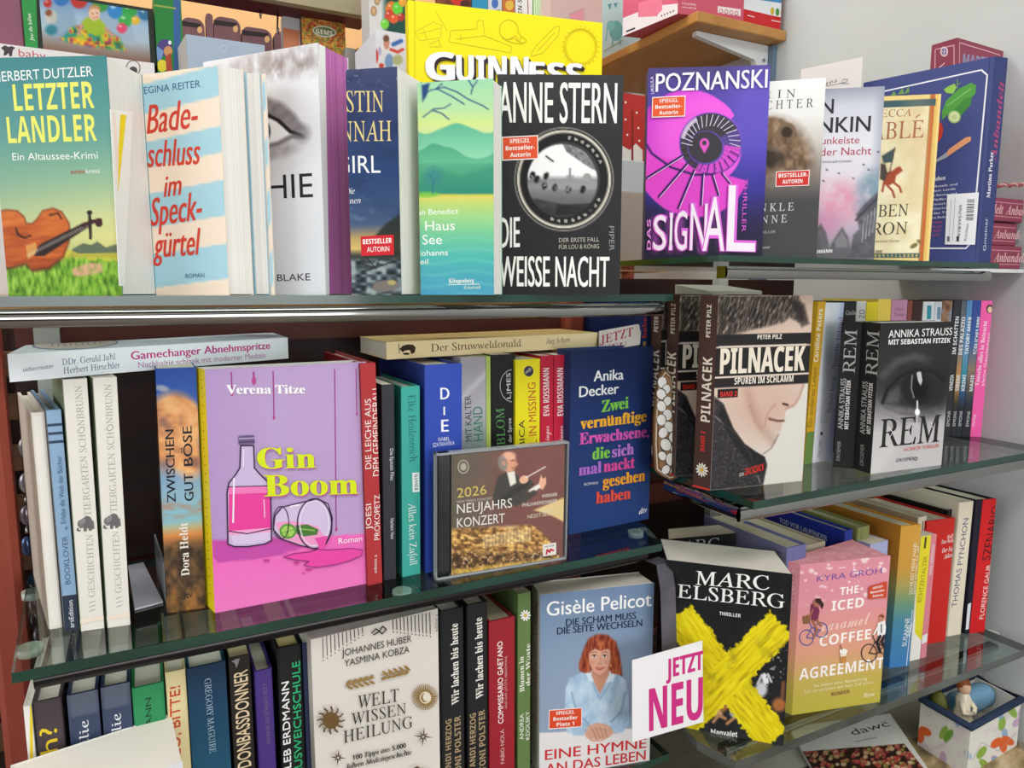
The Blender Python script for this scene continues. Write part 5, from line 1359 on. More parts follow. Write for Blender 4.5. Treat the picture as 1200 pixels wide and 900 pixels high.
rs = random.Random(3)
for (x, y, r) in ((776, 448, 7), (781, 456, 6), (775, 462, 7), (782, 470, 6), (775, 476, 7), (782, 486, 7), (775, 492, 7), (784, 500, 7), (777, 507, 7), (789, 512, 7), (780, 521, 8), (791, 526, 7), (776, 534, 6), (786, 538, 8), (794, 540, 5), (780, 550, 6), (790, 551, 6)):
    f.ell(x, y, r * .82, r * 1.0, '4a4441', rs.uniform(-30, 30)); f.ell(x, y, r * .72, r * .9, 'eceae6', rs.uniform(-30, 30))
tag(b.build('picture_book', None, P0 - n * .006), 'die cut picture book of white curls in brown, left of the profile hardcovers', 'book')

# yellow and lilac spines beside the front copy
A, B, C, D, W = on_shelf((942, 544.5), (951, 543), (959, 353.5), z, .085)
bk = Book('paperback_book', 'mustard yellow spine with a green foot and white author name, leaning right', A, B, C, D, W, 'F', 'd9a92c', group=GMR)
f = bk.face('F'); f.poly([(938, 549), (958, 546), (960, 505), (940, 507)], '6d8f4a')
f.t('Caroline Peters', (958.5, 424), (964, 362), 5, 'f6f0df', 'b').t('Ein anderes Leben', (951, 500), (957.5, 430), 5, '8a7420', 's'); bk.done()
A, B, C, D, W = on_shelf((952, 542.5), (975, 538.5), (966, 355), z, .085)
bk = Book('paperback_book', 'white lilac edged spine with a pale blue panel and purple type, beside the mustard one', A, B, C, D, W, 'F', 'dfe1f0', group=GMR)
f = bk.face('F').paint(lambda I, X, Y, S, T: gr(S + .15 * (T - .5), [(0, 'eceef4'), (.6, 'dfe4f2'), (1, 'a9b2dc')]), .003)
f.poly([(961, 497), (972, 495), (978, 382), (967, 383)], 'cfd8e6').t('Richard David', (973.5, 483), (979, 441), 5, '55618a', 'r').t('Annette Ittland', (979, 434), (988.5, 371), 5.5, '7d4a86', 'r').t('Die Liebe', (961, 535), (962.5, 515), 3.5, '7d84a0', 's').ell(962.5, 508, 1.5, 2.2, '3a3f55'); bk.done()

# the two eye thrillers
def rem_spine(f, pts):
    for tx, p, q, h, c, st in pts: f.t(tx, p, q, h, c, st)
GE = 'two black thrillers with an eye'
A, B, C, D, W = on_shelf((1020, 555.5), (1103, 545), (1032, 378.5), z, .03)
D = onz(1000.5, 549, z); C = B + (D - A)
bk = Book('paperback_book', 'right copy of the black eye thriller, its big dark eye facing out', A, B, C, D, W, 'L', '232325', group=GMR)
def art(I, X, Y, S, T):
    n = fb(X, Y, 6, 91)
    I[:] = gr(T, [(0, '262527'), (.15, '2b2a2c'), (.3, '302f31'), (.46, '444345'), (.6, '918e8f'), (.72, 'c3c0c0'), (1, 'd3cfce')])
    I = mixc(I, 'aaa7a7', np.clip((S * .75 + T - 1.05) / .12, 0, 1) * .3)
    I = mixc(I, '646264', ln(X, Y, [(1036, 440), (1052, 424), (1072, 418), (1092, 424), (1106, 436)], 9, 6) * .6)
    I = mixc(I, '29282a', el(X, Y, 1100, 440, 16, 44, 12, .9) * np.clip((500 - Y) / 30, 0, 1))
    eye = pg(X, Y, [(1034, 474), (1036, 460), (1050, 444), (1070, 433), (1092, 436), (1104, 448), (1104, 462), (1092, 472), (1070, 478), (1048, 474)], 3)
    I = mixc(I, '4a494b', eye * .9)
    I = mixc(I, '1d1c1e', el(X, Y, 1080, 456, 40, 27, 0, .9) * .85)
    I = mixc(I, 'd0cecf', pg(X, Y, [(1037, 471), (1044, 459), (1054, 452), (1056, 464), (1052, 472), (1046, 472)], 5) * .2)
    I = mixc(I, '1b1a1c', el(X, Y, 1075, 455, 18, 20, 0, .18)); I = mixc(I, '060607', el(X, Y, 1077, 455, 10, 12, 0, .25))
    I = mixc(I, 'd7d7d9', pg(X, Y, [(1074, 437), (1079, 434), (1081, 446), (1079, 452), (1076, 447)], 1) * .9); I = mixc(I, 'aeb0b4', ln(X, Y, [(1069, 440), (1068, 455), (1071, 466)], 1.4, 1) * .8)
    I = mixc(I, '161517', ln(X, Y, [(1034, 472), (1040, 456), (1054, 442), (1072, 433), (1094, 436), (1106, 446)], 3.4, 2))
    I = mixc(I, '5c595b', ln(X, Y, [(1036, 476), (1054, 484), (1076, 486), (1096, 478)], 2, 3) * .8); I = mixc(I, '7a7778', ln(X, Y, [(1036, 484), (1056, 493), (1078, 494)], 1.5, 2) * .7)
    I = mixc(I, '8b8889', np.clip(n * 2 - 1, 0, 1) * np.clip((Y - 474) / 6, 0, 1) * np.clip((506 - Y) / 12, 0, 1) * .6)
    I = mixc(I, 'f4f4f5', el(X, Y, 1075, 483, 3, 4) + ln(X, Y, [(1075, 470), (1075, 488)], 1.6, 1)); I = mixc(I, 'c3c1c2', ln(X, Y, [(1075, 486), (1074, 500)], 1.4))
    return I
f = bk.face('F').paint(art, .0009)
f.t('ANNIKA STRAUSS', (1041, 396), (1115.5, 392.5), 9, 'efedec', 's').t('MIT SEBASTIAN FITZEK', (1041, 404), (1113.5, 401.5), 6, 'efedec', 'b')
for dx in (0, .6): f.t('REM', (1030 + dx, 524.5), (1100 + dx, 517.5), 33, '242224', 'r')
for p in ([(1040, 500), (1046, 506), (1042, 514)], [(1066, 498), (1064, 508), (1070, 516), (1066, 527)], [(1090, 494), (1094, 504), (1091, 512)]): f.line(p, .9, 'd3cfce')
f.t('HORROR THRILLER', (1059, 529), (1100, 524), 4.2, 'cf4a45', 's').t('DROEMER', (1050, 541.5), (1071, 539), 4, '4c494a', 's').ring(1073, 537.5, 1.6, 1.7, 1, '4c494a')
g = bk.face('L').fill('262628')
g.t('REM', (1028, 441), (1030.5, 388), 14, 'b9b7b5', 'r').t('ANNIKA STRAUSS', (1013.5, 509), (1017, 447.5), 6, 'c9c7c5', 's').t('MIT SEBASTIAN FITZEK', (1020, 509), (1023, 449), 4.6, 'f0eeec', 'b').t('DROEMER', (1012, 546), (1013, 521), 4.4, 'a5a3a1', 's')
bk.done()

A2 = onz(999, 549.2, z); D2 = onz(976, 547.2, z); B2 = A2 + (B - A); C2 = D2 + (B - A)
bk = Book('paperback_book', 'left copy of the black eye thriller, only its spine showing', A2, B2, C2, D2, W, 'L', '232325', group=GMR)
f = bk.face('L').fill('262628')
f.t('REM', (1001.5, 437), (1004.5, 386.5), 14, 'b9b7b5', 'r').t('ANNIKA STRAUSS', (987.5, 503), (991.5, 443.5), 6, 'c9c7c5', 's').t('MIT SEBASTIAN FITZEK', (994, 503), (997, 445.5), 4.6, 'f0eeec', 'b').t('DROEMER', (984, 540), (985.5, 517), 4, 'a5a3a1', 's')
bk.done()

# back row behind the eye thrillers
GB = 'back row behind the black eye thrillers'
BR = [((990, 353), (1004, 353), '2b2b30', 'black spine with a white first name, leftmost in the back row behind the eye thrillers', [('Giulia', (991, 369), (1003, 368.5), 5, 'e6e6e6', 'r')]),
      ((1004.3, 353), (1015.5, 353), 'd9d9d4', 'grey white spine with dark letters in the back row behind the eye thrillers', [('ZO', (1013, 373), (1013, 363), 6, '4a4a4a', 's')]),
      ((1016, 354), (1029, 354), 'e9d42a', 'bright yellow spine in the back row behind the eye thrillers', []),
      ((1029.4, 350.5), (1045, 350.5), 'ecd05a', 'pale yellow taller spine in the back row behind the eye thrillers', []),
      ((1045.5, 351.5), (1064, 351.5), 'c78fae', 'dusty pink spine with purple type in the back row behind the eye thrillers', [('Gilbert', (1049, 364), (1059, 364), 4, '7d4a86', 'r'), ('Tamaro', (1048, 370.5), (1060, 370.5), 4, '7d4a86', 'r')]),
      ((1064.5, 352.5), (1070, 352.5), '8a4a40', 'thin red brown spine in the back row behind the eye thrillers', []),
      ((1070.3, 353), (1082, 353), '3c2a26', 'dark brown spine in the back row behind the eye thrillers', []),
      ((1082.4, 353.5), (1096, 353.5), 'd5dade', 'white spine with a teal block in the back row behind the eye thrillers', 't'),
      ((1096.4, 353.5), (1104.5, 353.5), 'ccd2d8', 'white spine with a blue grey block in the back row behind the eye thrillers', 'u'),
      ((1105, 352), (1116.5, 352), '7b6a5c', 'brown photo spine at the right end of the back row behind the eye thrillers', 'p')]
for tl, tr, c, lb, tx in BR:
    bk = Book('paperback_book', lb, *by_row(tl, tr, onz(1105, 511, z)[1] - .002, z, .09), 'F', c, group=GB)
    f = bk.face('F')
    if tx == 't': f.poly([(1086, 374), (1091, 374), (1091.5, 358), (1086.5, 358)], '2f8f9c')
    elif tx == 'u': f.poly([(1098, 374), (1102, 374), (1102.5, 360), (1098.5, 360)], '6a8aa0')
    elif tx == 'p': f.paint(lambda I, X, Y, S, T: gr(fb(X, Y, 5, 95), [(.2, '5a4034'), (.5, '9a7458'), (.8, '7fa0ba')]), .003)
    else:
        for q in tx: f.t(*q)
    bk.done()

# right end: travel crime spines and a pink one
GR_ = 'slim spines at the right end of the middle right shelf'
def turned(bl, br, tl, d, a=-33.0, after=None):
    """spine turned towards the shopper by the angle a"""
    A = onz(*bl, z) if after is None else after; u = V(math.cos(math.radians(a)), math.sin(math.radians(a)), 0); n = np.cross(u, V(0, 0, 1))
    B = A + u * np.dot(onplane(*br, A, n) - A, u); T = onplane(*tl, A, n) - A
    C, D = back(A, B, d)
    global NEXT
    NEXT = B + u * .0006
    return A, B, C, D, V(0, 0, T[2])
def photo_spine(cols, k):
    def fn(I, X, Y, S, T):
        I[:] = gr(T + .03 * (vn(X, Y, 4, k) - .5), cols); return I
    return fn
RS = [((1117, 352), (1129.5, 352), (1105, 511), (1114, 510), '232428', 'black slim spine with white capitals, first of the travel crime series', None),
      ((1130, 352.5), (1135, 352.5), (1114.5, 511), (1120, 510), '6f7780', 'grey slim spine with a sunlit palace photo, second of the travel crime series', [(0, '59606a'), (.35, '6f7680'), (.5, 'b98a5c'), (.62, 'b98f50'), (.75, '3f3320'), (.8, '1d2026'), (1, '1d2026')]),
      ((1135.4, 352), (1143.5, 352), (1120.5, 511), (1127, 510), '4d7fae', 'sky blue slim spine with white capitals, third of the travel crime series', [(0, '4d86b8'), (.4, '5d90b5'), (.55, '2f8fa5'), (.7, '2a4f7a'), (.78, '1d2026'), (1, '1d2026')]),
      ((1144, 352), (1155, 352), (1127.5, 511.5), (1136.5, 510.5), '27408f', 'deep blue slim spine with a harbour photo, beside the hot pink book', [(0, '263f92'), (.3, '35609f'), (.5, '8d7a66'), (.62, '5f5348'), (.75, '1f2c3c'), (.8, '1d2026'), (1, '1d2026')])]
for i, (tl, tr, bl, br, c, lb, cs) in enumerate(RS):
    A, B, C, D, W = turned(bl, br, tl, .11, after=NEXT if i else None)
    bk = Book('paperback_book', lb, A, B, C, D, W, 'F', c, group=GR_)
    f = bk.face('F')
    if cs: f.paint(photo_spine(cs, i), .0015)
    mid = lambda v, a=.7: tuple((np.array(bl) * (1 - v) + np.array(tl) * v) * (1 - a) + (np.array(br) * (1 - v) + np.array(tr) * v) * a)
    f.t(['IM SCHATTEN', 'DES PALAZZO', 'TATORT MEER', 'TÖDLICHES ERBE'][i], mid(.6), mid(.88), 4.2, 'eef0f2', 'b').t(['VENEZIA', 'SIRENE', 'KRIMI', 'MARIE'][i], mid(.33), mid(.45), 4, 'e6e8ea', 'b').t('EMONS', mid(.07), mid(.18), 3.2, 'd3d5d8', 's')
    bk.done()
A, B, C, D, W = turned((1137.5, 512), (1149.5, 511), (1155.5, 352.5), .115, after=NEXT)
bk = Book('hardcover_book', 'hot pink hardcover with a small portrait on the spine, last on the middle right shelf', A, B, C, D, W, 'F', 'ee4f9f', hard=True, group=GMR)
f = bk.face('F').fill('f25aa8'); f.ell(1159.5, 362, 4, 5.5, '5a3a40').ell(1160, 363, 2.6, 3.6, 'e9c3a8').t('Tausche alles in Betracht', (1147, 452), (1157, 376), 4.6, 'fbdcec', 'R').t('kleine Geschichten', (1153, 452), (1160.5, 390), 3.2, 'fbdcec', 's').t('Verlag', (1142, 500), (1143, 486), 3, 'fbdcec', 's'); bk.done()

# opened white book lying behind the front copies
A = ony(830, 343, .70); B = ony(893, 344, .66)
pts = [(A[0], A[1]), (B[0], B[1]), (B[0] + .02, B[1] + .09), (A[0] + .03, A[1] + .10)]
b = Mb()
zt = z + W1[2] + .0006
lo = [V(*p, zt) for p in pts]; hi = [lo[0] + V(0, 0, .004), lo[1] + V(0, 0, .004), lo[2] + V(0, 0, .012), lo[3] + V(0, 0, .013)]
b.hexa(lo, hi, paper('cfcfc6', True))
tag(b.build('loose_booklet', None, lo[0]), 'pale booklet lying on top of the books behind the man in profile', 'booklet')

# ================================================================== lower right shelf
GLR = 'books on the lower right shelf'
z = ZR3
# front X thriller
Bp = onz(918, 874, z)
n0 = None
def solve_h(P, y):
    lo, hi = .05, .35
    for _ in range(50):
        m = (lo + hi) / 2
        if proj(P + V(0, 0, m))[1] > y: lo = m
        else: hi = m
    return lo
h = solve_h(Bp, 673)
TR = Bp + V(0, 0, h); TL = onz(781, 656, z + h); TB = onz(908, 645, z + h)
A = V(TL[0], TL[1], z); B = Bp; C = V(TB[0], TB[1], z); D = A + (C - B)
def x_thriller(label, A, B, C, D, h, full=True):
    bk = Book('paperback_book', label, A, B, C, D, V(0, 0, h), 'L', '1f2433', page='e8e2d6', group=GLR)
    def art(I, X, Y, S, T):
        n = fb(X, Y, 9, 101)
        I[:] = gr(n * .6 + .4 * T, [(0, '141416'), (.5, '1f2022'), (1, '2f3032')])
        I = mixc(I, '4c5348', el(X, Y, 800, 745, 20, 26, 0, 1) * .5); I = mixc(I, '5d6f76', el(X, Y, 806, 782, 12, 16, 0, .8) * .6)
        I = mixc(I, 'd7d8da', (vn(X, Y, 3.2, 103) > .86) * np.clip((X - 868) / 8, 0, 1) * np.clip((Y - 728) / 14, 0, 1) * np.clip((830 - Y) / 40, 0, 1) * .55)
        I = mixc(I, 'c9cbd0', el(X, Y, 892, 808, 7, 9, 10, .6)); I = mixc(I, 'e2e3e7', el(X, Y, 897, 796, 3.6, 7.5, -14, .3)); I = mixc(I, 'd0d2d7', ln(X, Y, [(893, 791), (888, 801)], 2.6, 1.5) + ln(X, Y, [(900, 790), (904, 799)], 2.4, 1.5)); I = mixc(I, '3a3a40', el(X, Y, 898.5, 793.5, 1, 1) + el(X, Y, 899, 802, 1, .8))
        I = mixc(I, 'a8683a', el(X, Y, 913, 826, 8, 8, 0, .6) + ln(X, Y, [(918, 800), (917, 816)], 4, 3) * .7)
        I = mixc(I, 'a06a3c', el(X, Y, 846, 826, 8, 9, 20, .5)); I = mixc(I, 'c9a074', el(X, Y, 841, 836, 6, 4, 20, .6)); I = mixc(I, 'b8845a', ln(X, Y, [(836, 846), (842, 838), (850, 842)], 3.5, 2) + ln(X, Y, [(852, 848), (862, 840), (872, 848)], 3.5, 2)); I = mixc(I, 'bfc2c6', el(X, Y, 862, 836, 7, 5, 0, .5) * .8)
        def arm(p, q, w, sd):
            (x0, y0), (x1, y1) = p, q; L = math.hypot(x1 - x0, y1 - y0); dx, dy = (x1 - x0) / L, (y1 - y0) / L
            t = (X - x0) * dx + (Y - y0) * dy; s_ = -(X - x0) * dy + (Y - y0) * dx
            e = (vn(t, t * 0, 4, sd) - .5) * 3.5 + (vn(t, s_, 1.6, sd + 1) - .5) * 3
            en = (vn(s_, s_ * 0, 3, sd + 2) - .5) * 6
            m = np.clip((w / 2 + e - np.abs(s_)) / 1.2, 0, 1) * np.clip((t + en) / 1.5, 0, 1) * np.clip((L - t + en) / 1.5, 0, 1)
            st = vn(t, s_ * 9, 16, sd + 3) * .6 + vn(t, s_ * 4, 9, sd + 4) * .4
            return m, st
        m1, s1 = arm((793, 720), (908, 868), 42, 105); m2, s2 = arm((917, 730), (797, 849), 42, 115)
        m = np.clip(m1 + m2, 0, 1); br = np.where(m2 > .5, s2, s1)
        Yc = gr(br, [(.1, 'b59a10'), (.35, 'd9c314'), (.65, 'e9d61b'), (.95, 'f2e63c')])
        Yc = mixc(Yc, '8b7a2a', np.clip(fb(X, Y, 13, 109) * 2.6 - 1.55, 0, 1) * np.clip((Y - 742) / 10, 0, 1) * np.clip((818 - Y) / 20, 0, 1) * .9)
        I = mixc(I, Yc, m)
        return I
    f = bk.face('F')
    if full: f.paint(art, .0009)
    for dx in (0, .4):
        f.t('MARC', (815 + dx, 685), (901 + dx, 691.5), 16, 'efeeec', 'r').t('ELSBERG', (794 + dx, 700), (919 + dx, 713), 15.5, 'efeeec', 'r')
    f.t('THRILLER', (843, 720.5), (868, 723.5), 4, 'e6e6e4', 'b').t('blanvalet', (833, 860), (864, 863.5), 6, 'efeeec', 'b')
    bk.done(); return bk
x_thriller('black thriller with a huge yellow brushed X, standing behind the magenta and white sign', A, B, C, D, h)
# second copy behind
q = [onz(x, y, z + h) for x, y in ((783, 632), (862, 625), (813, 605), (752, 617))]
A2 = V(*q[0][:2], z); B2 = V(*q[1][:2], z); sh = (onz(857, 610, z + h) - q[1]) * V(1, 1, 0) 
C2 = B2 + sh * .8; D2 = A2 + sh * .8
bk = Book('paperback_book', 'second black thriller behind the X cover, only its top edge and author letters showing', A2, B2, C2, D2, V(0, 0, h), 'L', '1b1b1d', page='d8c9b4', group=GLR)
bk.face('F').t('MARC', (779, 646.5), (843, 641), 11, 'c9c8c6', 'r'); bk.done()

# pink coffee novel
A, B, C, D, W = on_shelf((928, 838), (1031, 822.5), (938, 661.5), z, .045)
hh = W[2]; Dt = onz(917, 656, z + hh) - W; D = V(Dt[0], Dt[1], z); C = B + (D - A)
Ct = onz(999, 632, z + hh) - W; C = V(Ct[0], Ct[1], z)
C = B + (D - A) * 1.15 if np.linalg.norm(C - B) > .09 else C
bk = Book('paperback_book', 'thick pink to olive romance with two cyclists and a coffee cup, pink page edges', A, B, C, D, W, 'L', 'dd8f9c', page=two_tone('pink_sprayed_edge', 'd68b96', 'e6a6ae', 1.0, (90, 90, 90), .7, .2), group=GLR)
GS = [(0, 'dc8f9f'), (.25, 'e093a0'), (.45, 'e39a90'), (.6, 'dfa083'), (.72, 'd1ab6c'), (.8, 'c5b055'), (1, 'bfb146')]
def art(I, X, Y, S, T):
    I[:] = gr(T, GS)
    I = mixc(I, 'f7dfe4', (vn(X, Y, 5.5, 121) > .86) * np.clip((.34 - T) / .2, 0, 1) * .8)
    for x, y, r in ((951, 669, 3), (956, 672, 2), (1036, 668, 3), (1031, 664, 2), (971, 662, 1.6), (1013, 656, 4), (944, 680, 1.5), (1014, 697, 2.5), (1010, 690, 2), (975, 692, 1.4), (1003, 668, 1.3), (960, 700, 1.2)): I = mixc(I, 'f6e3e4', el(X, Y, x, y, r, r, 0, .4) * .8)
    return I
f = bk.face('F').paint(art, .0015)
bk.face('L').paint(lambda I, X, Y, S, T: gr(T, GS) * .97, .003)
f.t('KYRA GROH', (957, 682), (1033, 672), 7, '6f4b9a', 's')
for tx, p, q_, hh_ in (('THE', (984, 697.5), (1006, 694.5), 9), ('ICED', (974, 716), (1012, 711), 11.5), ('COFFEE', (960, 757.5), (1020, 748.5), 12), ('AGREEMENT', (936, 797), (1035, 782.5), 13)):
    f.t(tx, p, q_, hh_, 'fbf2ee', 'b')
f.t('caramel', (963, 740), (1019, 731), 15, 'f3cfc4', 'k')
f.t('Sie haben eine Abmachung.', (953, 805.5), (1017, 796.5), 4, 'efe3b6', 's').t('Sich zu verlieben war kein Teil davon.', (942, 812.5), (1024, 800.5), 4, 'efe3b6', 's').t('ROMAN', (974, 816), (995, 812), 4.5, '8d5a3a', 'b').t('Heyne', (1011, 817), (1025, 815), 5, 'f4ecc9', 'I')
# cyclist left
BL = '4a5fa8'
f.ring(945, 747, 8.2, 9, 1.1, BL).ring(962, 738, 7.5, 8.5, 1.1, BL).line([(945, 747), (951, 735), (961, 738), (953, 748), (945, 747)], 1.2, BL).line([(951, 735), (948, 729)], 1.2, BL).poly([(940, 722), (950, 720), (949, 730), (941, 731)], '8a5f3c')
f.poly([(950, 708), (957, 705), (960, 716), (958, 727), (951, 728), (949, 718)], '7a2f4f').ell(956.5, 706, 4, 5, 'a86b52').poly([(955, 701), (961, 701), (965, 708), (963, 714), (960, 708), (955, 705)], '3a2020').line([(952, 727), (957, 738), (953, 747)], 2.6, 'a86b52').line([(957, 726), (962, 733)], 2.6, 'a86b52').line([(952, 714), (948, 724)], 2, 'a86b52')
# cyclist right
DKB = '3a3234'
f.ring(1018, 765, 9, 10.5, 1.1, DKB).ring(1036.5, 757, 7, 9.5, 1.1, DKB).line([(1018, 765), (1025, 752), (1035, 757), (1027, 766), (1018, 765)], 1.2, DKB).line([(1025, 752), (1022, 744)], 1.1, DKB)
f.poly([(1028, 730), (1036, 726), (1038, 738), (1035, 746), (1027, 744)], 'f0eeee').ell(1032.5, 724, 3.2, 4, 'c98f70').poly([(1029.5, 721), (1033, 719), (1036, 722), (1034, 724), (1031, 722)], '8a3f22').line([(1031, 744), (1027, 752), (1031, 764)], 3.2, '26242a').line([(1035, 744), (1033, 752), (1037, 760)], 3.2, '26242a').line([(1028, 734), (1023, 743)], 2.2, 'f0eeee').line([(1032, 731), (1032, 741)], 1.4, '2c2c30')
# cup
f.poly([(983.5, 764), (991.5, 763), (990, 776), (985, 777)], 'f3e2cf').poly([(984.3, 769), (991, 768), (990, 776), (985, 777)], 'c98a45').ell(987.5, 762.5, 4.6, 3.2, 'fbf3ec').line([(986, 761), (983.5, 755)], .9, '6a4a3a')
sticker(bk, f, [(1017, 687), (1038.5, 680.5), (1038, 699.5), (1016.5, 701.5)], 'cf4a30', SPIEGEL, 'cf4a30')
bk.face('L').t('AGREEMENT', (929, 722), (934, 668), 5, 'f3d5d6', 'b')
bk.done()

# spines running into the depth
def on_front(label, bl, br, tl, d, cov, hard=True, page='e3dcc9', left=None):
    A, B, C, D, W = on_shelf(bl, br, tl, z, d)
    bk = Book('hardcover_book' if hard else 'paperback_book', label, A, B, C, D, W, 'F', cov, hard=hard, page=page, group=GLR)
    if left: bk.face('L').fill(left)
    return bk
H0 = .205
def in_row(label, tl, tr, Y, d, cov, hard=True, page='e3dcc9', left=None):
    bk = Book('hardcover_book' if hard else 'paperback_book', label, *by_row(tl, tr, Y, z, d), 'F', cov, hard=hard, page=page, group=GLR)
    if left: bk.face('L').fill(left)
    return bk
def at_x(label, x0, x1, Y, h, d, cov, page, left=None):
    bk = Book('hardcover_book', label, V(x0, Y, z), V(x1, Y, z), V(x1, Y + d, z), V(x0, Y + d, z), V(0, 0, h), 'F', cov, hard=True, page=page, group=GLR)
    if left: bk.face('L').fill(left)
    return bk
xa = onz(953, 640, z + .205)[0]; xb = onz(976, 637, z + .193)[0]
at_x('cream paged book with a lilac cover edge, behind the pink romance', xa - .034, xa, .573, .205, .14, '6d70a0', 'd9cdb4', '6a6a86').done()
at_x('cream paged book between the lilac edged one and the blue hardcover', xa + .001, xb, .592, .193, .14, 'b9ad98', 'dccfb5').done()
bk = in_row('blue hardcover with white letters along its side, in the lower right row', (990, 623), (1000, 620), .60, .14, '2a3a9a', page='dccfb5')
f = bk.face('L').fill('27379a')
for ex in (0, .4): f.t('TOD VOR LAUFENDER', (913 + ex, 612), (969 + ex, 634), 5.5, 'c9cde6', 's')
bk.done()
bk = in_row('slim olive green hardcover in the lower right row beside the blue one', (1006, 618), (1020, 616), .60, .14, '8d9158', page='cfc6a4'); bk.face('F').line([(1009, 640), (1009.5, 618)], 1.5, '6d7244'); bk.done()
bk = in_row('small pale lilac paperback tucked between the pink romance and the gradient hardcover', (1020, 637), (1041, 634), .582, .11, 'a9afd4', hard=False, page='e6dcc6'); bk.done()
bk = on_front('orange to blue gradient hardcover with white vertical type, right of the pink romance', (1042, 783), (1065, 780), (1056, 616.5), .145, 'd9962e')
GO = [(0, 'cf9a3f'), (.3, 'cf9c42'), (.42, 'b0a25c'), (.55, '6f9a7c'), (.68, '4a8aa8'), (1, '3f7fbe')]
f = bk.face('F').paint(lambda I, X, Y, S, T: gr(T, GO), .003)
bk.face('L').paint(lambda I, X, Y, S, T: gr(T, [(0, 'b87a2a'), (.25, 'c08433'), (.42, '9a9a5a'), (.6, '5b8f8f'), (1, '3a78b5')]), .003)
f.t('DU MUSST MEINE HAND', (1069, 696), (1074.5, 636), 3.8, 'f3ead2', 's').t('FESTER HALTEN, NR. 104', (1073.5, 696), (1078, 640), 3.2, 'f3ead2', 's').t('SUSANNE', (1062, 757), (1066, 724), 5, 'f0f2ee', 's').t('ABEL', (1066.5, 746), (1069, 730), 5, 'f0f2ee', 's').line([(1062, 780), (1069, 715)], .8, 'e6eef4'); bk.done()  # the thin pale line paints a highlight along the lower spine
bk = in_row('cream hardcover with a tiny black emblem, standing behind the yellow and pink spines', (1076, 607), (1087, 604), .60, .13, 'd9cdb6', page='cfc3a8', left='c3b193'); f = bk.face('F'); f.line([(1081, 622), (1081.5, 611)], 1.6, '2b2722'); bk.done()
bk = on_front('slim yellow and white paperback beside the gradient hardcover', (1066, 775), (1078, 772), (1079, 629), .018, 'eceae4', hard=False)
f = bk.face('F').poly([(1072, 742), (1081, 752), (1095, 690), (1096, 620), (1076, 626)], 'e6d82a'); f.line([(1083.5, 642), (1085, 630)], 3.2, '4a4a20').t('ECHTZEITALTER', (1079.5, 705), (1087, 651), 4.6, '8a7f20', 's'); bk.done()
bk = on_front('thin pink paperback next to the slim yellow one', (1078.5, 771.5), (1085.5, 770), (1091, 627), .018, 'd9838f', hard=False)
f = bk.face('F'); f.t('MARIE HERMANSON', (1092, 673), (1095.5, 637), 3.4, 'f3dfe2', 's').poly([(1080, 755), (1086, 752), (1087, 742), (1081, 745)], 'e9e6ea'); bk.done()
bk = on_front('red hardcover with white script near the top of its rounded spine', (1075, 757.5), (1107.5, 751), (1086, 611), .125, 'c4231f', page='d6ccb6')
f = bk.face('F').fill('cb2621'); f.t('Wolf', (1110, 632), (1117, 629.5), 4.5, 'f3ded9', 'I').t('Haas Wackelt', (1103, 637.5), (1119, 634.5), 4.5, 'f3ded9', 'I').t('Der Fall', (1103.5, 648), (1118, 645), 5.5, 'f3ded9', 'I').t('Adam', (1105.5, 655), (1117, 652), 5.5, 'f3ded9', 'I'); bk.done()
bk = in_row('slim black hardcover between the red one and the cream serif hardcover', (1110.5, 599), (1119, 595.5), .605, .13, '1c1b1c', page='2a2828', left='1f1d1d'); bk.done()
bk = on_front('cream hardcover with spaced navy capitals on the spine', (1110, 746), (1126.5, 743), (1125, 589), .145, 'e9dfc9')
f = bk.face('F'); f.t('THOMAS PYNCHON', (1121, 711), (1135, 607), 6, '4a4a78', 's'); bk.done()
bk = on_front('black hardcover with a red spine and upright letters, last on the lower right shelf', (1131, 743), (1153.5, 740), (1144.5, 586), .145, '1f1b2c', page='e6dfcd')
f = bk.face('F').poly([(1135.5, 746), (1160, 743), (1180, 580), (1152, 584)], 'd31f24')
f.t('SZENARIO', (1160, 656), (1172, 592), 9.5, '2a1418', 's').t('FLORENCE GAUB', (1152.5, 725), (1161, 662), 5, 'f3e3e0', 's').poly([(1131.5, 738), (1135, 737), (1138, 706), (1134, 708)], 'e3e6ee'); bk.done()
# ================================================================== lower left shelf
GLL = 'books on the lower left shelf'
z = ZL3; Y0 = .655
def low(label, tl, tr, cov, d=.13, hard=True, page='ece7dd', Y=Y0, spine='F', Y2=None):
    return Book('hardcover_book' if hard else 'paperback_book', label, *by_row(tl, tr, Y, z, d, Y2), spine, cov, hard=hard, page=page, group=GLL)
bk = low('white and yellow edged booklet at the left end of the lower left row', (27, 829), (36.5, 826), 'eceae6', hard=False); f = bk.face('F'); f.poly([(35, 900), (39, 900), (38, 820), (35, 820)], 'e8cf2a'); bk.done()
bk = low('dark brown hardcover with a yellow question word on its spine', (38, 823.5), (72, 817.5), '4a4043')
f = bk.face('F'); f.t('ich?', (69, 908), (66.5, 850), 21, 'e6c62e', 's'); bk.done()
for i, (tl, tr, x) in enumerate((((78, 815), (114.5, 808.5), 0), ((117.5, 805), (152, 800.5), 38))):
    bk = low(['navy hardcover with white serif word, left copy of the pair beside the brown one', 'navy hardcover with white serif word, right copy of the pair beside the green one'][i], tl, tr, '2f3a55')
    f = bk.face('F').paint(lambda I, X, Y, S, T: mixc(gr(T, [(0, '4f566a'), (.1, '3b4560'), (1, '2b3552')]), '6b7080', np.clip((np.abs(S - .5) < .36) * (T < .09), 0, 1) * .6), .003)
    f.t('Familie', (105 + x, 915 - i * 12), (103.5 + x, 843 - i * 8), 11, 'e3e4e8', 'r'); bk.done()
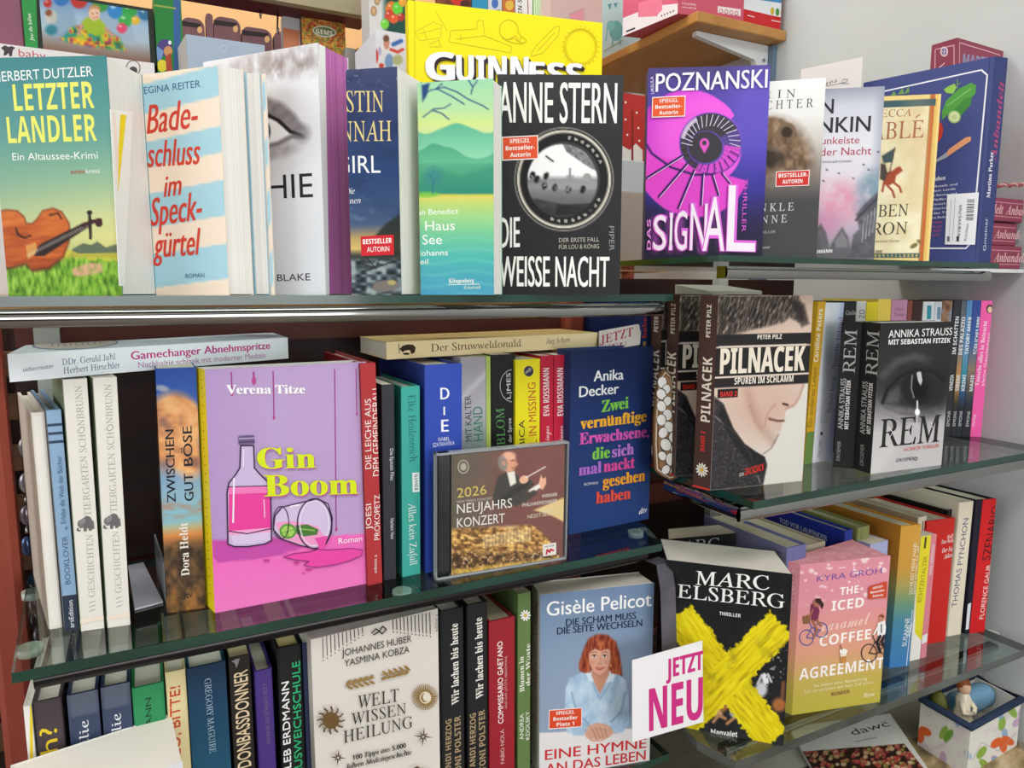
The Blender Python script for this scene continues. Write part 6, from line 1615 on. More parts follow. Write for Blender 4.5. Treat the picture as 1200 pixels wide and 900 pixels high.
bk = low('green hardcover with black capitals, white page tops showing', (153.5, 806), (192, 800.5), '2f8a57'); f = bk.face('F'); f.t('EDELMANN', (179, 895), (177, 817), 7, '1b2f22', 's'); bk.done()
bk = low('cream hardcover spine with red capitals in the lower left row', (193, 788.5), (217.5, 784), 'dfcf9e'); f = bk.face('F')
for dx in (0, .6): f.t('HALLO, BITTE!', (211.5 + dx, 918), (210.5 + dx, 803), 12, 'c9452f', 's')
bk.done()
bk = low('wide dark teal hardcover with pale serif name down its spine', (218.5, 784.5), (264, 774.5), '1f4a63'); f = bk.face('F').paint(lambda I, X, Y, S, T: gr(T, [(0, '1d3550'), (.3, '1f4a66'), (.7, '22617a'), (1, '1f5570')]), .004); f.t('GREGORY MAGUIRE', (239.5, 796), (246, 883), 7.5, '9db4c4', 'r'); bk.done()
bk = low('black paperback with tall cream capitals and a torn top', (267.5, 771.5), (292.5, 765.5), '28231f', hard=False, page='d9c99b'); f = bk.face('F')
for dx in (0, .6): f.t('DONBASSDONNER', (294 + dx, 897), (289.5 + dx, 784), 16, 'e3cda8', 's')
f.poly([(271, 775), (277, 772), (281, 771.5), (279, 778), (277, 783), (275, 777)], '8d8a88'); bk.done()
bk = low('slim violet hardcover with faint gold type', (297.5, 787.5), (319, 783), '4a3580', page='cfc9b6'); f = bk.face('F'); f.t('LUIS LINDQUIST ROMAN', (308, 802), (313, 872), 4.5, '7d6a7a', 'r'); bk.done()
bk = low('black hardcover with white name and green title running up its spine', (324, 760), (353, 754.5), '1f1f20', page='dcc68f'); f = bk.face('F')
for dx in (0, .5): f.t('CALEB ERDMANN', (341.5 + dx, 920), (338 + dx, 798), 8.5, 'f1f0ee', 's').t('DIE AUSWEICHSCHULE', (354.5 + dx, 935), (351 + dx, 774), 9, '2fb77a', 's')
bk.done()
bk = low('narrow navy spine beside the cream healing book', (354, 754), (363, 752), '2b3352', hard=False); bk.done()

# cream healing book
bk = Book('paperback_book', 'cream book with gold suns, wheat sprigs and black serif title, lower left shelf', *by_row((364, 748), (513, 714.5), .640, z, .03, .648), 'L', 'd6cec4', group=GLL)
f = bk.face('F')
f.paint(lambda I, X, Y, S, T: gr(T, [(0, 'ded7cf'), (1, 'e6dfd6')]), .01)
GD = '9a7a42'; BK = '35322f'
for k in range(11):
    a = (378 + k * 4.6, 742 - k * 1.0 + 3); f.line([a, (a[0] + .8, a[1] + 26 - k * 2.0)], .9, BK); f.ell(a[0] + .8, a[1] + 29 - k * 2.0, .7, .9, BK, 0, 8)
for k in range(11):
    a = (460 + k * 4.3, 725 - k * .8); f.line([a, (a[0] + .5, a[1] + 12 + k * 1.3)], .9, BK); f.ell(a[0] + .6, a[1] + 15 + k * 1.3, .7, .9, BK, 0, 8)
f.line([(435, 741), (440, 736), (444, 739), (447, 742), (452, 737), (448, 733), (443, 740), (437, 743)], 1.4, BK)
f.t('JOHANNES HUBER', (400, 768.5), (481.5, 751), 8, BK, 's').t('YASMINA KOBZA', (403, 780.5), (479, 763.5), 8, BK, 's')
for s_, x0, y0 in ((1, 404, 803), (-1, 480, 784)):
    f.line([(x0, y0), (x0 + s_ * 34, y0 - 8 * 1 + (s_ < 0) * 16 - 2)], 1.1, GD)
    for k in range(5):
        x, y = x0 + s_ * (4 + k * 6.4), y0 - (4 + k * 6.4) * (.24 if s_ > 0 else -.24) 
        f.ell(x, y - 3.4, 4.2, 1.6, GD, -38 if s_ > 0 else 38, 12).ell(x + s_ * 1.5, y + 2.6, 4.0, 1.5, GD, 22 if s_ > 0 else -22, 12)
for tx, p, q_, h_ in (('WELT', (418.5, 829), (466.5, 820), 15), ('WISSEN', (411, 848), (475, 835), 13.5), ('HEILUNG', (402, 869), (482.5, 850.5), 14)): f.t(tx, p, q_, h_, BK, 'r')
for ex in (0, .6):
    f.t('100 Tipps aus 5.000', (413 + ex, 888.5), (474 + ex, 874), 5.5, BK, 'i').t('Jahren Medizingeschichte', (404 + ex, 899.5), (480.5 + ex, 882), 5.5, BK, 'i')
def sun(cx, cy, r, n, col, wavy=False):
    for k in range(n):
        a = 2 * math.pi * k / n; c_, s__ = math.cos(a), math.sin(a)
        if wavy: f.line([(cx + r * .5 * c_, cy + r * .5 * s__), (cx + r * .75 * c_ - 1.5 * s__, cy + r * .75 * s__ + 1.5 * c_), (cx + r * c_, cy + r * s__)], 1.9, col)
        else: f.line([(cx + r * .6 * c_, cy + r * .6 * s__), (cx + r * c_, cy + r * s__)], 1.1, col)
    f.ell(cx, cy, r * .6, r * .6, col)
sun(496.5, 815, 15, 36, GD); f.ell(496.5, 815, 6.6, 7, 'e6dccb').ell(495.5, 815, 4.6, 5.4, GD).ell(497.4, 814.2, 4, 4.8, 'e6dccb')
sun(386, 841, 16, 12, '6d5230', True)
for cx, cy, r in ((493.5, 860, 12), (394, 884, 10)):
    for k in range(8):
        a = k * math.pi / 4 + .1; L = r if k % 2 == 0 else r * .6
        f.poly([(cx + L * math.cos(a), cy + L * math.sin(a)), (cx + 1.8 * math.cos(a + .7), cy + 1.8 * math.sin(a + .7)), (cx + 1.8 * math.cos(a - .7), cy + 1.8 * math.sin(a - .7))], '5d4a2c')
f.line([(480, 898), (486, 895), (492, 899), (500, 897)], 2, '6d5230').t('edition a', (510, 737), (510, 717), 3.6, BK, 's')
bk.done()

for i, (tl, tr, dx, dy) in enumerate((((515.5, 716.5), (543.5, 711.5), 0, 0), ((547, 709.5), (571.5, 704.5), 28.5, -7))):
    bk = low('black hardcover with white serif line and tan authors, %s copy of the laughing pair' % ('left', 'right')[i], tl, tr, '222326', d=.13)
    f = bk.face('F')
    for ex in (0, .4): f.t('Wir lachen bis heute', (537.5 + dx + ex, 824 + dy), (536 + dx + ex, 730 + dy), 8.5, 'eeeae2', 'R')
    f.t('ANDI HERZOG', (528.5 + dx, 905 + dy), (529 + dx, 842 + dy), 7, 'b09a74', 'b').t('TONI POLSTER', (540.5 + dx, 909 + dy), (539.5 + dx, 838 + dy), 7.5, 'b09a74', 'b'); bk.done()
bk = low('dark red hardcover with white capitals, cream page tops beside it', (573, 729), (603, 722), '94202c', page='d6c8ac'); f = bk.face('F').fill('9d2430')
for ex in (0, .4): f.t('COMMISSARIO GAETANO', (589.5 + ex, 847), (588.5 + ex, 751), 6, 'f2e6e2', 's')
f.t('UND DAS LETZTE ABENDMAHL', (594, 830), (594, 768), 2.6, 'd9b0ae', 's').t('FABIO NOLA', (591, 894), (590.5, 854), 4.5, 'e0bdb8', 's'); bk.done()
bk = low('moss green paperback with a white daisy on the spine', (607, 697), (622, 692), '66804a', hard=False, page='c9c0a4'); f = bk.face('F')
f.t('Blumen in', (614.5, 810), (613.5, 769), 5.6, 'eef0e2', 'R').t('der Wüste', (621, 803), (621, 754), 5, 'eef0e2', 'R').t('ANDREA', (613.5, 866), (613.5, 836), 4.8, 'eef0e2', 's').t('KDOLSKY', (620.5, 866), (620.5, 833), 4.8, 'eef0e2', 's')
for k in range(10):
    a = k * .628; f.ell(615.5 + 4 * math.cos(a), 721 + 4.4 * math.sin(a), 2.6, 1.1, 'f2f2ee', math.degrees(a), 10)
f.ell(615.5, 721, 1.9, 2.1, 'd9b437'); bk.done()

# memoir with the woman in a light blue shirt
bq = onz(761, 891, z); B = bq; A = ony(633, 693, bq[1] + .031); A = V(A[0], A[1], z)
h = solve_h(B, 683)
u = (B - A) / np.linalg.norm(B - A)
D = ony(623.5, 690, A[1] + .034); D = V(D[0], D[1], z); C = B + V(0.004, .034, 0)
bk = Book('paperback_book', 'grey blue memoir with a red haired woman in a light blue shirt, hands folded', A, B, C, D, V(0, 0, h), 'L', 'e6e4e2', page='d9d2c6', group=GLL)
bk.face('L').fill('dcd7d2').t('EINE HYMNE AN DAS LEBEN', (629.5, 850), (630.5, 708), 6, 'c9434a', 's')
def art(I, X, Y, S, T):
    I[:] = gr(Y, [(685, '6f86a6'), (760, '7f95b2'), (830, '8ea0ba'), (858, '93a3bb')])
    I = mixc(I, 'a3b3c8', el(X, Y, 700, 790, 60, 60, 0, 1.2) * .35)
    tb = 858 - .05 * (X - 640)
    I = mixc(I, 'e6e2e2', np.clip((Y - tb) / 1.2, 0, 1))
    # hair behind
    hair = pg(X, Y, [(684, 760), (690, 748), (700, 743), (712, 744), (722, 752), (726, 766), (728, 780), (729, 792), (722, 790), (716, 788), (690, 788), (680, 787), (678, 779), (681, 770)], 3)
    hs = vn(X * 1.3 + Y * .1, Y * .35, 2.2, 131)
    I = mixc(I, gr(hs, [(0, '5d1f16'), (.5, '94402c'), (.9, 'b5593c')]), hair)
    # shirt
    sh = pg(X, Y, [(664, 858), (662, 830), (663, 806), (668, 795), (682, 788), (692, 786), (714, 786), (724, 790), (734, 798), (737, 820), (737, 846), (730, 856), (716, 860), (690, 862), (684, 858), (676, 862)], 2)
    fo = fb(X * 1.2 + Y * .3, Y * .6, 9, 133)
    I = mixc(I, gr(fo, [(.1, '8fb0d0'), (.45, 'b0cbe3'), (.85, 'd0e2f1')]), sh)
    I = mixc(I, '7d9fc2', (ln(X, Y, [(690, 790), (697, 806), (702, 818)], 1.4, 1.2) + ln(X, Y, [(720, 790), (712, 806), (703, 820)], 1.4, 1.2) + ln(X, Y, [(670, 812), (676, 836), (690, 848)], 2, 2) + ln(X, Y, [(733, 812), (728, 834), (716, 846)], 2, 2) + ln(X, Y, [(664, 846), (690, 850)], 1.6, 2)).clip(0, 1) * .8 * sh)
    I = mixc(I, 'd9e8f4', pg(X, Y, [(686, 788), (692, 786), (698, 800), (690, 798)], 1.5) + pg(X, Y, [(716, 786), (722, 789), (718, 799), (708, 800)], 1.5))
    # neck and chest
    I = mixc(I, 'c98f78', pg(X, Y, [(694, 782), (713, 782), (714, 790), (708, 803), (703, 813), (698, 804), (693, 791)], 2)); I = mixc(I, 'a86f5b', ln(X, Y, [(695, 787), (703, 792), (712, 787)], 3, 4) * .5); I = mixc(I, 'c9a24f', ln(X, Y, [(697, 796), (703, 804), (709, 796)], .7, .8) * .8)
    # face
    I = mixc(I, 'd9a48c', pg(X, Y, [(690, 764), (692, 757), (700, 753), (709, 754), (715, 760), (716, 770), (714, 780), (709, 788), (703, 791), (696, 788), (691, 779), (689, 770)], 2.5))
    I = mixc(I, 'e6b8a0', el(X, Y, 702, 763, 8, 5, 0, .8) * .6); I = mixc(I, 'cf8d78', el(X, Y, 694.5, 776, 3.5, 3, 0, .9) * .5 + el(X, Y, 711, 776, 3.5, 3, 0, .9) * .5)
    for x in (696.5, 708.5):
        I = mixc(I, 'f2ece8', el(X, Y, x, 769, 2.8, 1.3, 0, .5)); I = mixc(I, '3a2a24', el(X, Y, x, 769, 1.2, 1.3, 0, .4)); I = mixc(I, '4a2a20', ln(X, Y, [(x - 3, 768.3), (x, 767.2), (x + 3, 768.3)], .8, .8)); I = mixc(I, '7a4431', ln(X, Y, [(x - 3.4, 765), (x, 763.6), (x + 3.4, 764.8)], .9, 1) * .8)
    I = mixc(I, 'b57a65', ln(X, Y, [(703, 769), (704, 776), (701, 777.5)], .8, 1) * .8); I = mixc(I, '9a5a4a', ln(X, Y, [(700.5, 778), (705, 778)], .8, 1) * .7)
    I = mixc(I, 'b8504a', pg(X, Y, [(697, 782.5), (701, 781.5), (703, 782), (705, 781.5), (709.5, 782.2), (704, 785.3), (701, 785.2)], 1)); I = mixc(I, 'f3e6e0', ln(X, Y, [(699, 782.9), (707.5, 782.7)], .5, .6) * .7)
    # fringe and side hair
    I = mixc(I, gr(hs, [(0, '6a2418'), (.5, 'a04a30'), (.9, 'c26a44')]), np.clip(pg(X, Y, [(686, 766), (689, 754), (698, 748), (708, 748), (717, 755), (719, 764), (712, 760), (704, 763), (697, 760), (691, 765)], 2) + pg(X, Y, [(683, 768), (690, 760), (690, 776), (692, 788), (684, 789), (679, 783)], 2) + pg(X, Y, [(716, 760), (723, 764), (728, 782), (727, 791), (716, 789), (716, 776)], 2), 0, 1))
    I = mixc(I, 'c9a24f', el(X, Y, 715.8, 780, 1, 1.4))
    # folded hands
    hands = pg(X, Y, [(684, 856), (690, 850), (700, 847), (708, 848), (716, 852), (720, 858), (714, 864), (704, 869), (694, 869), (687, 864)], 2)
    I = mixc(I, 'd3a28c', hands)
    for k in range(4): I = mixc(I, '9a6653', ln(X, Y, [(692 + k * 5.4, 852 - k * .2), (696 + k * 4.6, 858), (699 + k * 4.0, 866 - k)], .9, .9) * .75)
    I = mixc(I, 'e6bda9', ln(X, Y, [(690, 854), (700, 850), (712, 853)], 1.6, 2) * .6); I = mixc(I, 'e3b9a8', el(X, Y, 696, 866, 1.6, 1.1) + el(X, Y, 703, 867, 1.6, 1.1))
    I = mixc(I, '9cbcd9', pg(X, Y, [(668, 850), (684, 846), (690, 852), (684, 862), (672, 862)], 2) * .7 + pg(X, Y, [(716, 852), (730, 846), (736, 850), (730, 858), (720, 860)], 2) * .7)
    return I
f = bk.face('F').paint(art, .0008)
for ex in (0, .5): f.t('Gisèle Pelicot', (640.5 + ex, 722), (763 + ex, 710), 16.5, 'f6f4f4', 's')
NV = '1f2a44'
for ex in (0, .4): f.t('DIE SCHAM MUSS', (663 + ex, 733.5), (745 + ex, 725), 8, NV, 's').t('DIE SEITE WECHSELN', (652.5 + ex, 743.5), (752 + ex, 733.5), 8, NV, 's').t('EINE HYMNE', (638.5 + ex, 890.5), (757 + ex, 876), 11.5, 'cf2f35', 's').t('AN DAS LEBEN', (639 + ex, 907), (756 + ex, 890), 11.5, 'cf2f35', 's')
sticker(bk, f, [(643, 831.5), (682, 828.5), (682, 851.5), (642.5, 854.5)], 'de4a28', [('SPIEGEL', .22, .78, 'R'), ('Bestseller', .14, .86, 'b'), ('Platz 1', .24, .76, 'b')])
bk.done()

# white open book leaning in the foreground
zt = 1.03
q = [onz(x, y, zt) for x, y in ((12, 897), (201, 836), (214, 892), (30, 962))]
A, B, C, D = q[3], q[2], q[1], q[0]
zb = zt - .178
t = Book('paperback_book', 'white paperback in the front at the lower left, thick cream page block on top', V(*A[:2], zb), V(*B[:2], zb), V(*C[:2], zb), V(*D[:2], zb), V(0, 0, zt - zb), 'L', 'e9e7e6', page=mat('efeade', .8), group=GLL)
f = t.face('F').fill('e3e3e8'); f.t('MEINE BAHNE', (110, 919), (205, 893), 8, '4a4a50', 'b'); t.done()

# ================================================================== promotion sign in its clip
P = [(741, 870), (824.5, 846), (823, 751), (741, 774)]
a = onz(742, 869, .885); 
Ys = ony(742, 774, .585); Yr = ony(823, 751, .575)
o = Ys; o = V(o[0], o[1], 0); u = V(Yr[0] - Ys[0], Yr[1] - Ys[1], 0); n = np.cross(u, V(0, 0, 1)); n /= np.linalg.norm(n)
W4 = [onplane(x, y, V(Ys[0], Ys[1], 1.0), n) for x, y in P]
t = thing('promotion_sign', 'white card reading in magenta, clipped in front of the yellow X thriller', 'sign', W4[0], 'promotion cards with magenta lettering')
b = Mb(); b.hexa([p - n * .0009 for p in W4], W4, 'f0eef0')
f = Face(b, W4[0], W4[1] - W4[0], W4[3] - W4[0], 2)
MG = 'cf2f83'
for ex in (-.4, .4): f.t('JETZT', (781 + ex, 795), (823.5 + ex, 784), 22, MG, 'b').t('NEU', (761 + ex, 857), (823 + ex, 841), 49, MG, 'b')
b.build('card', t)
b = Mb()
pts = [(764, 655), (778, 660), (783, 690), (785, 765)]
yy = [.632, .62, .60, .592]
C0 = [ony(x, y, Y) for (x, y), Y in zip(pts, yy)]
wd_ = V(.011, .001, 0)
for p, q_ in zip(C0[:-1], C0[1:]):
    e = V(0, .0012, 0); b.hexa([q_ - wd_, q_ + wd_, q_ + wd_ + e, q_ - wd_ + e], [p - wd_, p + wd_, p + wd_ + e, p - wd_ + e], two_tone('smoky_plastic', '4a4650', '5c5862', 20.0, (1, 1, 1), .15, .6))
b.build('hanger_strip', t)['label'] = 'smoky plastic hanger strip'

# ================================================================== base of the right bay: basket, magazines
rim = [onz(x, y, .80) for x, y in ((1080, 817), (1137, 849.5), (1200, 815), (1149, 790))]
r0, r1, r3 = rim[0], rim[1], rim[3]
c = [V(.997, .609, 0), V(.991, .533, 0), V(1.128, .540, 0), V(1.134, .612, 0)]      # back left, front left, front right, back right
t = thing('storage_basket', 'fabric basket with printed leaves and orange flowers and a navy rim', 'basket', (1.06, .575, ZB))
zt = .797
def flowers(I, X, Y, S, T):
    I[:] = srgb('e6e3da')
    I = mixc(I, 'c3a9c4', np.clip(fb(X, Y, 9, 141) * 2 - 1.05, 0, 1) * .5)
    rs = random.Random(5)
    for k in range(34):
        x = rs.uniform(1060, 1205); y = rs.uniform(815, 905)
        I = mixc(I, ['8fb04a', '6f9e3c', 'c9a9c9'][k % 3], el(X, Y, x, y, 4.2, 8.5, rs.uniform(-60, 60), .2))
    for k in range(6):
        x = rs.uniform(1070, 1200); y = rs.uniform(830, 895); I = mixc(I, '7fa6cf', el(X, Y, x, y, 3.5, 6, rs.uniform(-40, 40), .4) * .8)
    for x, y in ((1077, 857), (1174, 868)):
        for a in (0, 55, 110): I = mixc(I, 'e0622c', el(X, Y, x + 7 * math.cos(math.radians(a * 1.4)), y + 6 * math.sin(math.radians(a * 1.4)), 8, 4.6, a + 30, .2))
    for p in ([(1068, 850), (1090, 880), (1110, 870)], [(1140, 890), (1150, 870), (1170, 880), (1190, 860)]): I = mixc(I, 'b59ab8', ln(X, Y, p, 1, 1) * .6)
    return I
b = Mb()
pl = [V(p[0], p[1], ZB) for p in c]
W = V(0, 0, zt - ZB)
b.hexa([pl[1], pl[2], pl[2] + V(0, .004, 0), pl[1] + V(0, .004, 0)], [p + W for p in (pl[1], pl[2], pl[2] + V(0, .004, 0), pl[1] + V(0, .004, 0))], 'e6e3da')
b.hexa([pl[0], pl[1], pl[1] + V(.004, 0, 0), pl[0] + V(.004, 0, 0)], [p + W for p in (pl[0], pl[1], pl[1] + V(.004, 0, 0), pl[0] + V(.004, 0, 0))], 'e6e3da')
b.hexa([pl[3], pl[0], pl[0] - V(0, .004, 0), pl[3] - V(0, .004, 0)], [p + W for p in (pl[3], pl[0], pl[0] - V(0, .004, 0), pl[3] - V(0, .004, 0))], 'e6e3da')
b.hexa([pl[2], pl[3], pl[3] - V(.004, 0, 0), pl[2] - V(.004, 0, 0)], [p + W for p in (pl[2], pl[3], pl[3] - V(.004, 0, 0), pl[2] - V(.004, 0, 0))], 'e6e3da')
b.hexa([pl[0], pl[1], pl[2], pl[3]], [p + V(0, 0, .026) for p in pl], 'cfcabd')
Face(b, pl[1], pl[2] - pl[1], W, 1).paint(flowers, .0012); Face(b, pl[0], pl[1] - pl[0], W, 1).paint(flowers, .0012)
b.build('basket_wall', t)
b = Mb(); rm = [V(p[0], p[1], zt) for p in c]
b.tube([rm[0], rm[1], rm[2], rm[3], rm[0]], .0055, mat('2b3852', .8), 10, False)
b.build('rim', t)['label'] = 'navy fabric rim'
# things in the basket
zb = ZB + .027
t = thing('angel_figurine', 'small porcelain figurine with red brown hair and white dress in the fabric basket', 'figurine', (1.03, .565, zb))
pc = onz(1128, 820, .79)
b = Mb(); px_, py_ = 1.022, .563
prof = [(0, .021), (.02, .019), (.04, .013), (.055, .009), (.068, .010), (.076, .006)]
vs = []; fs = []
for zz, r in prof:
    for k in range(14):
        a = 2 * math.pi * k / 14; rr = r * (1 + .08 * math.cos(a * 5)); vs.append((px_ + rr * math.cos(a), py_ + rr * math.sin(a), zb + zz))
for j in range(len(prof) - 1):
    for k in range(14): fs.append((j * 14 + k, j * 14 + (k + 1) % 14, j * 14 + 14 + (k + 1) % 14, j * 14 + 14 + k))
b.add(vs, fs, mat('e3d6bd', .25, 0, .6), True)
b.blob((px_, py_, zb + .083), (.0085, .0085, .010), mat('e0b294', .35)); 
b.tube([(px_ + .008, py_ - .002, zb + .064), (px_ + .014, py_ - .009, zb + .052), (px_ + .004, py_ - .014, zb + .05)], [.004, .0035, .003], mat('e3d6bd', .3), 8)
b.tube([(px_ - .008, py_ - .002, zb + .064), (px_ - .012, py_ - .009, zb + .052), (px_ - .002, py_ - .014, zb + .05)], [.004, .0035, .003], mat('e3d6bd', .3), 8)
b.build('body', t)
b = Mb(); b.blob((px_ + .001, py_ + .003, zb + .087), (.010, .0095, .011), mat('8a4a22', .35), None, 14, 9, .12, 3); b.tube([(px_ + .004, py_ + .006, zb + .085), (px_ + .007, py_ + .006, zb + .070), (px_ + .008, py_ + .002, zb + .055)], [.006, .006, .003], mat('8a4a22', .35), 8)
b.build('hair', t)
b = Mb()
vs = []; fs = []
for i in range(13):
    for k in range(18):
        a = 2 * math.pi * k / 18; r = .018 * (1 + .05 * math.sin(a * 3 + i * .6))
        vs.append((1.052 + .062 * i / 12, .585 + r * math.cos(a), zb + .036 + r * math.sin(a)))
for i in range(12):
    for k in range(18): fs.append((i * 18 + k, i * 18 + (k + 1) % 18, i * 18 + 18 + (k + 1) % 18, i * 18 + 18 + k))
fs += [tuple(range(17, -1, -1)), tuple(range(12 * 18, 13 * 18))]
b.add(vs, fs, mat('86b4d6', .9, 0, .2, .6, 300), True)
b.tube([(1.052, .585, zb + .036), (1.05, .585, zb + .036)], [.012, .012], mat('4a8ab8', .9), 14)
tag(b.build('cloth_roll', None, (1.08, .585, zb)), 'rolled light blue cloth in the fabric basket beside the figurine', 'cloth')
b = Mb(); b.blob((1.012, .592, zb + .032), (.011, .014, .034), mat('6d6f32', .5), None, 16, 10, .06, 2); b.tube([(1.012, .592, zb + .064), (1.013, .591, zb + .075)], [.003, .002], mat('4a4a28', .6), 8)
tag(b.build('glass_ornament', None, (1.012, .592, zb)), 'olive green ornament at the left side inside the fabric basket', 'ornament')

def magazine(label, quad, z0, th, cov, art=None, text=()):
    P = [onz(x, y, z0 + th) for x, y in quad]           # front left, front right, back right, back left
    t = thing('magazine', label, 'magazine', V(*np.mean(P, 0)[:2], z0), 'magazines lying on the base board')
    lo = [V(p[0], p[1], z0) for p in P]
    b = Mb(); b.hexa([p for p in lo], [p + V(0, 0, th * .8) for p in lo], paper('d9d6cf', True)); b.build('page_block', t)
    b = Mb(); b.hexa([p + V(0, 0, th * .8) for p in lo], P, cov)
    f = Face(b, P[0], P[1] - P[0], P[3] - P[0], 2)
    if art: f.paint(art, .0009)
    for q in text: f.t(*q)
    b.build('cover', t); return f
def berries(I, X, Y, S, T):
    I[:] = srgb('e6e4e0')
    m = np.clip((T - .3) / .01, 0, 1)
    Fd = np.zeros_like(I) + srgb('33201a'); rs = random.Random(9)
    for k in range(420):
        x = rs.uniform(930, 1110); y = rs.uniform(862, 910); r = rs.uniform(2.2, 3.4)
        c = ['a8433a', 'b5584a', 'c9a070', '8f8a44', 'b53a3a', '7a3028', 'd0b48a'][k % 7]
        e_ = el(X, Y, x, y, r, r * .8, 0, .35); Fd = mixc(Fd, c, e_); Fd = mixc(Fd, 'e6cdb5', el(X, Y, x - r * .3, y - r * .3, r * .3, r * .25, 0, .6) * .5)
    return mixc(I, Fd, m)
magazine('magazine with a white title band above a photo of red and green fruit', ((985, 960), (1120, 948), (1043, 836), (925, 852)), ZB + .009, .006, 'e6e4e0', berries, [('dawö', (1000, 862), (1046, 850), 9, '2b2a2c', 's'), ('sprachlos', (1003, 870), (1028, 865), 3, '6b6a6c', 's')])
def grey(I, X, Y, S, T):
    I[:] = srgb('c9c4ba'); m = np.clip((T - .35) / .01, 0, 1)
    return mixc(I, gr(vn(X, Y, 5, 161), [(0, '2b2a2c'), (.5, '5f5c5c'), (1, 'a8a4a0')]), m)
magazine('grey magazine with a dark photo, half under the fruit photo one', ((900, 985), (1000, 950), (950, 868), (868, 888)), ZB, .006, 'c9c4ba', grey)
magazine('brown patterned magazine under the fabric basket at the lower right corner', ((1060, 925), (1215, 905), (1150, 850), (1040, 868)), ZB, .001, 'a89a78', lambda I, X, Y, S, T: gr(fb(X, Y, 14, 171), [(.2, '6d5f45'), (.5, 'a8946a'), (.8, 'cfc2a0')]))
bk = Book('paperback_book', 'dark navy book lying low below the lower right shelf corner', *[onz(x, y, ZB) * V(1, 1, 0) + V(0, 0, ZB) for x, y in ((700, 985), (830, 960), (872, 925), (760, 940))], V(0, 0, .03), 'L', '1f2b4a').done()

# ================================================================== toys on the shelves further back
tw = two_tone('toy_shelf_wood', 'b58a5a', 'c79c6a', 4.0, (1, 9, 9), .5, .3)
b = Mb(); b.box(-.62, .66, 1.0, 1.5, 1.375, 1.395, tw)
for x in (-.5, .6): b.box(x, x + .04, 1.05, 1.09, 0, 1.375, tw); b.box(x, x + .04, 1.40, 1.44, 0, 1.375, tw)
tag(b.build('toy_shelf', None, (.1, 1.25, 1.375)), 'wooden toy shelf behind the upper left novels', 'shelf')
b = Mb(); b.box(-.62, 1.12, 1.56, 1.575, 0, 2.5, mat('e0b27c', .8)); tag(b.build('back_board', None, (.25, 1.57, 0)), 'peach coloured back board behind the toys', 'board')
ZT = 1.395
def carton(name, label, x0, x1, ytop, Y, d, m, zb=ZT, group=None, art=None, side=None, yt2=None, cat='box'):
    """box with its front parallel to the shelves: left and right pixel columns, pixel height of the top left corner"""
    A = ony(x0, ytop, Y); B = ony(x1, ytop if yt2 is None else yt2, Y); zt = A[2]
    t = thing(name, label, cat, ((A[0] + B[0]) / 2, Y + d / 2, zb), group)
    b = Mb(); b.bbox(A[0], B[0], Y, Y + d, zb, zt, m, .0015)
    b.build('carton', t)
    g = Mb(); f = Face(g, V(A[0], Y, zb), V(B[0] - A[0], 0, 0), V(0, 0, zt - zb), 1)
    if side: Face(g, V(A[0], Y + d, zb), V(0, -d, 0), V(0, 0, zt - zb), 1).fill(side)
    if art: art(f)
    if g.v: g.build('print', t)
    return zt
GT = 'toy packages on the shelf behind'
